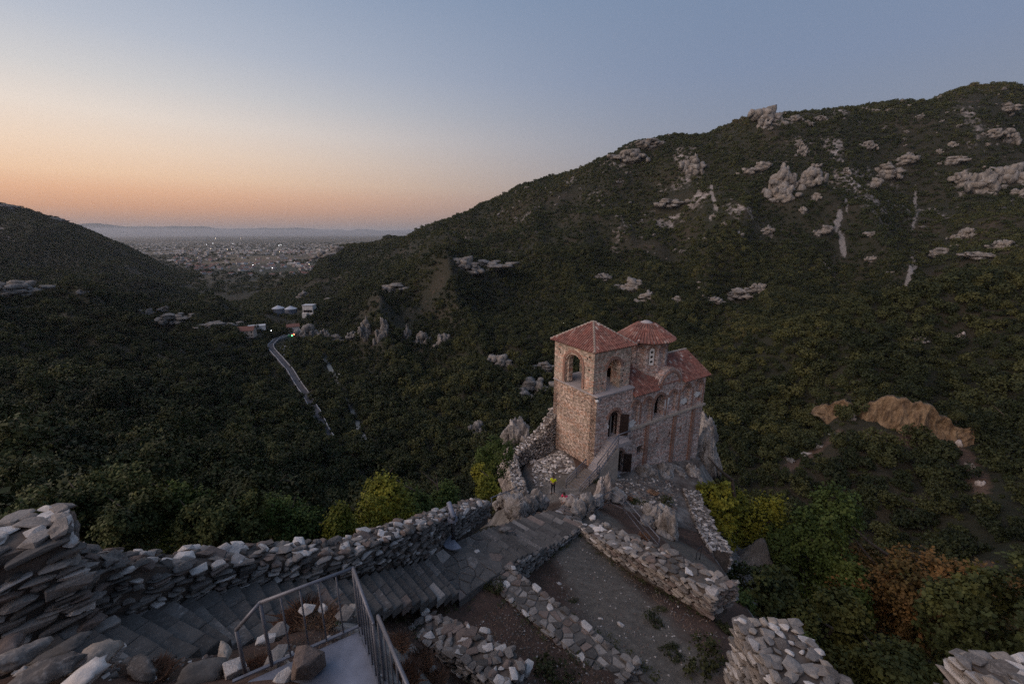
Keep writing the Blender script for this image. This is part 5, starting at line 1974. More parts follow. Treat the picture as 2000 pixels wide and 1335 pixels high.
# boulders at the photographer's feet
for k, (px, py, H, s, kind, lab) in enumerate([
    (40, 1290, 5.95, (0.62, 0.42, 0.28), 'stone_grey', 'long grey boulder at the far bottom left'),
    (95, 1318, 5.9, (0.70, 0.40, 0.26), 'stone_grey', 'rounded grey boulder at the very bottom left corner'),
    (160, 1335, 5.95, (0.55, 0.4, 0.24), 'stone_pale', 'flat whitish boulder on the bottom edge'),
    (120, 1275, 6.5, (0.8, 0.45, 0.2), 'stone_flag', 'large dark slab lying above the bottom left boulders'),
    (20, 1268, 6.4, (0.7, 0.45, 0.25), 'stone_brown', 'reddish dark slab at the left edge'),
    (185, 1290, 6.25, (0.55, 0.36, 0.25), 'stone_warm', 'brownish angular boulder beside the white stone'),
    (225, 1278, 6.5, (0.32, 0.24, 0.2), 'stone_pale', 'small white angular stone beside the steps'),
    (275, 1310, 6.5, (0.66, 0.3, 0.26), 'stone_grey', 'long tilted grey block beside the steps'),
    (140, 1305, 6.0, (0.36, 0.3, 0.2), 'stone_brown', 'dark brown stone among the bottom left boulders'),
    (392, 1330, 6.6, (0.6, 0.42, 0.34), 'stone_flag', 'dark rounded boulder on the bottom edge left of the white one'),
    (462, 1318, 6.6, (0.34, 0.3, 0.3), 'stone_pale', 'round white boulder at the foot of the railing'),
    (438, 1275, 6.8, (0.16, 0.5, 0.2), 'stone_warm', 'long tan stone leaning at the railing end'),
    (602, 1305, 6.1, (0.49, 0.42, 0.42), 'stone_brown', 'large rusty brown boulder on the metal platform'),
    (555, 1330, 6.2, (0.3, 0.25, 0.2), 'stone_pale', 'white stone in front of the rusty boulder'),
    (520, 1255, 7.1, (0.34, 0.22, 0.2), 'stone_pale', 'white wedge stone just behind the railing'),
    (545, 1240, 7.3, (0.4, 0.3, 0.25), 'stone_grey', 'grey stone behind the railing bars'),
    (540, 1285, 6.7, (0.42, 0.26, 0.14), 'stone_grey', 'flat grey stone by the lower railing bar'),
    (600, 1195, 7.9, (0.34, 0.28, 0.22), 'stone_pale', 'pale stone above the dry grass tuft'),
    (632, 1192, 8.0, (0.26, 0.22, 0.18), 'stone_pale', 'small pale stone right of the dry grass tuft'),
    (675, 1205, 7.9, (0.34, 0.3, 0.2), 'stone_grey', 'grey stone behind the railing corner'),
    (690, 1198, 8.0, (0.24, 0.2, 0.26), 'stone_warm', 'tan stone beside the railing corner post'),
    (800, 1190, 11.6, (0.36, 0.28, 0.22), 'stone_pale', 'white stone on the lower edge of the upper stairs'),
    (822, 1225, 11.9, (0.4, 0.34, 0.2), 'stone_brown', 'brown slab at the start of the low ruined wall'),
    (931, 1078, 12.85, (0.26, 0.2, 0.12), 'stone_pale', 'lone white stone on the flagged landing'),
    (1158, 1012, 17.0, (0.62, 0.4, 0.14), 'stone_pale', 'large flat white stone at the corner of the court'),
    (1172, 1024, 16.5, (0.22, 0.18, 0.12), 'stone_pale', 'small white stone beside the large flat white one'),
    (1059, 1025, 15.9, (0.55, 0.4, 0.12), 'stone_pale', 'pale flat stone set in the lower steps'),
    (1098, 1028, 16.0, (0.25, 0.18, 0.1), 'stone_pale', 'small pale stone on the lower steps'),
    (1003, 1111, 13.0, (0.3, 0.2, 0.12), 'stone_pale', 'white stone at the head of the cross wall'),
    (1093, 1142, 14.6, (0.22, 0.2, 0.12), 'stone_pale', 'white stone lying in the grey court'),
    (1212, 1220, 13.7, (0.3, 0.16, 0.1), 'stone_pale', 'flat pale stone in the middle of the grey court'),
    (1173, 1208, 13.8, (0.2, 0.12, 0.08), 'stone_pale', 'thin pale stone nearer the cross wall'),
    (985, 1035, 13.6, (0.7, 0.35, 0.16), 'stone_grey', 'long grey block above the lower steps'),
    (1000, 1045, 14.0, (0.5, 0.3, 0.2), 'stone_flag', 'dark block above the lower steps')]):
    p = G(px, py, H)
    r = random.Random(500 + k)
    o = link_mesh('stone' if max(s) < .5 else 'boulder', STONES[kind][k % 9] if max(s) < .5 else rock_mesh('boulder', tuple(x * .52 for x in s), 700 + k, MAT[kind], 3, .13, 12), None,
                  (p[0], p[1], p[2] + s[2] * .3), (r.uniform(-.25, .25), r.uniform(-.25, .25), r.uniform(0, 3)))
    if max(s) < .5:
        o.scale = s
    tag(o, lab, 'stone' if max(s) < .5 else 'boulder')

# rubble strewn on the ground, too small to count
def rubble(name, label, areas, seed, kinds):
    r = random.Random(seed)
    parts = {}
    b = 0
    VV, FF, MI = [], [], []
    mats = [k for k, _ in kinds]
    for (poly, n, smin, smax) in areas:
        c = [Vector(p) for p in poly]
        for _ in range(n):
            u, v = r.random(), r.random()
            p = c[0].lerp(c[1], u).lerp(c[3].lerp(c[2], u), v)
            z = float(spur_z(np.array([p.x]), np.array([p.y]))[0])
            s = r.uniform(smin, smax)
            k = pick(r, kinds)
            V, T = STONE_NP[k][r.randrange(9)]
            R = np.array(frame(1, 0, 0, r.uniform(0, 6), r.uniform(-.3, .3), r.uniform(-.3, .3)))
            W = (V * np.array([s, s * r.uniform(.5, .9), s * r.uniform(.3, .6)])) @ R.T + np.array([p.x, p.y, z + s * .1])
            VV.append(W)
            FF.append(T + b)
            MI.append(np.full(len(T), mats.index(k)))
            b += len(W)
    me = np_mesh(name, np.vstack(VV), np.vstack(FF))
    for k in mats:
        me.materials.append(MAT[k])
    me.polygons.foreach_set('material_index', np.concatenate(MI).astype(np.int32))
    tag(link_mesh(name, me), label, 'rubble', kind='stuff')


rubble('yard_rubble', 'loose pale rubble on the yard below the tower', [((G(1035, 890, 21.9), G(1095, 885, 21.9), G(1125, 925, 21.8), G(1045, 945, 21.9)), 420, .12, .45)], 3,
       [('stone_grey', 4), ('stone_pale', 3), ('stone_warm', 2)])
rubble('slope_rubble', 'loose stones between rocks below the church door', [((G(1200, 930, 23), G(1330, 935, 24), G(1320, 990, 21.5), G(1215, 985, 20.6)), 420, .1, .4), ((G(950, 1010, 14.9), G(1060, 1005, 16.6), G(1040, 1030, 15.4), G(940, 1042, 13.3)), 140, .12, .5)], 4,
       [('stone_grey', 5), ('stone_pale', 2), ('stone_brown', 2)])
rubble('court_gravel', 'scattered pebbles over the earth courts', [((G(880, 1235, 12), G(1000, 1160, 13), G(1210, 1330, 12.2), G(960, 1345, 11.2)), 700, .015, .08), ((G(1050, 1130, 14.5), G(1140, 1050, 16.2), G(1420, 1240, 13.8), G(1290, 1345, 12.6)), 900, .015, .09),
        ((G(20, 1290, 6.7), G(420, 1240, 7.6), G(520, 1330, 7), G(60, 1350, 6.2)), 160, .04, .16), ((G(500, 1260, 7.2), G(720, 1200, 8.1), G(760, 1330, 8.2), G(560, 1335, 6.8)), 120, .04, .16)], 5, [('stone_grey', 5), ('stone_pale', 1.5), ('stone_brown', 3)])


# ---- steel rails
def rail(name, label, top_pts, post_at, foot_dz, parent=None, r=0.024, mid=(), mat='steel', bars=0, group=None, bottom=None, spacing=0.27):
    base = Vector(top_pts[0])
    root = empty(name, base)
    tag(root, label, 'railing', group)
    T = [Vector(p) - base for p in top_pts]
    m = MB()
    m.path(T, r, 10)
    for e in (T[0], T[-1]):
        m.ball(e, r)
    m.build('top_rail', MAT[mat], root, True)
    for f in mid:
        m = MB()
        m.path([p - Vector((0, 0, f)) for p in T], r * .6, 8)
        m.build('mid_rail', MAT[mat], root, True)
    for p, dz in post_at:
        p = Vector(p) - base
        m = MB()
        m.tube(p, p - Vector((0, 0, dz)), r * .9, n=8)
        m.build('post', MAT[mat], root, True)
    if bottom is not None:
        for a, b in bottom:
            A, B = Vector(a) - base, Vector(b) - base
            m = MB()
            d = (B - A)
            w = Vector((-d.y, d.x, 0)).normalized() * .022
            h = Vector((0, 0, .012))
            m.hexa([A - w - h, B - w - h, B + w - h, A + w - h, A - w + h, B - w + h, B + w + h, A + w + h])
            m.build('bottom_rail', MAT[mat], root)
    if bars:
        for (ta, tb, ba, bb) in bars:
            ta, tb, ba, bb = [Vector(q) - base for q in (ta, tb, ba, bb)]
            n = max(1, round((tb - ta).length / spacing))
            for k in range(1, n):
                f = k / n
                m = MB()
                m.tube(ta.lerp(tb, f), ba.lerp(bb, f), 0.013, n=8)
                m.build('bar', MAT[mat], root, True)
    return root


C0 = (-2.46, 5.30, -5.0)
L1 = (-3.53, 4.68, -5.0)
L2 = (-3.86, 4.58, -5.36)
dz = 1.12
rail('platform_railing', 'grey steel railing along the left side of the metal platform', [C0, L1, L2], [(C0, 1.25), (L1, 1.15), (L2, 0.85)], dz, r=0.027,
     bottom=[((C0[0], C0[1], C0[2] - dz), (-3.95, 4.44, -6.12))], bars=[(C0, L1, (C0[0], C0[1], C0[2] - dz), (L1[0], L1[1], L1[2] - dz))])
R1 = (-1.84, 4.36, -5.0)
rail('platform_side_railing', 'grey steel railing running down the right side of the platform', [(-2.455, 5.29, -5.0), R1], [(R1, 1.25)], dz, r=0.027,
     bottom=[((C0[0] + .02, C0[1] - .03, -6.12), (R1[0], R1[1], -6.12))], bars=[(C0, R1, (C0[0], C0[1], -6.12), (R1[0], R1[1], -6.12))], spacing=0.2)
R2 = (-1.80, 4.44, -4.97)
R3 = (-0.62, 2.75, -4.97)
rail('stair_head_railing', 'second grey steel rail continuing past the platform edge', [R2, R3], [(R2, 1.3), ((-1.2, 3.58, -4.97), 1.3), (R3, 1.3)], dz, r=0.027,
     bottom=[((R2[0], R2[1], -6.1), (R3[0], R3[1], -6.1))], bars=[(R2, R3, (R2[0], R2[1], -6.1), (R3[0], R3[1], -6.1))], spacing=0.24)
PLT = MB()
pz = -6.18
pp = [(-2.47, 5.24), (-1.72, 4.26), (-0.50, 2.55), (-3.2, 1.9), (-4.0, 4.15), (-3.75, 4.5)]
PLT.prism(list(reversed(pp)), pz - .06, pz)
po = PLT.build('metal_platform', MAT['plate'])
tag(po, 'flat grey-blue steel viewing platform below the railing', 'platform')
sup = MB()
for x, y in ((-2.55, 5.0), (-1.9, 4.3), (-3.6, 4.3), (-1.2, 3.4)):
    sup.box((x, y, pz - 1.0), (.1, .1, 1.86))
sup.build('support', MAT['steel_dark'], po)

rail('parapet_end_rail', 'thin handrail from the end of the long parapet to the boulders', [G(958, 972, 14.0), G(1007, 953, 16.0), G(1009, 953, 16.0)], [(G(1008, 953, 16.0), 1.2), (G(960, 972, 14.0), .8)], 1, r=.03)
pr = [G(1110, 966, 18.0), G(1124, 968, 17.6), G(1165, 974, 17.3), G(1190, 960, 17.9), G(1219, 972, 17.4), G(1252, 1010, 16.5), G(1288, 1050, 15.9)]
rail('path_railing', 'slim steel path railing bending past rocks toward the court corner', pr, [(pr[1], 1.2), (pr[2], 1.2), (pr[3], 1.2), (pr[4], 1.2), (pr[6], 1.0), (G(1145, 971, 17.4), 1.2)], 1, r=.032, mid=(.45, .85))
br = [G(1362, 1072, 18.2), G(1370, 1066, 18.4), G(1385, 1080, 18.6)]
rail('gate_posts', 'pair of thin dark posts with a bar by the lower path', br, [(br[0], 1.3), (br[1], 1.3)], 1, r=.03, mat='steel_dark')
yr = [G(1004, 842, 20.3), G(1040, 838, 20.2)]
m_ = MB()
m_.tube(G(1004, 880, 21.0), G(1004, 846, 19.55), .03, n=6)
m_.ball(G(1004, 846, 19.55), .05)
po_ = m_.build('yard_pole', MAT['steel_dark'])
tag(po_, 'thin upright pole on the corner of the yard wall', 'pole')

# ---- church stairs and their rails
CS = empty('church_stairs', CP(-.9, -1.4, -21.9))
tag(CS, 'narrow stairs climbing along the church wall to the upper door', 'stairs')
cb = Vector(CS.location)


def church_stairs():
    n = 12
    for k in range(n):                   # upper flight along the long wall
        u0 = -0.75 + 2.35 * k / n
        z = -21.05 + (2.28) * (k + 1) / n
        m = MB()
        p = [CP(u0, -1.22, z - .35), CP(u0 + 2.35 / n + .02, -1.22, z - .35), CP(u0 + 2.35 / n + .02, -.03, z - .35), CP(u0, -.03, z - .35)]
        m.hexa([*p, *[(q[0], q[1], z) for q in p]])
        m.v = [tuple(Vector(v) - cb) for v in m.v]
        m.build('step', MAT['concrete'], CS)
    m = MB()
    p = [CP(1.62, -1.3, -19.1), CP(3.4, -1.3, -19.1), CP(3.4, -.03, -19.1), CP(1.62, -.03, -19.1)]
    m.hexa([*p, *[(q[0], q[1], -18.77) for q in p]])
    m.v = [tuple(Vector(v) - cb) for v in m.v]
    m.build('landing', MAT['concrete'], CS)
    m = MB()
    p0 = [CP(-.7, -1.26, -23.0), CP(1.9, -1.26, -23.0), CP(1.9, -.04, -23.0), CP(-.7, -.04, -23.0)]
    t = [CP(-.7, -1.26, -21.2), CP(1.9, -1.26, -19.0), CP(1.9, -.04, -19.0), CP(-.7, -.04, -21.2)]
    m.hexa([*p0, *t])
    m.v = [tuple(Vector(v) - cb) for v in m.v]
    me = UVM()
    ob = m.build('stair_base', MAT['stone_warm'], CS)
    # lower flight from the yard
    a = Vector(G(1118, 962, 22.0))
    b = Vector(CP(-.75, -.65, -21.05))
    d = (b - a)
    d.z = 0
    s = Vector((-d.y, d.x, 0)).normalized() * .75
    n = 9
    for k in range(n):
        f0, f1 = k / n, (k + 1) / n
        z = a.z + (b.z - a.z) * (k + 1) / n
        q0, q1 = a + d * f0, a + d * (f1 + .01)
        m = MB()
        p = [q0 - s, q1 - s, q1 + s, q0 + s]
        m.hexa([(v.x - cb.x, v.y - cb.y, z - .3 - cb.z) for v in p] + [(v.x - cb.x, v.y - cb.y, z - cb.z) for v in p])
        m.build('step', MAT['wood'], CS)
    for sg, nm, lab in ((1, 'stair_rail', 'left handrail of the lower church stairs'), (-1, 'stair_rail', 'right handrail of the lower church stairs')):
        t0, t1 = a + s * sg + Vector((0, 0, .95)), b + s * sg + Vector((0, 0, .95))
        rail('stair_railing', lab, [t0, t1], [(t0, 1.0), (t0.lerp(t1, .5), 1.0), (t1, 1.0)], 1, r=.05, mid=(.3, .6))
    t0, t1 = Vector(CP(-.72, -1.2, -20.0)), Vector(CP(1.75, -1.2, -17.8))
    t2 = Vector(CP(3.3, -1.2, -17.8))
    rail('upper_stair_railing', 'handrail of the upper church stairs reaching the door landing', [t0, t1, t2], [(t0, 1.1), (t0.lerp(t1, .5), 1.1), (t1, 1.0), (t2, 1.0)], 1, r=.05, mid=(.45,))


church_stairs()

# ---- lamp on the tower corner
FLD = empty('corner_floodlight', CP(-.05, -.05, -14.35))
tag(FLD, 'small round white floodlight on the tower corner', 'lamp')
m = MB()
m.box((0, 0, .1), (.5, .12, .08), CH_A)
m.build('bracket', MAT['steel_dark'], FLD)
m = MB()
m.ball((-.02, -.12, -.12), .17, 12, 8)
m.build('lamp_head', MAT['white'], FLD, True)
m = MB()
m.box((.28, -.02, .02), (.2, .14, .16), CH_A)
m.build('camera_box', MAT['steel'], FLD)


# ---- coin telescope on the landing
def telescope():
    p = np.array(G(889, 1062, 12.5))
    T = empty('viewing_telescope', p)
    tag(T, 'coin viewing telescope on a post with half-round step plate', 'telescope')
    m = MB()
    pts = [(0.52 * math.cos(t), 0.52 * math.sin(t)) for t in [math.pi * i / 18 for i in range(19)]]
    a = math.radians(-52)
    pts = [(x * math.cos(a) - y * math.sin(a), x * math.sin(a) + y * math.cos(a)) for x, y in [(q[0], -q[1]) for q in pts]]
    m.prism(list(reversed(pts)), 0.14, 0.19)
    m.build('step_plate', MAT['plate'], T)
    m = MB()
    m.tube((-.08, .1, -.3), (-.08, .1, 1.12), .085, n=14)
    m.build('post', MAT['steel_dark'], T, True)
    m = MB()
    m.tube((-.08, .1, 1.10), (-.08, .1, 1.2), .22, .2, n=14)
    m.build('turntable', MAT['plate'], T)
    m = MB()
    for sx in (-.13, .13):
        m.box((-.08 + sx, .1, 1.32), (.03, .16, .28))
    m.build('yoke', MAT['plate'], T)
    m = MB()
    m.tube((0.0, -.12, 1.36), (-.28, .52, 1.60), .10, .10, 14)
    m.build('tube', MAT['plate'], T, True)
    m = MB()
    m.tube((0.02, -.2, 1.34), (0.0, -.12, 1.36), .06, .06, 10)
    m.build('eyepiece', MAT['steel_dark'], T, True)


telescope()

# ------------------------------------------------------------------ rock outcrops of the hillsides
def outcrop_mesh(name, seed, mat):
    """a broken band of many small angular blocks, bedding dipping one way"""
    r = np.random.default_rng(seed)
    Vs, Fs, b = [], [], 0
    dip = r.uniform(-.35, .35)
    for k in range(34):
        V, F3 = ICO3S
        nv = np.concatenate([np.eye(3), -np.eye(3), r.normal(size=(3, 3))]) + r.normal(size=(9, 3)) * .22
        nv /= np.linalg.norm(nv, axis=1)[:, None]
        d = r.uniform(.55, .9, 9)
        dots = V @ nv.T
        rad = np.minimum(np.min(np.where(dots > 0.05, d / np.maximum(dots, 0.05), 9.0), axis=1), 1.25)
        P = V * (rad * (1 + r.normal(size=len(V)) * .035))[:, None]
        x = np.clip(r.normal() * .42, -1, 1)
        lv = r.uniform(-.35, .55) * (1 - abs(x) ** 1.5)
        w = r.uniform(.10, .40) * (1.25 - .5 * abs(x))
        P = P * np.array([w, r.uniform(.25, .5), r.uniform(.10, .30)])
        P = P + np.array([x, r.uniform(-.25, .25) + .25 * lv, lv + dip * x])
        Vs.append(P)
        Fs.append(F3 + b)
        b += len(P)
    return np_mesh(name, np.vstack(Vs), np.vstack(Fs), mat)


ICO3S = icosphere_np(2)
OUT_M = [outcrop_mesh('outcrop_%d' % i, 900 + i, MAT['rock_far']) for i in range(12)]
_labels_zone = {
    'summit': ('pale limestone crag on the skyline of the right mountain', 'crags along the mountain skyline'),
    'upper': ('pale limestone outcrop on the scrubby right mountain side', 'limestone outcrops on the right mountain'),
    'lower': ('grey rock band low on the slope behind the church', 'rock bands behind the church'),
    'river': ('pale upright cliff tooth above the wooded river bank', 'cliff teeth above the river'),
    'left': ('grey rock face on the dark left hillside', 'rock faces on the left hillside'),
    'knoll': ('low pale rock face along the bare knoll left of the road', 'rock faces under the bare knoll'),
    'near': ('grey crag on the wooded slope left of the belfry', 'crags left of the belfry')}
OUTCROPS = [
    (1496, 226, 62, 44, 'S', 'square limestone summit crag standing above the mountain skyline'), (1494, 240, 26, 32, 'upper', 0), (1272, 280, 62, 26, 'summit', 0), (1232, 304, 72, 34, 'upper', 0),
    (1354, 322, 44, 46, 'S', 'steep pale crag with dark cracks left of the scree strip'), (1476, 328, 60, 26, 'upper', 0), (1520, 352, 50, 62, 'upper', 0), (1580, 348, 50, 52, 'upper', 0), (1528, 380, 50, 40, 'upper', 0),
    (1592, 388, 20, 20, 'upper', 0), (1568, 411, 16, 18, 'upper', 0), (1568, 293, 20, 26, 'upper', 0), (1560, 279, 14, 12, 'upper', 0), (1594, 323, 20, 16, 'upper', 0), (1652, 333, 18, 18, 'upper', 0),
    (1696, 283, 30, 22, 'upper', 0), (1728, 336, 56, 38, 'upper', 0), (1700, 359, 40, 28, 'upper', 0), (1764, 311, 40, 26, 'upper', 0), (1856, 289, 18, 16, 'upper', 0), (1832, 299, 14, 12, 'upper', 0),
    (1860, 315, 50, 20, 'upper', 0), (1880, 348, 42, 38, 'upper', 0), (1920, 356, 54, 62, 'S', 'broad pale cliff near the right edge of the picture'), (1968, 340, 62, 54, 'upper', 0), (1992, 376, 32, 32, 'upper', 0), (1968, 264, 32, 40, 'upper', 0),
    (1940, 263, 40, 24, 'upper', 0), (1964, 212, 40, 22, 'upper', 0), (1604, 452, 40, 24, 'upper', 0), (1496, 449, 26, 20, 'upper', 0), (1884, 458, 34, 28, 'upper', 0), (1956, 477, 40, 24, 'upper', 0),
    (1836, 493, 44, 24, 'upper', 0), (1912, 499, 60, 18, 'upper', 0), (1704, 505, 26, 16, 'upper', 0), (1700, 459, 24, 14, 'upper', 0), (1316, 396, 60, 24, 'upper', 0), (1602, 232, 24, 14, 'summit', 0), (1552, 232, 30, 16, 'summit', 0), (1576, 242, 24, 14, 'upper', 0),
    (1224, 556, 70, 36, 'lower', 0), (1262, 578, 40, 24, 'lower', 0), (1440, 576, 60, 28, 'lower', 0), (1480, 563, 40, 22, 'lower', 0), (1324, 584, 30, 18, 'lower', 0), (1180, 540, 36, 20, 'lower', 0), (1395, 585, 36, 16, 'lower', 0),
    (908, 514, 62, 36, 'S', 'blocky pale outcrop at the left end of the mid ridge'), (962, 514, 96, 30, 'S', 'long sloping rock back behind the blocky outcrop on the mid ridge'), (775, 562, 60, 26, 'S', 'flat topped pale ledge on the brown spur'),
    (606, 647, 42, 44, 'S', 'pale cliff beside the road bend'), (718, 640, 28, 58, 'river', 0), (746, 642, 30, 58, 'river', 0), (795, 650, 17, 36, 'river', 0), (824, 662, 32, 40, 'river', 0), (868, 666, 40, 42, 'river', 0), (655, 661, 34, 24, 'river', 0), (636, 652, 24, 36, 'river', 0), (690, 655, 26, 26, 'river', 0),
    (978, 704, 50, 34, 'near', 0), (1052, 748, 70, 60, 'near', 0), (1022, 772, 50, 44, 'near', 0), (936, 835, 34, 44, 'near', 0), (1066, 715, 44, 26, 'near', 0), (1000, 742, 44, 26, 'near', 0), (1010, 830, 40, 36, 'near', 0), (975, 880, 36, 44, 'near', 0),
    (30, 562, 96, 36, 'S', 'broad grey rock face at the left edge of the valley'), (160, 570, 20, 10, 'left', 0), (15, 402, 40, 14, 'left', 0), (105, 428, 40, 12, 'left', 0),
    (290, 610, 30, 22, 'knoll', 0), (350, 617, 60, 28, 'knoll', 0), (422, 634, 70, 18, 'knoll', 0), (470, 632, 30, 14, 'knoll', 0), (326, 604, 24, 14, 'knoll', 0),
    (650, 490, 66, 26, 'S', 'small rocky hill standing at the valley mouth'), (592, 574, 22, 14, 'knoll', 0), (642, 586, 26, 12, 'knoll', 0),
    (1794, 664, 26, 16, 'lower', 0), (1660, 812, 18, 26, 'S', 'grey rock at the left end of the ochre scar')]
for k, (px, py, w, h, zone, lab) in enumerate(OUTCROPS):
    p = hit(px, py + h * 0.30, 75)
    if p is None:
        p = hit(px, py + h * 0.75, 75)
        if p is None:
            continue
    dep = p[1] * CT - p[2] * ST
    f = dep / FPX
    sz = (w * f * .56, w * f * .5, h * f * .80)
    yaw = math.atan2(p[0], p[1])
    o = link_mesh('rock_outcrop', OUT_M[k % 12], None, (p[0], p[1], p[2] + sz[2] * .12), (0, 0, -yaw + random.Random(k).uniform(-.35, .35)), sz)
    if zone == 'S':
        tag(o, lab, 'rock outcrop')
    else:
        lab0, grp0 = _labels_zone[zone]
        if zone == 'upper':
            colw = 'left shoulder' if px < 1420 else 'middle' if px < 1680 else 'right part' if px < 1860 else 'far right part'
            roww = 'high on' if py < 300 else 'halfway up' if py < 400 else 'low on'
            sz_w = 'large' if w * h > 1700 else 'medium' if w * h > 600 else 'small'
            lab0 = '%s pale limestone outcrop %s the %s of the right mountain' % (sz_w, roww, colw)
            grp0 = '%s outcrops %s the %s of the mountain' % (sz_w, roww, colw)
        tag(o, lab0, 'rock outcrop', grp0)
def scar_mesh():
    """eroded clay bank: an overhanging rim, a gullied face and a talus foot, closed at the back"""
    ns, nt = 150, 46
    s = np.linspace(-22, 22, ns)[:, None] + np.zeros((1, nt))
    t = np.linspace(0, 1, nt)[None, :] + np.zeros((ns, 1))
    rim = 11.0 * (1 - np.abs((s - 3) / 26) ** 1.7) + 4.6 * fbm(s / 4.5, s * 0, 4, 211) - .03 * s
    foot = -4.5 + .10 * np.abs(s) + 2.0 * fbm(s / 5, s * 0 + 4, 3, 213)
    z = foot + (rim - foot) * t
    gull = fbm(s / 2.2, t * 1.6, 4, 215) * 3.0 + fbm(s / .7, t * 6, 3, 217) * 1.1
    y = -6.5 * (1 - t) ** 1.7 + gull * (0.35 + .65 * np.sin(np.pi * np.clip(t, 0, 1))) - .25 * np.exp(-((t - .96) / .05) ** 2) + .012 * s ** 2
    F_ = np.stack([s, y, z], -1)
    B_ = np.stack([s, y * 0 + 7 + .012 * s ** 2, z - 1.5], -1)
    V = np.concatenate([F_.reshape(-1, 3), B_.reshape(-1, 3)])
    idx = np.arange(ns * nt).reshape(ns, nt)
    q = np.stack([idx[:-1, :-1], idx[1:, :-1], idx[1:, 1:], idx[:-1, 1:]], -1).reshape(-1, 4)
    o2 = ns * nt
    qb = q[:, ::-1] + o2
    top = np.stack([idx[:-1, -1], idx[1:, -1], idx[1:, -1] + o2, idx[:-1, -1] + o2], -1)
    sd = [np.stack([idx[k, :-1], idx[k, 1:], idx[k, 1:] + o2, idx[k, :-1] + o2], -1) for k in (0, -1)]
    return np_mesh('clay_scar', V, np.concatenate([q, qb, top] + sd), MAT['rock_ochre'])


OCH = scar_mesh()
p = hit(1757, 842, 75)
o = link_mesh('clay_scar', OCH, None, (p[0] - 1.0, p[1] + 4.0, p[2] - .6), (0, 0, -math.atan2(p[0], p[1]) + .06), (.93, .9, .85))
tag(o, 'eroded ochre clay scar in the wooded slope on the right', 'scar')
for k, (px, py, w, h) in enumerate([(1690, 700, 20, 12), (1875, 655, 18, 40), (1600, 868, 22, 14), (1575, 885, 24, 14), (1545, 895, 20, 12), (1870, 860, 20, 30), (1625, 845, 18, 12), (1700, 850, 18, 16), (1895, 905, 16, 30), (1915, 940, 16, 24)]):
    p = hit(px, py + h * .3, 60)
    f = (p[1] * CT - p[2] * ST) / FPX
    o = link_mesh('bare_rock', rock_mesh('bare_rock', (w * f * .55, w * f * .45, h * f * .5), 970 + k, MAT['rock_pink'] if k % 2 else MAT['rock_far'], 3, .2, 12), None, (p[0], p[1], p[2] - .2), (0, 0, k))
    tag(o, 'small bare rock showing through the scrub around the ochre scar', 'rock', 'bare rocks around the ochre scar')

# bushes breaking the rim and foot of the scar are added after the crowns exist
SCAR = o0 = [q for q in COL.objects if q.name == 'clay_scar'][0]

# ------------------------------------------------------------------ road and river
ROAD_PX = [(646, 862), (634, 842), (622, 815), (604, 785), (585, 755), (567, 728), (550, 705), (536, 690), (529, 678), (536, 668), (556, 659), (580, 651), (604, 642)]
ROAD = [hit(*q) for q in ROAD_PX]
RIVER_PX = [(632, 690), (640, 712), (655, 738), (670, 762), (684, 790), (694, 815), (700, 840), (720, 870), (760, 900)]
RIVER = [hit(*q) for q in RIVER_PX]


def resample(P, step):
    P = [Vector(p) for p in P]
    # Catmull-Rom
    out = []
    for i in range(len(P) - 1):
        p0, p1, p2, p3 = P[max(i - 1, 0)], P[i], P[i + 1], P[min(i + 2, len(P) - 1)]
        n = max(2, int((p2 - p1).length / step))
        for k in range(n):
            t = k / n
            out.append(0.5 * ((2 * p1) + (-p0 + p2) * t + (2 * p0 - 5 * p1 + 4 * p2 - p3) * t * t + (-p0 + 3 * p1 - 3 * p2 + p3) * t ** 3))
    out.append(P[-1])
    return out


def ribbon(P, offs_list, zoff):
    """quads between successive lateral offsets"""
    V = []
    for i, p in enumerate(P):
        a, b = P[max(i - 1, 0)], P[min(i + 1, len(P) - 1)]
        d = Vector((b.x - a.x, b.y - a.y)).normalized()
        for o, z in offs_list:
            V.append((p.x + d.y * o, p.y - d.x * o, p.z + zoff + z))
    m = len(offs_list)
    F = []
    for i in range(len(P) - 1):
        for j in range(m - 1):
            F.append((i * m + j, i * m + j + 1, (i + 1) * m + j + 1, (i + 1) * m + j))
    return V, F


def smooth_z(P, n=12):
    for _ in range(n):
        z = [p.z for p in P]
        for i in range(1, len(P) - 1):
            P[i].z = (z[i - 1] + 2 * z[i] + z[i + 1]) / 4
    return P


RP = resample(ROAD, 6.0)
for q in RP:
    q.z = float(terrain_z(np.array([q.x]), np.array([q.y]))[0])
RP = smooth_z(RP)
for q in RP:
    q.z = max(q.z, float(terrain_z(np.array([q.x]), np.array([q.y]))[0])) + .5
RW = 1.9
V, Fc = ribbon(RP, [(-RW - 1.6, -4.0), (-RW - .6, 0.0), (RW + .6, 0.0), (RW + 1.6, -4.0)], 0.3)
me = bpy.data.meshes.new('road')
me.from_pydata(V, [], Fc)
me.materials.append(MAT['asphalt'])
tag(link_mesh('road', me), 'grey valley road', kind='structure')
for sg, nm in ((-1, 'a'), (1, 'b')):
    c = sg * (RW + .35)
    V, Fc = ribbon(RP, [(c - .2, -.3), (c - .2, .75), (c + .2, .75), (c + .2, -.3)], 0.3)
    me = bpy.data.meshes.new('road_parapet')
    me.from_pydata(V, [], Fc)
    me.materials.append(MAT['kerb'])
    tag(link_mesh('road_parapet', me), 'pale parapet along the %s side of the valley road' % ('river' if sg > 0 else 'forest'), 'parapet')
g0 = [hit(*q) for q in ((545, 684), (566, 672), (568, 688), (556, 698))]
gm = MB()
gm.add([(p[0], p[1], p[2] + 1.2) for p in g0], [tuple(range(len(g0)))])
tag(gm.build('gravel_yard', MAT['kerb']), 'pale yard inside the road bend', kind='structure')

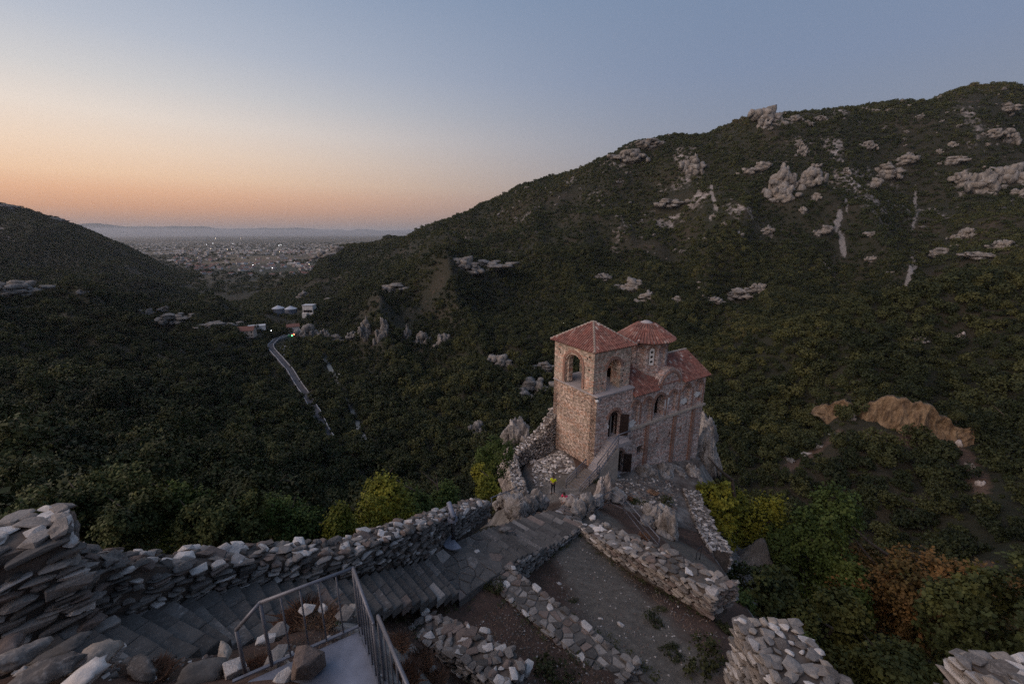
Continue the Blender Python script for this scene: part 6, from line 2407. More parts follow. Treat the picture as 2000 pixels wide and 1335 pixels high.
VP = smooth_z(resample(RIVER, 6.0), 20)
WM = NT('dark_river_water')
WM.col((0.02, 0.025, 0.028))
WM.b.inputs['Roughness'].default_value = 0.12
WM.b.inputs['Specular IOR Level'].default_value = 0.5
WM.bump(WM.noise(WM.pos(1.0), 1.6, 4, .6), .5, .15)
V, Fc = ribbon(VP, [(-2.4, -.6), (-1.7, 0), (1.7, 0), (2.4, -.6)], 0.5)
me = bpy.data.meshes.new('river')
me.from_pydata(V, [], Fc)
me.materials.append(WM.m)
tag(link_mesh('river', me), 'dark shallow river', kind='structure')
r = random.Random(12)
for k in range(16):
    q = VP[r.randrange(len(VP))]
    s = r.uniform(.5, 1.6)
    o = link_mesh('river_boulder', STONES['stone_pale'][k % 9], None, (q.x + r.uniform(-5, 5), q.y + r.uniform(-5, 5), q.z + 1.0 + s * .1), (r.uniform(-.3, .3), r.uniform(-.3, .3), r.uniform(0, 6)), (s, s * .8, s * .6))
    tag(o, 'pale boulder lying in the dark river', 'boulder', 'boulders in the river')

# ------------------------------------------------------------------ foliage
def leaf_cloud(rng, centres, normals, per, spread, size, aspect=1.0, droop=0.0):
    """leaf sprays: two-triangle quads scattered round clump centres, tilted outwards"""
    n = len(centres) * per
    C = np.repeat(centres, per, 0) + rng.normal(size=(n, 3)) * spread
    Nn = np.repeat(normals, per, 0) + rng.normal(size=(n, 3)) * 0.75 + np.array([0, 0, .35])
    Nn /= np.linalg.norm(Nn, axis=1)[:, None] + 1e-9
    a = np.cross(Nn, rng.normal(size=(n, 3)))
    a /= np.linalg.norm(a, axis=1)[:, None] + 1e-9
    b = np.cross(Nn, a)
    s = size * rng.uniform(.6, 1.35, n)[:, None]
    A, B = a * s * .5 * aspect, b * s * .5
    P = np.stack([C - A, C - B * .75 + Nn * s * .06, C + A, C + B * .75 + Nn * s * .06], 1).reshape(-1, 3)
    return P


def crown_mesh(name, seed, clumps, per, leaf, mat, shape=(1, 1, .8), lobes=6, spread=.11):
    rng = np.random.default_rng(seed)
    # uneven crown: a few overlapping lobes
    lc = rng.normal(size=(lobes, 3)) * np.array([.42, .42, .30])
    lr = rng.uniform(.42, .68, lobes)
    pts, nrm = [], []
    while len(pts) < clumps:
        k = rng.integers(lobes)
        d = rng.normal(size=3)
        d /= np.linalg.norm(d)
        if d[2] < -0.55:
            continue
        p = lc[k] + d * lr[k] * rng.uniform(.72, 1.05)
        ins = np.any(np.linalg.norm(p - lc, axis=1) < lr * .62)
        if ins and rng.random() < .85:
            continue
        pts.append(p)
        nrm.append(d)
    pts = np.array(pts)
    mx = np.abs(pts[:, :2]).max()
    pts = pts / mx
    pts[:, 2] -= pts[:, 2].min()
    pts = pts * np.array(shape)
    P = leaf_cloud(rng, pts, np.array(nrm), per, spread, leaf)
    F4 = np.arange(len(P)).reshape(-1, 4)
    return np_mesh(name, P, F4, mat)


def trunk_mesh(name, seed, h, r0, mat, limbs=4, reach=.6):
    r = random.Random(seed)
    m = MB()
    p = Vector((0, 0, -.6))
    k = 5
    rad = r0
    pts = [p.copy()]
    for i in range(k):
        q = p + Vector((r.uniform(-.06, .06) * h, r.uniform(-.06, .06) * h, (h + .6) / k))
        m.tube(p, q, rad, rad * .8, 7, cap=False)
        rad *= .8
        p = q
        pts.append(p.copy())
    for i in range(limbs):
        b = pts[2 + i % (len(pts) - 2)]
        a = 2 * math.pi * i / limbs + r.uniform(-.5, .5)
        e = b + Vector((math.cos(a) * reach, math.sin(a) * reach, reach * r.uniform(.5, 1.0)))
        mdl = b.lerp(e, .5) + Vector((0, 0, -.06 * reach))
        m.tube(b, mdl, r0 * .42, r0 * .3, 6, cap=False)
        m.tube(mdl, e, r0 * .3, r0 * .1, 6, cap=False)
    return m.mesh(name, mat, True)


# prototypes: crowns have radius 1 and sit on z = 0
CROWN_MID = [crown_mesh('crown_mid_%d' % i, 40 + i, 250, 15, .105, MAT['leaf_forest'], (1, 1, .85 + .12 * (i % 4)), 5 + i % 4, .075) for i in range(8)]
CROWN_NEAR = [crown_mesh('crown_near_%d' % i, 140 + i, 420, 16, .072, MAT['leaf_forest'], (1, 1, .85 + .12 * (i % 4)), 6 + i % 3, .055) for i in range(4)]
TRUNK_MID = [trunk_mesh('trunk_mid_%d' % i, 60 + i, 1.15, .055, MAT['bark'], 4, .55) for i in range(3)]
FAR_COL = bpy.data.collections.new('far_tree_kinds')
SCRUB_COL = bpy.data.collections.new('scrub_kinds')
for i in range(6):
    o = bpy.data.objects.new('forest_tree_kind', crown_mesh('crown_far_%d' % i, 80 + i, 95, 9, .20, MAT['leaf_forest'], (1, 1, .85 + .1 * (i % 3)), 5, .10))
    FAR_COL.objects.link(o)
for i in range(6):
    o = bpy.data.objects.new('scrub_kind', crown_mesh('crown_scrub_%d' % i, 90 + i, 42, 7, .30, MAT['leaf_scrub'], (1, 1, .62 + .12 * (i % 3)), 4, .14))
    SCRUB_COL.objects.link(o)


def scar_bushes():
    r = random.Random(77)
    c = SCAR.location
    ca, sa = math.cos(SCAR.rotation_euler.z), math.sin(SCAR.rotation_euler.z)
    spots = [(-21, 3.0, 2.6, 6.5), (-15, 4.5, 1.6, 9.2), (-8, 5, 2.2, 9.6), (-2, 5.5, 1.5, 10.0), (5, 5, 2.4, 9.8), (11, 4.5, 1.8, 9.0), (17, 5, 2.3, 7.5), (21, 4, 2.0, 5.0),
             (-17, -7, 2.4, -3.5), (-10, -8, 1.9, -3.8), (-3, -8.5, 2.5, -4.2), (3, -8.5, 1.7, -4.0), (9, -8.5, 2.3, -4.0), (15, -7, 2.0, -3.4), (-6, -5, .9, -.5), (2, -4, .8, 1.0), (12, -4.5, 1.0, 0.0), (-13, -3, .8, 2.0)]
    for k, (s, y, R_, z) in enumerate(spots):
        rim = z > 4
        s, z = s * .93, z * .85
        t = empty('bushy_tree', (c.x + s * ca - y * sa, c.y + s * sa + y * ca, c.z + z - .6), r.uniform(0, 6))
        tag(t, 'bush growing on the upper rim of the ochre scar' if rim else 'bush growing on the face and foot of the ochre scar', 'bush', 'bushes on the scar rim' if rim else 'bushes at the scar foot')
        link_mesh('crown', CROWN_MID[k % 8], t, (0, 0, R_ * .1), None, (R_, R_, R_ * .9))
        link_mesh('stem', TRUNK_MID[k % 3], t, None, None, (R_, R_, R_ * .7))


scar_bushes()


def scatter_gn(name, label, P, S, RZ, coll, cat):
    me = bpy.data.meshes.new(name)
    me.vertices.add(len(P))
    me.vertices.foreach_set('co', np.asarray(P, np.float32).ravel())
    for nm, arr in (('scl', S), ('rz', RZ)):
        a = me.attributes.new(nm, 'FLOAT', 'POINT')
        a.data.foreach_set('value', np.asarray(arr, np.float32))
    o = link_mesh(name, me)
    tag(o, label, cat, kind='stuff')
    ng = bpy.data.node_groups.new(name + '_scatter', 'GeometryNodeTree')
    ng.interface.new_socket('Geometry', in_out='INPUT', socket_type='NodeSocketGeometry')
    ng.interface.new_socket('Geometry', in_out='OUTPUT', socket_type='NodeSocketGeometry')
    N, L = ng.nodes, ng.links
    gi, go = N.new('NodeGroupInput'), N.new('NodeGroupOutput')
    ip = N.new('GeometryNodeInstanceOnPoints')
    ci = N.new('GeometryNodeCollectionInfo')
    ci.inputs['Collection'].default_value = coll
    ci.inputs['Separate Children'].default_value = True
    ci.inputs['Reset Children'].default_value = True
    a1 = N.new('GeometryNodeInputNamedAttribute')
    a1.data_type = 'FLOAT'
    a1.inputs['Name'].default_value = 'scl'
    a2 = N.new('GeometryNodeInputNamedAttribute')
    a2.data_type = 'FLOAT'
    a2.inputs['Name'].default_value = 'rz'
    cx = N.new('ShaderNodeCombineXYZ')
    L.new(a2.outputs['Attribute'], cx.inputs['Z'])
    L.new(gi.outputs[0], ip.inputs['Points'])
    L.new(ci.outputs[0], ip.inputs['Instance'])
    ip.inputs['Pick Instance'].default_value = True
    rv = N.new('FunctionNodeRandomValue')
    rv.data_type = 'INT'
    rv.inputs['Min'].default_value = 0 if False else 0
    for s_ in rv.inputs:
        if s_.name == 'Max' and s_.type == 'INT':
            s_.default_value = 100
        if s_.name == 'Min' and s_.type == 'INT':
            s_.default_value = 0
    iv = [s_ for s_ in rv.outputs if s_.type == 'INT'][0]
    L.new(iv, ip.inputs['Instance Index'])
    L.new(cx.outputs[0], ip.inputs['Rotation'])
    L.new(a1.outputs['Attribute'], ip.inputs['Scale'])
    L.new(ip.outputs[0], go.inputs[0])
    md = o.modifiers.new('scatter', 'NODES')
    md.node_group = ng
    return o


def jgrid(x0, x1, y0, y1, d, rng):
    X, Y = np.meshgrid(np.arange(x0, x1, d), np.arange(y0, y1, d))
    X = X.ravel() + rng.uniform(-.48, .48, X.size) * d
    Y = Y.ravel() + rng.uniform(-.48, .48, Y.size) * d
    return X, Y


def dist_line(x, y, P):
    dm = np.full(x.shape, 1e9)
    for a, b in zip(P[:-1], P[1:]):
        dx, dy = b[0] - a[0], b[1] - a[1]
        t = np.clip(((x - a[0]) * dx + (y - a[1]) * dy) / (dx * dx + dy * dy + 1e-9), 0, 1)
        dm = np.minimum(dm, np.hypot(x - a[0] - t * dx, y - a[1] - t * dy))
    return dm


OUT_XY = [(o.location.x, o.location.y, max(o.scale.x, 1) if o.name.startswith('rock_outcrop') else 15.0) for o in COL.objects if o.name.startswith(('rock_outcrop', 'clay_scar'))]


def clear_of(x, y, top):
    """keep the sight line to outcrops, road and river open"""
    ok = np.ones(x.shape, bool)
    for ox, oy, s in OUT_XY:
        r_o = math.hypot(ox, oy)
        ux, uy = ox / r_o, oy / r_o
        along = x * ux + y * uy - r_o
        side = np.abs(-x * uy + y * ux)
        ok &= ~((side < s * .5) & (along < s * .25) & (along > -s * .35 - np.maximum(top, 2) * .8))
    rd = dist_line(x, y, [(p.x, p.y) for p in RP[5::3]])
    rv = dist_line(x, y, [(p.x, p.y) for p in VP[::3]])
    ok &= (rd > 2.8 + 0.18 * top) & (rv > .8 + .16 * top)
    # trees standing between the eye and the road
    P = np.stack([x, y, terrain_z(x, y) + top], -1)
    dep = P[:, 1] * CT - P[:, 2] * ST
    px = 1000 + FPX * P[:, 0] / dep
    py = 667.5 - FPX * (P[:, 1] * ST + P[:, 2] * CT) / dep
    for line, rr_ in (([(q[0], q[1]) for q in ROAD_PX[2:]], 300.0), ([(q[0], q[1]) for q in ROAD_PX[6:]], 420.0), ([(545, 607), (570, 607), (607, 606)], 640.0), ([(485, 657), (505, 650)], 420.0)):
        dd = dist_line(px, py + top * .25 * FPX / dep, line)
        ok &= ~((dd < top * (.30 if len(line) > 9 else .6) * FPX / dep + 2) & (py - 4 < 860) & (np.hypot(x, y) < rr_ * 1.6) & (py > min(q[1] for q in line) - 30))
    return ok


# ---- all broadleaf trees of the valley sides
def forest():
    rng = np.random.default_rng(5)
    X, Y = jgrid(-720, 520, 14, 700, 5.2, rng)
    r = np.hypot(X, Y)
    az = np.degrees(np.arctan2(X, Y))
    Z = terrain_z(X, Y)
    left = az < 5
    # tall wood on the left and in the gorge, lower bushes on the right slopes
    lowz = np.clip((-60 - Z) / 40, 0, 1)
    R = np.where(left, 2.3 + 4.2 * rng.random(X.size) ** 1.8, 2.0 + 2.2 * rng.random(X.size) ** 1.5 + lowz * 1.2)
    R = R * (1 + .5 * fbm(X / 40, Y / 40, 2, 95))
    R = np.where(left & (r > 300), R * .72, R)
    R = np.where((r < 60), R * .62, R)
    spur_d, _, _ = poly_dist(X, Y, SPUR_POLY)
    keep = (np.abs(az) < 66) & (r < 640) & (spur_d > 3.0 + R * .5)
    keep &= ~((r < 60) & (az > 10) & (az < 45) & (spur_d < 7))
    sc, oc, ba = masks(X, Y)
    dens = 0.85 + 0.9 * fbm(X / 45, Y / 45, 3, 91)
    dens = np.where(left, dens + .35, dens + .55)
    # spacing follows crown size
    dens = dens * np.clip((3.9 / R) ** 1.2, .3, 1.5)
    keep &= (rng.random(X.size) < dens) & (sc < .35) & (oc < .45) & ((ba < .4) | (rng.random(X.size) < .10))
    top = R * 1.7
    keep &= clear_of(X, Y, top)
    X, Y, Z, R, r = X[keep], Y[keep], Z[keep], R[keep], r[keep]
    # tall ones far beyond the mid ridge become scrub
    dep = Y * CT - Z * ST
    px = 1000 + FPX * X / dep
    py = 667.5 - FPX * (Y * ST + (Z + R) * CT) / dep
    vis = (px > -60) & (px < 2060) & (py < 1420) & (dep > 1)
    # what the walls and church hide does not count as shown
    size = np.where(vis, R * FPX / dep, 0)
    order = np.argsort(-size)
    ind = order[:285]
    rest = order[285:]
    pyr = random.Random(4)
    names = []
    for k in ind:
        x, y, z, R_ = X[k], Y[k], Z[k], R[k]
        a = math.degrees(math.atan2(x, y))
        rr_ = math.hypot(x, y)
        if a < 4:
            zone = 'toward the left edge of the picture' if a < -40 else 'above the dip of the long parapet' if a < -24 else 'left of the lower road' if a < -13 else 'between the road and the church'
            row = 'close below the long parapet' if rr_ < 75 else 'halfway down the wooded slope' if rr_ < 130 else 'on the far wooded slope'
            lab, grp = 'broadleaf tree %s, %s' % (row, zone), 'wood trees %s, %s' % (row, zone)
        else:
            zone = 'just right of the church' if a < 30 else 'below the ochre scar' if a < 42 else 'near the right edge of the picture'
            row = 'low in the ravine' if rr_ < 95 else 'higher on the scrubby slope'
            lab, grp = 'bushy tree %s, %s' % (row, zone), 'bushes %s, %s' % (row, zone)
        t = empty('broadleaf_tree' if a < 4 else 'bushy_tree', (x, y, z), pyr.uniform(0, 6.28))
        tag(t, lab, 'tree', grp)
        i = pyr.randrange(8)
        CM = CROWN_NEAR[i % 4] if rr_ < 95 else CROWN_MID[i]
        hz = pyr.uniform(.9, 1.25)
        link_mesh('crown', CM, t, (0, 0, R_ * .30), None, (R_, R_, R_ * hz))
        link_mesh('trunk', TRUNK_MID[i % 3], t, None, None, (R_, R_, R_))
    P = np.stack([X[rest], Y[rest], Z[rest] + R[rest] * .12], -1)
    scatter_gn('forest_trees', 'distant mass of dark broadleaf wood filling the valley', P, R[rest], rng.uniform(0, 6.28, len(rest)), FAR_COL, 'forest')
    return len(rest)


NF = forest()


def scrub():
    rng = np.random.default_rng(6)
    xs, ys, rs = [], [], []
    for (d, r0, r1, a0, a1) in ((5.2, 560, 1500, -66, 66),):
        X, Y = jgrid(-1500, 1250, 180, 1480, d, rng)
        r = np.hypot(X, Y)
        az = np.degrees(np.arctan2(X, Y))
        Z = terrain_z(X, Y)
        R = (1.9 + 3.2 * rng.random(X.size) ** 1.8)
        keep = (r > r0) & (az > a0) & (az < a1) & (Z > PLAIN + 8)
        # nothing behind the skyline
        hl = pchip(L_H[0], L_H[1], np.arctan2(X, Y))
        keep &= np.log(r) < hl + .06
        X, Y, Z, R = X[keep], Y[keep], Z[keep], R[keep]
        sc, oc, ba = masks(X, Y)
        rk = rock_mask(X, Y, Z)
        dens = .98 + .9 * fbm(X / 60, Y / 60, 3, 93) - np.clip(rk - .3, 0, 1) * 1.1
        k2 = (rng.random(X.size) < dens) & (sc < .35) & (oc < .5) & ((ba < .4) | (rng.random(X.size) < .12))
        k2 &= clear_of(X, Y, R * 1.3)
        xs.append(X[k2]); ys.append(Y[k2]); rs.append(R[k2])
    X, Y, R = np.concatenate(xs), np.concatenate(ys), np.concatenate(rs)
    # small bushes dotted between the trees on the nearer slopes
    Xb, Yb = jgrid(-500, 480, 60, 560, 3.6, rng)
    r = np.hypot(Xb, Yb)
    azb = np.degrees(np.arctan2(Xb, Yb))
    sc, oc, ba = masks(Xb, Yb)
    kb = (r > 60) & (r < 590) & (np.abs(azb) < 66) & (rng.random(Xb.size) < np.where(azb > 5, .95, .5)) & (sc < .3) & (oc < .5) & ((ba < .4) | (rng.random(Xb.size) < .3))
    Xb, Yb = Xb[kb], Yb[kb]
    Rb = rng.uniform(.6, 1.6, Xb.size)
    kb = clear_of(Xb, Yb, Rb)
    sd, _, _ = poly_dist(Xb, Yb, SPUR_POLY)
    kb &= sd > 7
    X = np.concatenate([X, Xb[kb]])
    Y = np.concatenate([Y, Yb[kb]])
    R = np.concatenate([R, Rb[kb]])
    # hedges and orchards of the plain
    a = rng.uniform(math.radians(-46), math.radians(-12), 5200)
    rr_ = np.exp(rng.uniform(math.log(1150), math.log(7000), 5200))
    Xp, Yp = np.sin(a) * rr_, np.cos(a) * rr_
    Zp = terrain_z(Xp, Yp)
    kp = (Zp < PLAIN + 12) & (fbm(Xp / 260, Yp / 420, 3, 97) > -.02)
    X = np.concatenate([X, Xp[kp]])
    Y = np.concatenate([Y, Yp[kp]])
    R = np.concatenate([R, (rng.uniform(3, 7, 5200) * (1 + rr_ / 9000))[kp]])
    Z = terrain_z(X, Y) - R * .08
    scatter_gn('hillside_scrub', 'dark green scrub covering the mountain sides and hedges of the plain', np.stack([X, Y, Z], -1), R, rng.uniform(0, 6.28, len(X)), SCRUB_COL, 'scrub')
    return len(X)


def small_rocks():
    rng = np.random.default_rng(66)
    cc = bpy.data.collections.new('small_rock_kinds')
    for i in range(8):
        cc.objects.link(bpy.data.objects.new('small_rock_kind', OUT_M[i]))
    X = rng.uniform(-100, 1100, 9000)
    Y = rng.uniform(380, 1000, 9000)
    Z = terrain_z(X, Y)
    az = np.degrees(np.arctan2(X, Y))
    d = fbm(X / 90, Y / 90, 3, 121) + np.clip((Z + 20) / 500, -.2, .3)
    k = (az > -12) & (az < 60) & (Z > -70) & (d > .20)
    k &= np.log(np.hypot(X, Y)) < pchip(L_H[0], L_H[1], np.arctan2(X, Y)) + .02
    X, Y, Z = X[k][:520], Y[k][:520], Z[k][:520]
    S = 1.2 + 4.2 * rng.random(len(X)) ** 2.2
    scatter_gn('mountain_rocks', 'small pale rocks dotted over the right mountain side', np.stack([X, Y, Z + S * .25], -1), S, rng.uniform(0, 6.28, len(X)), cc, 'rocks')


small_rocks()
NS = scrub()
print('FOREST', NF, 'SCRUB', NS)


# ---- trees and shrubs close to the walls
def near_tree(name, label, base, R, H, mat, seed, clumps, per, leaf, trunk_h=None, bark='bark', cat='tree', shape=None, spread=.07, lobes=7, group=None):
    t = empty(name, base)
    tag(t, label, cat, group)
    th = trunk_h if trunk_h is not None else H * .35
    me = crown_mesh('crown', seed, clumps, per, leaf / R, MAT[mat], (1, 1, (H - th) / R / 1.25), lobes, spread)
    link_mesh('crown', me, t, (0, 0, th), None, (R, R, R))
    tm = trunk_mesh('trunk', seed, H * .75, .03 * H, MAT[bark], 6, R * .55)
    link_mesh('trunk' if cat == 'tree' else 'stem', tm, t)
    return t


def gz(px, py, Y):
    p = GY(px, py, Y)
    return p


for px, py, Y, nm, lab, dn, R, H, mt, sd, th in (
    (1465, 1020, 40, 'yellow_green_tree', 'tall yellow-green tree right of the slanting stone wall', 9.5, 6.2, 18.0, 'leaf_yellow', 301, 4),
    (1575, 1110, 34, 'green_tree', 'green leafy tree right of the tall yellow-green tree', 8, 4.8, 12.0, 'leaf_green', 302, 3),
    (1640, 1110, 31, 'green_tree', 'mid green tree between the dark green and russet trees', 7, 3.6, 10.5, 'leaf_green', 303, 2.4),
    (1755, 1110, 31, 'russet_tree', 'russet autumn tree on the right slope', 9, 6.2, 13.5, 'leaf_red', 304, 3),
    (1850, 1180, 26, 'russet_tree', 'lower russet and green tree nearer the right edge', 7, 5.2, 11.0, 'leaf_red', 305, 2.4),
    (1640, 1240, 24, 'dark_tree', 'dark shaded tree below the russet trees', 6, 4.4, 8.5, 'leaf_shrub', 306, 2),
    (1500, 1180, 24, 'dark_tree', 'dark shaded tree behind the ruined wall at lower right', 7, 3.8, 8.5, 'leaf_shrub', 307, 2),
    (1960, 1260, 19, 'dark_tree', 'dark tree above the bottom right corner wall', 6, 3.8, 8.0, 'leaf_shrub', 308, 2),
    (1780, 1310, 19, 'dark_tree', 'low dark green tree between the two ruined walls', 5, 3.4, 6.5, 'leaf_shrub', 309, 1.5),
    (1395, 1010, 36, 'yellow_green_tree', 'smaller yellow-green tree beside the slanting retaining wall', 6, 2.8, 8.5, 'leaf_yellow', 310, 2)):
    b = GY(px, py, Y)
    near_tree(nm, lab, (b[0], b[1], b[2] - dn), R, H, mt, sd, int(80 * R), 40, .29, th, spread=.06)

r = random.Random(9)
SHRUBS = [  # px, py of the crown centre, Y, radius, material, label
    (140, 985, 10.5, 1.1, 'leaf_shrub', 'leafy shrub behind the tall wall stub'), (205, 975, 11.5, 1.3, 'leaf_shrub', 'tall broad-leaved shrub right of the wall stub'), (260, 1005, 10.2, 1.0, 'leaf_shrub', 'dark shrub low behind the parapet'),
    (330, 990, 11.2, 1.2, 'leaf_green', 'green shrub in the middle of the left parapet'), (395, 1005, 11.0, 1.0, 'leaf_shrub', 'yellowish shrub behind the left parapet'), (455, 1010, 11.3, .9, 'leaf_shrub', 'small dark shrub right of the yellowish shrub'),
    (535, 1000, 13.0, 1.2, 'leaf_green', 'feathery green shrub behind the dip of the parapet'), (590, 1010, 13.2, 1.0, 'leaf_green', 'feathery shrub right of the dip of the parapet'), (650, 1025, 13.0, 1.0, 'leaf_yellow', 'golden green shrub against the parapet curve'),
    (705, 1010, 14.5, 1.2, 'leaf_yellow', 'yellow-green bush above the parapet curve'), (760, 985, 16.0, 1.3, 'leaf_yellow', 'green bush left of the telescope'), (810, 960, 18.5, 1.6, 'leaf_green', 'large rounded green bush behind the telescope'),
    (870, 955, 20.5, 1.5, 'leaf_green', 'rounded green bush at the end of the parapet'), (948, 930, 25.5, 1.3, 'leaf_yellow', 'yellow-green bush clinging below the yard wall'), (965, 905, 29.0, 1.4, 'leaf_green', 'green bush left of the yard wall corner'),
    (1430, 1175, 16.5, 1.2, 'leaf_green', 'bright green bush behind the end of the court wall'), (1545, 1240, 13.0, .9, 'leaf_green', 'slim green bush growing against the ruined tower wall'), (1405, 960, 42, 2.2, 'leaf_yellow', 'yellow-green bush below the right end of the church')]
for k, (px, py, Y, R, mt, lab) in enumerate(SHRUBS):
    p = GY(px, py, Y)
    near_tree('shrub', lab, (p[0], p[1], p[2] - R * 1.5), R, R * 2.2, mt, 400 + k, 200, 34, .10 if Y < 16 else .13, R * .25, 'bark', 'shrub', None, .09, 6)

# ---- weeds and dry grass
def grass_tuft(name, seed, n, h, w, mat, spread):
    rng = np.random.default_rng(seed)
    a = rng.uniform(0, 6.28, n)
    rad = np.sqrt(rng.random(n)) * spread
    x, y = np.cos(a) * rad, np.sin(a) * rad
    lean = rng.normal(size=(n, 2)) * .38 + np.stack([x, y], -1) / spread * .15
    hh = h * rng.uniform(.5, 1.15, n)
    t = rng.uniform(0, 6.28, n)
    dx, dy = np.cos(t) * w, np.sin(t) * w
    z0 = np.full(n, -.03)
    P = np.stack([np.stack([x - dx, y - dy, z0], -1), np.stack([x + dx, y + dy, z0], -1),
                  np.stack([x + lean[:, 0] * hh * .5 + dx * .6, y + lean[:, 1] * hh * .5 + dy * .6, hh * .6], -1),
                  np.stack([x + lean[:, 0] * hh * 1.2, y + lean[:, 1] * hh * 1.2, hh * .98], -1)], 1).reshape(-1, 3)
    F4 = np.arange(n * 4).reshape(-1, 4)
    return np_mesh(name, P, F4, MAT[mat])


DRY = [grass_tuft('dry_tuft_%d' % i, 600 + i, 1500, .24, .0013, 'grass_dry', .23) for i in range(3)]
WEED = [crown_mesh('weed_%d' % i, 620 + i, 40, 14, .16, MAT['grass_green'], (1, 1, .5), 4, .12) for i in range(3)]


def ground_at(px, py, H):
    p = G(px, py, H)
    for _ in range(6):
        z = float(spur_z(np.array([p[0]]), np.array([p[1]]))[0])
        p = G(px, py, -z)
    return p


TUFTS = [(590, 1215, 1.33, 'large rust coloured dry grass tuft behind the railing'), (625, 1222, 1.17, 'dry grass tuft right of the large one'), (560, 1235, 0.78, 'thin dry grass at the foot of the railing bars'),
         (300, 1325, 0.78, 'dry grass tuft among the bottom left boulders'), (820, 1300, 1.09, 'dry grass tuft left of the low ruined wall'), (775, 1265, 1.01, 'dry grass beside the steel railing below the stairs'),
         (790, 1330, 1.09, 'tall pale dry grass on the bottom edge by the railing'), (500, 1310, 0.62, 'short dry grass under the railing end'), (850, 1335, 0.94, 'dry grass on the bottom edge'),
         (1258, 1050, 0.94, 'tuft of yellow grass on the court wall top'), (1225, 975, 1.17, 'brownish grass on the mound below the church'), (1275, 965, 1.25, 'grass on the mound crest right of the handrail')]
for k, (px, py, s, lab) in enumerate(TUFTS):
    p = ground_at(px, py, 8 if py > 1180 and px < 700 else 12 if px < 1100 else 16 if py > 1000 else 21)
    o = link_mesh('grass_tuft', DRY[k % 3], None, p, (0, 0, k * 1.1), (s, s, s))
    tag(o, lab, 'grass')
WEEDS = [(1290, 1190, .28, 'dark weed patch at the upper edge of the grey court'), (1280, 1215, .45, 'dark weed patch in the middle of the grey court'), (1300, 1265, .4, 'dark weed clump below the court weeds'), (1320, 1285, .42, 'dark weed clump toward the lower court'),
         (1380, 1300, .8, 'large dark weed patch by the ruined tower wall'), (1400, 1215, .6, 'dark weeds at the end of the court wall'), (1120, 1175, .25, 'small weed beside the cross wall'), (960, 1150, .5, 'grass at the corner of stairs and cross wall'),
         (930, 1255, .4, 'low weeds in the brown court'), (1085, 1325, .7, 'dark weed patch on the bottom edge of the brown court'), (640, 1240, .35, 'green tuft under the platform edge'), (1250, 985, .9, 'dark shrubby growth on the mound below the church'),
         (1300, 985, 1.0, 'dark growth right on the mound below the church'), (1165, 940, .5, 'bright green tuft beside the rock pinnacle'), (1090, 895, .4, 'small green plant at the foot of the tower')]
for k, (px, py, s, lab) in enumerate(WEEDS):
    p = ground_at(px, py, 14 if py > 1100 else 21)
    o = link_mesh('weed_clump', WEED[k % 3], None, (p[0], p[1], p[2] - .03), (0, 0, k * 1.7), (s, s * .8, s * .7))
    tag(o, lab, 'weeds')
# thin dry grass over the courts
def court_grass():
    rng = np.random.default_rng(31)
    polys = [((880, 1235, 12), (1000, 1160, 13), (1210, 1330, 12.2), (960, 1345, 11.2), 1500), ((1150, 1060, 16), (1390, 1205, 14.2), (1420, 1320, 13), (1310, 1200, 14), 500), ((480, 1250, 7.3), (720, 1195, 8.2), (800, 1300, 9.5), (560, 1330, 6.9), 700),
             ((740, 1235, 11.2), (850, 1215, 12), (900, 1330, 11), (780, 1345, 10), 700)]
    Vs = []
    for a, b, c, d, n in polys:
        A, B, C_, D_ = [np.array(G(*q)) for q in (a, b, c, d)]
        u, v = rng.random(n)[:, None], rng.random(n)[:, None]
        p = (A * (1 - u) + B * u) * (1 - v) + (D_ * (1 - u) + C_ * u) * v
        z = spur_z(p[:, 0], p[:, 1])
        h = rng.uniform(.04, .14, n)
        t = rng.uniform(0, 6.28, n)
        w = .006
        l = rng.normal(size=(n, 2)) * .5
        q0 = np.stack([p[:, 0] - np.cos(t) * w, p[:, 1] - np.sin(t) * w, z - .01], -1)
        q1 = np.stack([p[:, 0] + np.cos(t) * w, p[:, 1] + np.sin(t) * w, z - .01], -1)
        q2 = np.stack([p[:, 0] + l[:, 0] * h, p[:, 1] + l[:, 1] * h, z + h], -1)
        Vs.append(np.stack([q0, q1, q2], 1).reshape(-1, 3))
    V = np.vstack(Vs)
    me = np_mesh('court_grass', V, np.arange(len(V)).reshape(-1, 3), MAT['grass_dry'])
    tag(link_mesh('court_grass', me), 'thin dry grass blades on the brown earth courts', 'grass', kind='stuff')


court_grass()


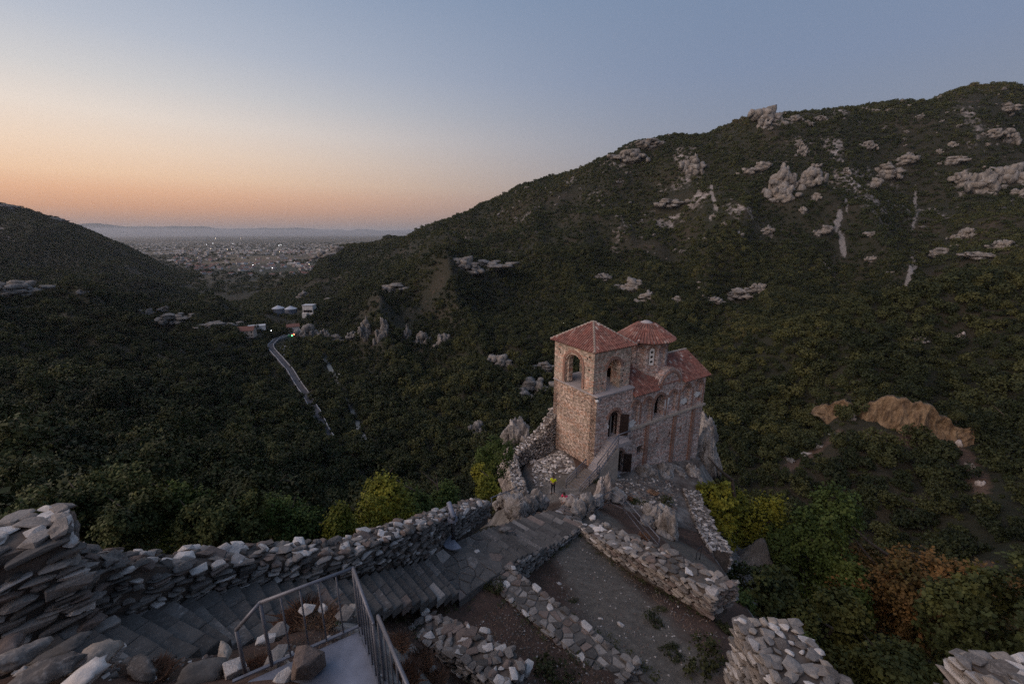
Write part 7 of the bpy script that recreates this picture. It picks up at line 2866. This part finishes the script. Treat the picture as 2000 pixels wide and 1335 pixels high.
def wall_foot_weeds():
    """low growth along the foot of the walls, one mass"""
    rng = np.random.default_rng(71)
    lines = [[G(1133, 1048, 16.2), G(1250, 1126, 14.95), G(1375, 1208, 14.0)], [G(1005, 1118, 14.0), G(1110, 1062, 15.6)], [G(960, 1142, 13.1), G(1068, 1236, 12.75), G(1190, 1338, 12.5)], [G(1110, 1185, 13.4), G(1180, 1238, 13.1), G(1290, 1338, 12.6)],
             [G(745, 1222, 10.9), G(835, 1205, 12.0), G(940, 1150, 13)], [G(800, 1235, 11.6), G(900, 1300, 11.3), G(960, 1340, 11)]]
    cs, ns = [], []
    for ln in lines:
        for a, b in zip(ln[:-1], ln[1:]):
            L = np.linalg.norm(np.array(b) - np.array(a))
            for _ in range(int(L * 16)):
                if rng.random() < .45:
                    continue
                p = np.array(a) + (np.array(b) - np.array(a)) * rng.random() + np.array([rng.normal() * .16, rng.normal() * .16, 0])
                z = float(spur_z(np.array([p[0]]), np.array([p[1]]))[0])
                cs.append((p[0], p[1], z + rng.uniform(.0, .09)))
                ns.append((0, 0, 1))
    P = leaf_cloud(rng, np.array(cs), np.array(ns), 14, .055, .055)
    me = np_mesh('wall_foot_weeds', P, np.arange(len(P)).reshape(-1, 4), MAT['grass_green'])
    tag(link_mesh('wall_foot_weeds', me), 'low weeds along the foot of the court walls', 'weeds', kind='stuff')


wall_foot_weeds()

# ------------------------------------------------------------------ town, silos, roadside houses
def house_meshes(w, d, h, rh, seed, wall, roof):
    m = MB()
    m.box((0, 0, h / 2 - .4), (w, d, h + .8))
    m.add([(-w / 2, -d / 2, h), (-w / 2, d / 2, h), (-w / 2, 0, h + rh)], [(0, 1, 2)])
    m.add([(w / 2, -d / 2, h), (w / 2, d / 2, h), (w / 2, 0, h + rh)], [(0, 2, 1)])
    a = m.mesh('house_walls', wall)
    e = .5
    t = .25
    m = MB()
    for sg in (-1, 1):
        y0, z0 = sg * (d / 2 + e), h - e * rh / (d / 2)
        p = [(-w / 2 - e, y0, z0 + .02), (w / 2 + e, y0, z0 + .02), (w / 2 + e, 0, h + rh + .02), (-w / 2 - e, 0, h + rh + .02)]
        q = [(x, y, z + t) for x, y, z in p]
        m.hexa(p + q)
    b = m.mesh('house_roof', roof)
    m = MB()
    n = max(2, int(w / 3.2))
    for fl in range(max(1, int(h / 3))):
        for i in range(n):
            x = -w / 2 + (i + .5) * w / n
            for sg in (-1, 1):
                m.box((x, sg * (d / 2 + .02), 1.6 + fl * 3.0), (1.1, .08, 1.3))
    c = m.mesh('house_windows', MAT['dark'])
    return a, b, c


def mk(c, nm):
    return mat_plain(nm, c, .85, 0, .15, .2)


WALLS = [mk((.54, .52, .50), 'cream_render'), mk((.44, .43, .42), 'grey_render'), mk((.66, .65, .64), 'white_render'), mk((.46, .39, .34), 'ochre_render')]
ROOFS = [mk((.20, .10, .08), 'red_house_tile'), mk((.24, .14, .115), 'orange_house_tile'), mk((.17, .12, .10), 'brown_house_tile')]
HK = []
for i in range(8):
    rr = random.Random(50 + i)
    HK.append(house_meshes(rr.uniform(9, 16), rr.uniform(8, 11), rr.uniform(4.5, 8.5), rr.uniform(2, 3.4), i, WALLS[i % 4], ROOFS[i % 3]))
SLAB = []
for i in range(3):
    m = MB()
    w, d, h = ((34, 14, 9), (22, 14, 26), (50, 24, 8))[i]
    m.box((0, 0, h / 2 - .5), (w, d, h + 1))
    SLAB.append((m.mesh('block_walls', WALLS[(2, 0, 2)[i]]), w, d, h))


def town():
    rng = random.Random(8)
    n = 0
    tries = 0
    while n < 290 and tries < 4000:
        tries += 1
        px = rng.uniform(330, 720)
        Y = math.exp(rng.uniform(math.log(1330), math.log(3600)))
        az = azpx(px)
        x = math.tan(az) * Y
        z = float(terrain_z(np.array([x]), np.array([Y]))[0])
        if z > PLAIN + 9:
            continue
        dens = fbm(np.array([x / 240]), np.array([Y / 300]), 3, 55)[0]
        if dens < -.05 and rng.random() < .75:
            continue
        far = Y > 2400
        k = rng.randrange(8)
        band = 'along the near edge of the town' if Y < 1800 else 'in the middle of the town' if Y < 2600 else 'toward the far side of the town'
        side = 'left' if px < 450 else 'centre' if px < 580 else 'right'
        A, B, Cw = HK[k]
        o = link_mesh('house', A, None, (x, Y, z), (0, 0, rng.choice((0, 1.57)) + rng.uniform(-.5, .5)))
        s = rng.uniform(.85, 1.25)
        o.scale = (s, s, s)
        link_mesh('roof', B, o)
        if Y < 1900:
            link_mesh('windows', Cw, o)
        colr = ('cream', 'grey', 'white', 'ochre')[k % 4]
        tag(o, 'small %s house with tiled roof %s, %s' % (colr, band, side), 'house', 'town houses %s, %s' % (band, side))
        n += 1
    for k, (px, Y, kind, lab) in enumerate([(372, 2700, 1, 'tall pale apartment block at the left of the town'), (396, 2650, 1, 'second tall apartment block right of the first'), (545, 2300, 1, 'slim tower block in the middle of the town'),
                                            (566, 1900, 2, 'long pale flat roofed hall at the right of the town'), (575, 1750, 0, 'white flat building near the right of the town'), (340, 3300, 2, 'long white shed on the far left of the town'), (640, 2500, 2, 'wide pale hall behind the rocky hill'),
                                            (430, 3200, 2, 'long pale hall behind the apartment blocks'), (500, 3400, 2, 'flat pale hall at the far side of the town'), (325, 2100, 0, 'white building at the foot of the left hill')]):
        x = math.tan(azpx(px)) * Y
        z = float(terrain_z(np.array([x]), np.array([Y]))[0])
        me, w, d, h = SLAB[kind]
        o = link_mesh('town_building', me, None, (x, Y, z), (0, 0, random.Random(k).uniform(-.4, .4)))
        m = MB()
        for fl in range(max(1, int(h / 3.2))):
            m.box((0, -d / 2 - .05, 1.8 + fl * 3.1), (w * .92, .12, 1.2))
        m.build('window_band', MAT['dark'], o)
        m = MB()
        m.box((0, 0, h + .2), (w + .6, d + .6, .4))
        m.build('flat_roof', MAT['kerb'], o)
        tag(o, lab, 'building')
    # too far to tell apart: one mass
    m = MB()
    for _ in range(620):
        px = rng.uniform(250, 780)
        Y = math.exp(rng.uniform(math.log(2800), math.log(6500)))
        x = math.tan(azpx(px)) * Y
        z = float(terrain_z(np.array([x]), np.array([Y]))[0])
        if z > PLAIN + 9:
            continue
        m.box((x, Y, z + 3), (rng.uniform(9, 34), rng.uniform(8, 16), rng.uniform(5, 11)), rng.uniform(-.5, .5))
    tag(m.build('distant_town', WALLS[1]), 'hazy far quarter of the town on the plain', 'town', kind='stuff')


town()


def lamp_dot(name, label, p, rad, colr, strength, pole, group=None):
    t = empty(name, p)
    tag(t, label, 'lamp', group)
    m = MB()
    m.tube((0, 0, -.5), (0, 0, pole), max(.08, rad * .12), n=6)
    m.build('pole', MAT['steel_dark'], t)
    m = MB()
    m.ball((0, 0, pole), rad, 8, 6)
    key = 'glow_%s_%s' % (colr, strength)
    if key not in MAT:
        MAT[key] = mat_plain('glowing_lamp', (.8, .8, .8), .5, 0, 0, 1, colr, strength)
    o = m.build('bulb', MAT[key], t, True)
    return t


WARM_, COOL = (1.0, .80, .55), (.95, .97, 1.0)
for k, (px, py, c, st) in enumerate([(421, 467, WARM_, 30), (470, 467, WARM_, 14), (404, 479, COOL, 22), (416, 477, COOL, 18), (412, 488, WARM_, 14), (455, 478, COOL, 18), (453, 489, WARM_, 30), (444, 489, WARM_, 24), (545, 481, COOL, 26), (549, 480, COOL, 22),
                                 (546, 494, WARM_, 18), (494, 519, COOL, 40), (515, 521, COOL, 40), (532, 525, COOL, 36), (604, 518, WARM_, 30), (500, 516, COOL, 24), (386, 505, WARM_, 10), (470, 457, COOL, 14)]):
    p = hit(px, py, 900)
    if p is None:
        continue
    dep = p[1]
    lamp_dot('street_lamp', 'lit street lamp among the houses of the distant town', (p[0], p[1], p[2]), dep * .00036, c, st * .4, dep * .0022, 'lit lamps of the town')
p = hit(1101, 640, 75)
lamp_dot('street_lamp', 'single white lamp glowing on the slope left of the belfry roof', p, .32, COOL, 12, 3.5)
p = hit(531, 655, 75)
lamp_dot('street_lamp', 'white lamp above the road bend', p, .38, COOL, 8, 5)

# roadside building with coloured lights
p = hit(574, 649, 75)
B0_ = link_mesh('roadside_house', HK[0][0], None, p, (0, 0, .5))
link_mesh('roof', HK[0][1], B0_)
tag(B0_, 'red roofed roadside house lit by coloured lamps', 'house')
for (px, py, c, st, lab) in ((585, 651, (1.0, .75, .2), 14, 'yellow lamp on the roadside house'), (575, 655, (1.0, .12, .05), 14, 'red lamp by the roadside house'), (571, 658, (.1, 1.0, .25), 8, 'green lamp by the roadside house')):
    p = hit(px, py + 2, 75)
    lamp_dot('roadside_lamp', lab, p, .55, c, st, 2.2)
p = hit(484, 658, 75)
o = link_mesh('roadside_house', HK[3][0], None, (p[0], p[1], p[2] + .4), (0, 0, .3))
link_mesh('roof', HK[3][1], o)
link_mesh('windows', HK[3][2], o)
tag(o, 'small house with bright red roof among the trees', 'house')
p = hit(497, 645, 75)
o = link_mesh('long_shed', SLAB[0][0], None, p, (0, 0, .5), (.6, .6, .5))
m = MB()
m.box((0, 0, 9.2), (35, 15, .5))
m.build('flat_roof', MAT['metal_roof'], o)
tag(o, 'low pale shed behind the red roofed house', 'shed')
for k, (px, lab) in enumerate(((545, 'left pale steel silo with conical roof'), (569, 'right pale steel silo with conical roof'))):
    p = hit(px, 613, 75)
    S = empty('silo', p)
    tag(S, lab, 'silo', 'pair of silos')
    dep = p[1] * CT - p[2] * ST
    R = 10.5 * dep / FPX
    m = MB()
    m.tube((0, 0, -3), (0, 0, R * 1.0), R, R, 28)
    m.build('tank', mat_plain('silo_steel', (.20, .23, .29), .5, .3, .1, .3), S)
    for q in range(6):
        m = MB()
        m.tube((0, 0, R * (.1 + .15 * q)), (0, 0, R * (.1 + .15 * q) + .25), R * 1.012, R * 1.012, 28, cap=False)
        m.build('hoop', MAT['steel'], S)
    m = MB()
    m.tube((0, 0, R * 1.0), (0, 0, R * 1.5), R * 1.07, R * .08, 28)
    m.build('roof_cone', MAT['metal_roof'], S)
    m = MB()
    m.tube((0, 0, R * 1.48), (0, 0, R * 1.6), R * .1, R * .1, 10)
    m.build('vent', MAT['steel'], S)
p = hit(606, 616, 75)
o = empty('white_building', p)
tag(o, 'white works building right of the silos', 'building')
m = MB()
m.box((0, 0, 5), (13, 10, 16))
m.build('walls', MAT['white'], o)
m = MB()
m.box((0, -5.1, 6), (11, .3, 3))
m.build('window_band', MAT['dark'], o)
m = MB()
m.box((0, 0, 13.3), (14, 11, .6))
m.build('flat_roof', MAT['metal_roof'], o)
m = MB()
m.box((-3, -6, 1), (6, 6, 6))
m.build('annex', MAT['white'], o)


# ------------------------------------------------------------------ people
def skin_fig(name, verts, edges, mat, parent, loc, rz, sub=2):
    me = bpy.data.meshes.new(name)
    me.from_pydata([v[0] for v in verts], edges, [])
    o = link_mesh(name, me, parent, loc, (0, 0, rz))
    md = o.modifiers.new('skin', 'SKIN')
    for i, v in enumerate(verts):
        rr = v[1] if isinstance(v[1], tuple) else (v[1], v[1])
        me.skin_vertices[0].data[i].radius = rr
        me.skin_vertices[0].data[i].use_root = (i == 0)
    md.use_smooth_shade = True
    ss = o.modifiers.new('sub', 'SUBSURF')
    ss.levels = ss.render_levels = sub
    me.materials.append(mat)
    return o


def person(label, loc, rz, J, shirt, trousers, hair, skin, shoe, bare_legs=False, hat=None):
    """J: joint positions (metres, facing -Y)"""
    root = empty('person', loc, rz)
    tag(root, label, 'person')
    V, E = [], []

    def add(p, r, link=None):
        V.append((p, r))
        i = len(V) - 1
        if link is not None:
            E.append((link, i))
        return i
    pel = add(J['pelvis'], (.13, .10))
    sp = add(J['spine'], (.125, .095), pel)
    ch = add(J['chest'], (.15, .105), sp)
    nk = add(J['neck'], .052, ch)
    hb = add(J['head0'], (.072, .080), nk)
    hm = add(J['head1'], (.082, .098), hb)
    ht = add(J['head2'], (.062, .072), hm)
    d = Vector(J['face'])
    hc = Vector(J['head0']).lerp(Vector(J['head1']), .55)
    nose = add(tuple(hc + d * .115), .014, hm)
    for sd in ('L', 'R'):
        s = add(J['sh' + sd], .062, ch)
        e = add(J['el' + sd], .043, s)
        w = add(J['wr' + sd], .028, e)
        hd = Vector(J['wr' + sd]) - Vector(J['el' + sd])
        hd.normalize()
        sx = hd.cross(Vector((0, 0, 1)))
        sx = sx.normalized() if sx.length > .1 else Vector((1, 0, 0))
        pm = add(tuple(Vector(J['wr' + sd]) + hd * .06), (.036, .02), w)
        for q, off in enumerate((-.03, -.01, .01, .03)):
            b0 = Vector(J['wr' + sd]) + hd * .10 + sx * off
            i0 = add(tuple(b0), .010, pm)
            i1 = add(tuple(b0 + hd * (.03, .035, .033, .026)[q] + Vector((0, 0, -.008))), .009, i0)
            add(tuple(b0 + hd * (.045, .052, .05, .04)[q] + Vector((0, 0, -.028))), .007, i1)
        t0 = Vector(J['wr' + sd]) + hd * .035 + sx * .045
        i0 = add(tuple(t0), .011, pm)
        add(tuple(t0 + hd * .03 + sx * .02), .009, i0)
        h = add(J['hip' + sd], .088, pel)
        k = add(J['kn' + sd], .058, h)
        a = add(J['an' + sd], .038, k)
        add(J['to' + sd], (.036, .028), a)
    skin_fig('body', V, E, skin, root, (0, 0, 0), 0)
    # clothes follow the body a little outside it
    g = 1.16
    Vs = [(J['pelvis'], (.13 * g, .105 * g)), (J['spine'], (.128 * g, .10 * g)), (J['chest'], (.155 * g, .112 * g)), (tuple(Vector(J['chest']).lerp(Vector(J['neck']), .6)), .085)]
    Es = [(0, 1), (1, 2), (2, 3)]
    for sd in ('L', 'R'):
        i = len(Vs)
        Vs += [(J['sh' + sd], .078), (tuple(Vector(J['sh' + sd]).lerp(Vector(J['el' + sd]), .62)), .066)]
        Es += [(2, i), (i, i + 1)]
    skin_fig('shirt', Vs, Es, shirt, root, (0, 0, 0), 0)
    Vt = [(tuple(Vector(J['pelvis']) + Vector((0, 0, .03))), (.138, .115))]
    Et = []
    for sd in ('L', 'R'):
        i = len(Vt)
        end = .97 if not bare_legs else .35
        Vt += [(J['hip' + sd], .103), (J['kn' + sd], .074), (tuple(Vector(J['kn' + sd]).lerp(Vector(J['an' + sd]), end)), .056)]
        Et += [(0, i), (i, i + 1), (i + 1, i + 2)]
        f = Vector(J['an' + sd])
        m = MB()
        tdir = (Vector(J['to' + sd]) - f)
        c = f + tdir * .45
        m.tube(f - tdir * .35 - Vector((0, 0, .035)), f + tdir * 1.15 - Vector((0, 0, .05)), .052, .04, 8)
        m.build('shoe', shoe, root, True)
    skin_fig('trousers', Vt, Et, trousers, root, (0, 0, 0), 0)
    Hc = Vector(J['head1']) + (Vector(J['head2']) - Vector(J['head1'])) * .35 - d * .022
    m = MB()
    m.ball(Hc, .107, 12, 8, 1.0)
    back = Hc - d * .03 - (Vector(J['head1']) - Vector(J['head0'])) * .5
    m.ball(back, .088, 10, 7)
    m.build('hair', hair, root, True)
    sx = d.cross(Vector((0, 0, 1))).normalized()
    for sg in (-1, 1):
        m = MB()
        m.ball(hc + d * .088 + sx * .032 * sg + Vector((0, 0, .03)), .011, 6, 4)
        m.build('eye', MAT['dark'], root)
        m = MB()
        m.ball(hc + sx * .088 * sg - d * .01, .02, 6, 5, 1.5)
        m.build('ear', skin, root, True)
    m = MB()
    m.tube(hc + d * .094 - sx * .022 - Vector((0, 0, .055)), hc + d * .094 + sx * .022 - Vector((0, 0, .055)), .006, n=5)
    m.build('mouth', MAT['wood_dark'], root)
    return root


SKIN = mat_plain('skin', (.42, .25, .18), .6, 0, .08, 10)
Jst = dict(pelvis=(0, 0, .95), spine=(0, .0, 1.14), chest=(0, .0, 1.34), neck=(0, -.01, 1.48), head0=(0, -.025, 1.555), head1=(0, -.03, 1.63), head2=(0, -.02, 1.70), face=(.25, -.93, -.25),
           shL=(.19, 0, 1.40), elL=(.27, -.03, 1.13), wrL=(.10, -.25, 1.20), shR=(-.19, 0, 1.40), elR=(-.26, -.06, 1.13), wrR=(-.06, -.27, 1.20),
           hipL=(.095, 0, .90), knL=(.10, -.02, .49), anL=(.11, .02, .085), toL=(.13, -.12, .045), hipR=(-.095, 0, .90), knR=(-.11, -.03, .49), anR=(-.12, .0, .085), toR=(-.16, -.13, .045))
pz_ = ground_at(1080, 963, 21.75)
P1 = person('person standing in a bright yellow shirt and dark trousers in the yard', (pz_[0], pz_[1], pz_[2] + .0), math.radians(-18), Jst, mat_plain('neon_yellow_cloth', (.72, .80, .02), .8, 0, .1, 6), mat_plain('dark_trouser_cloth', (.03, .03, .038), .9, 0, .2, 6),
            mat_plain('dark_hair', (.03, .02, .016), .6, 0, .2, 20), SKIN, MAT['dark'])
m = MB()
m.box((pz_[0] + .1, pz_[1] - .27, pz_[2] + 1.24), (.09, .07, .13), .3)
ph = m.build('camera_in_hands', MAT['steel_dark'])
ph.name = 'hand_camera'  # the small dark camera at the hands, not a bag
tag(ph, 'small dark camera held by the person in yellow', 'camera')
Jcr = dict(pelvis=(0, .12, .40), spine=(0, .03, .56), chest=(0, -.08, .74), neck=(0, -.16, .86), head0=(0, -.21, .93), head1=(0, -.235, 1.0), head2=(0, -.22, 1.07), face=(-.1, -.9, -.42),
           shL=(.16, -.07, .79), elL=(.21, -.25, .60), wrL=(.10, -.40, .48), shR=(-.16, -.07, .79), elR=(-.22, -.24, .60), wrR=(-.08, -.42, .50),
           hipL=(.09, .10, .38), knL=(.13, -.26, .46), anL=(.12, -.10, .085), toL=(.14, -.26, .045), hipR=(-.09, .10, .38), knR=(-.14, -.26, .45), anR=(-.13, -.08, .085), toR=(-.16, -.24, .045))
p2 = np.array(G(1103, 985, 18.75))
person('person in a bright pink top crouching between the pale rocks', tuple(p2), math.radians(-30), Jcr, mat_plain('pink_cloth', (.75, .05, .16), .8, 0, .1, 6), mat_plain('pale_trouser_cloth', (.42, .32, .32), .9, 0, .2, 6),
       mat_plain('brown_hair', (.04, .025, .018), .6, 0, .2, 20), SKIN, MAT['white'])

# ------------------------------------------------------------------ the air: thin evening haze
hm = MB()
hm.box((0, 18000, 15), (130000, 100000, 560))
HZ = hm.build('haze')
vm = bpy.data.materials.new('evening_haze')
vm.use_nodes = True
vn, vl = vm.node_tree.nodes, vm.node_tree.links
vn.remove(vn['Principled BSDF'])
pv = vn.new('ShaderNodeVolumePrincipled')
pv.inputs['Color'].default_value = (0.86, 0.90, 0.97, 1)
pv.inputs['Density'].default_value = 3.4e-5
pv.inputs['Anisotropy'].default_value = 0.2
vl.new(pv.outputs[0], vn['Material Output'].inputs['Volume'])
HZ.data.materials.append(vm)
tag(HZ, 'thin evening haze over valley and plain', 'haze', kind='stuff')
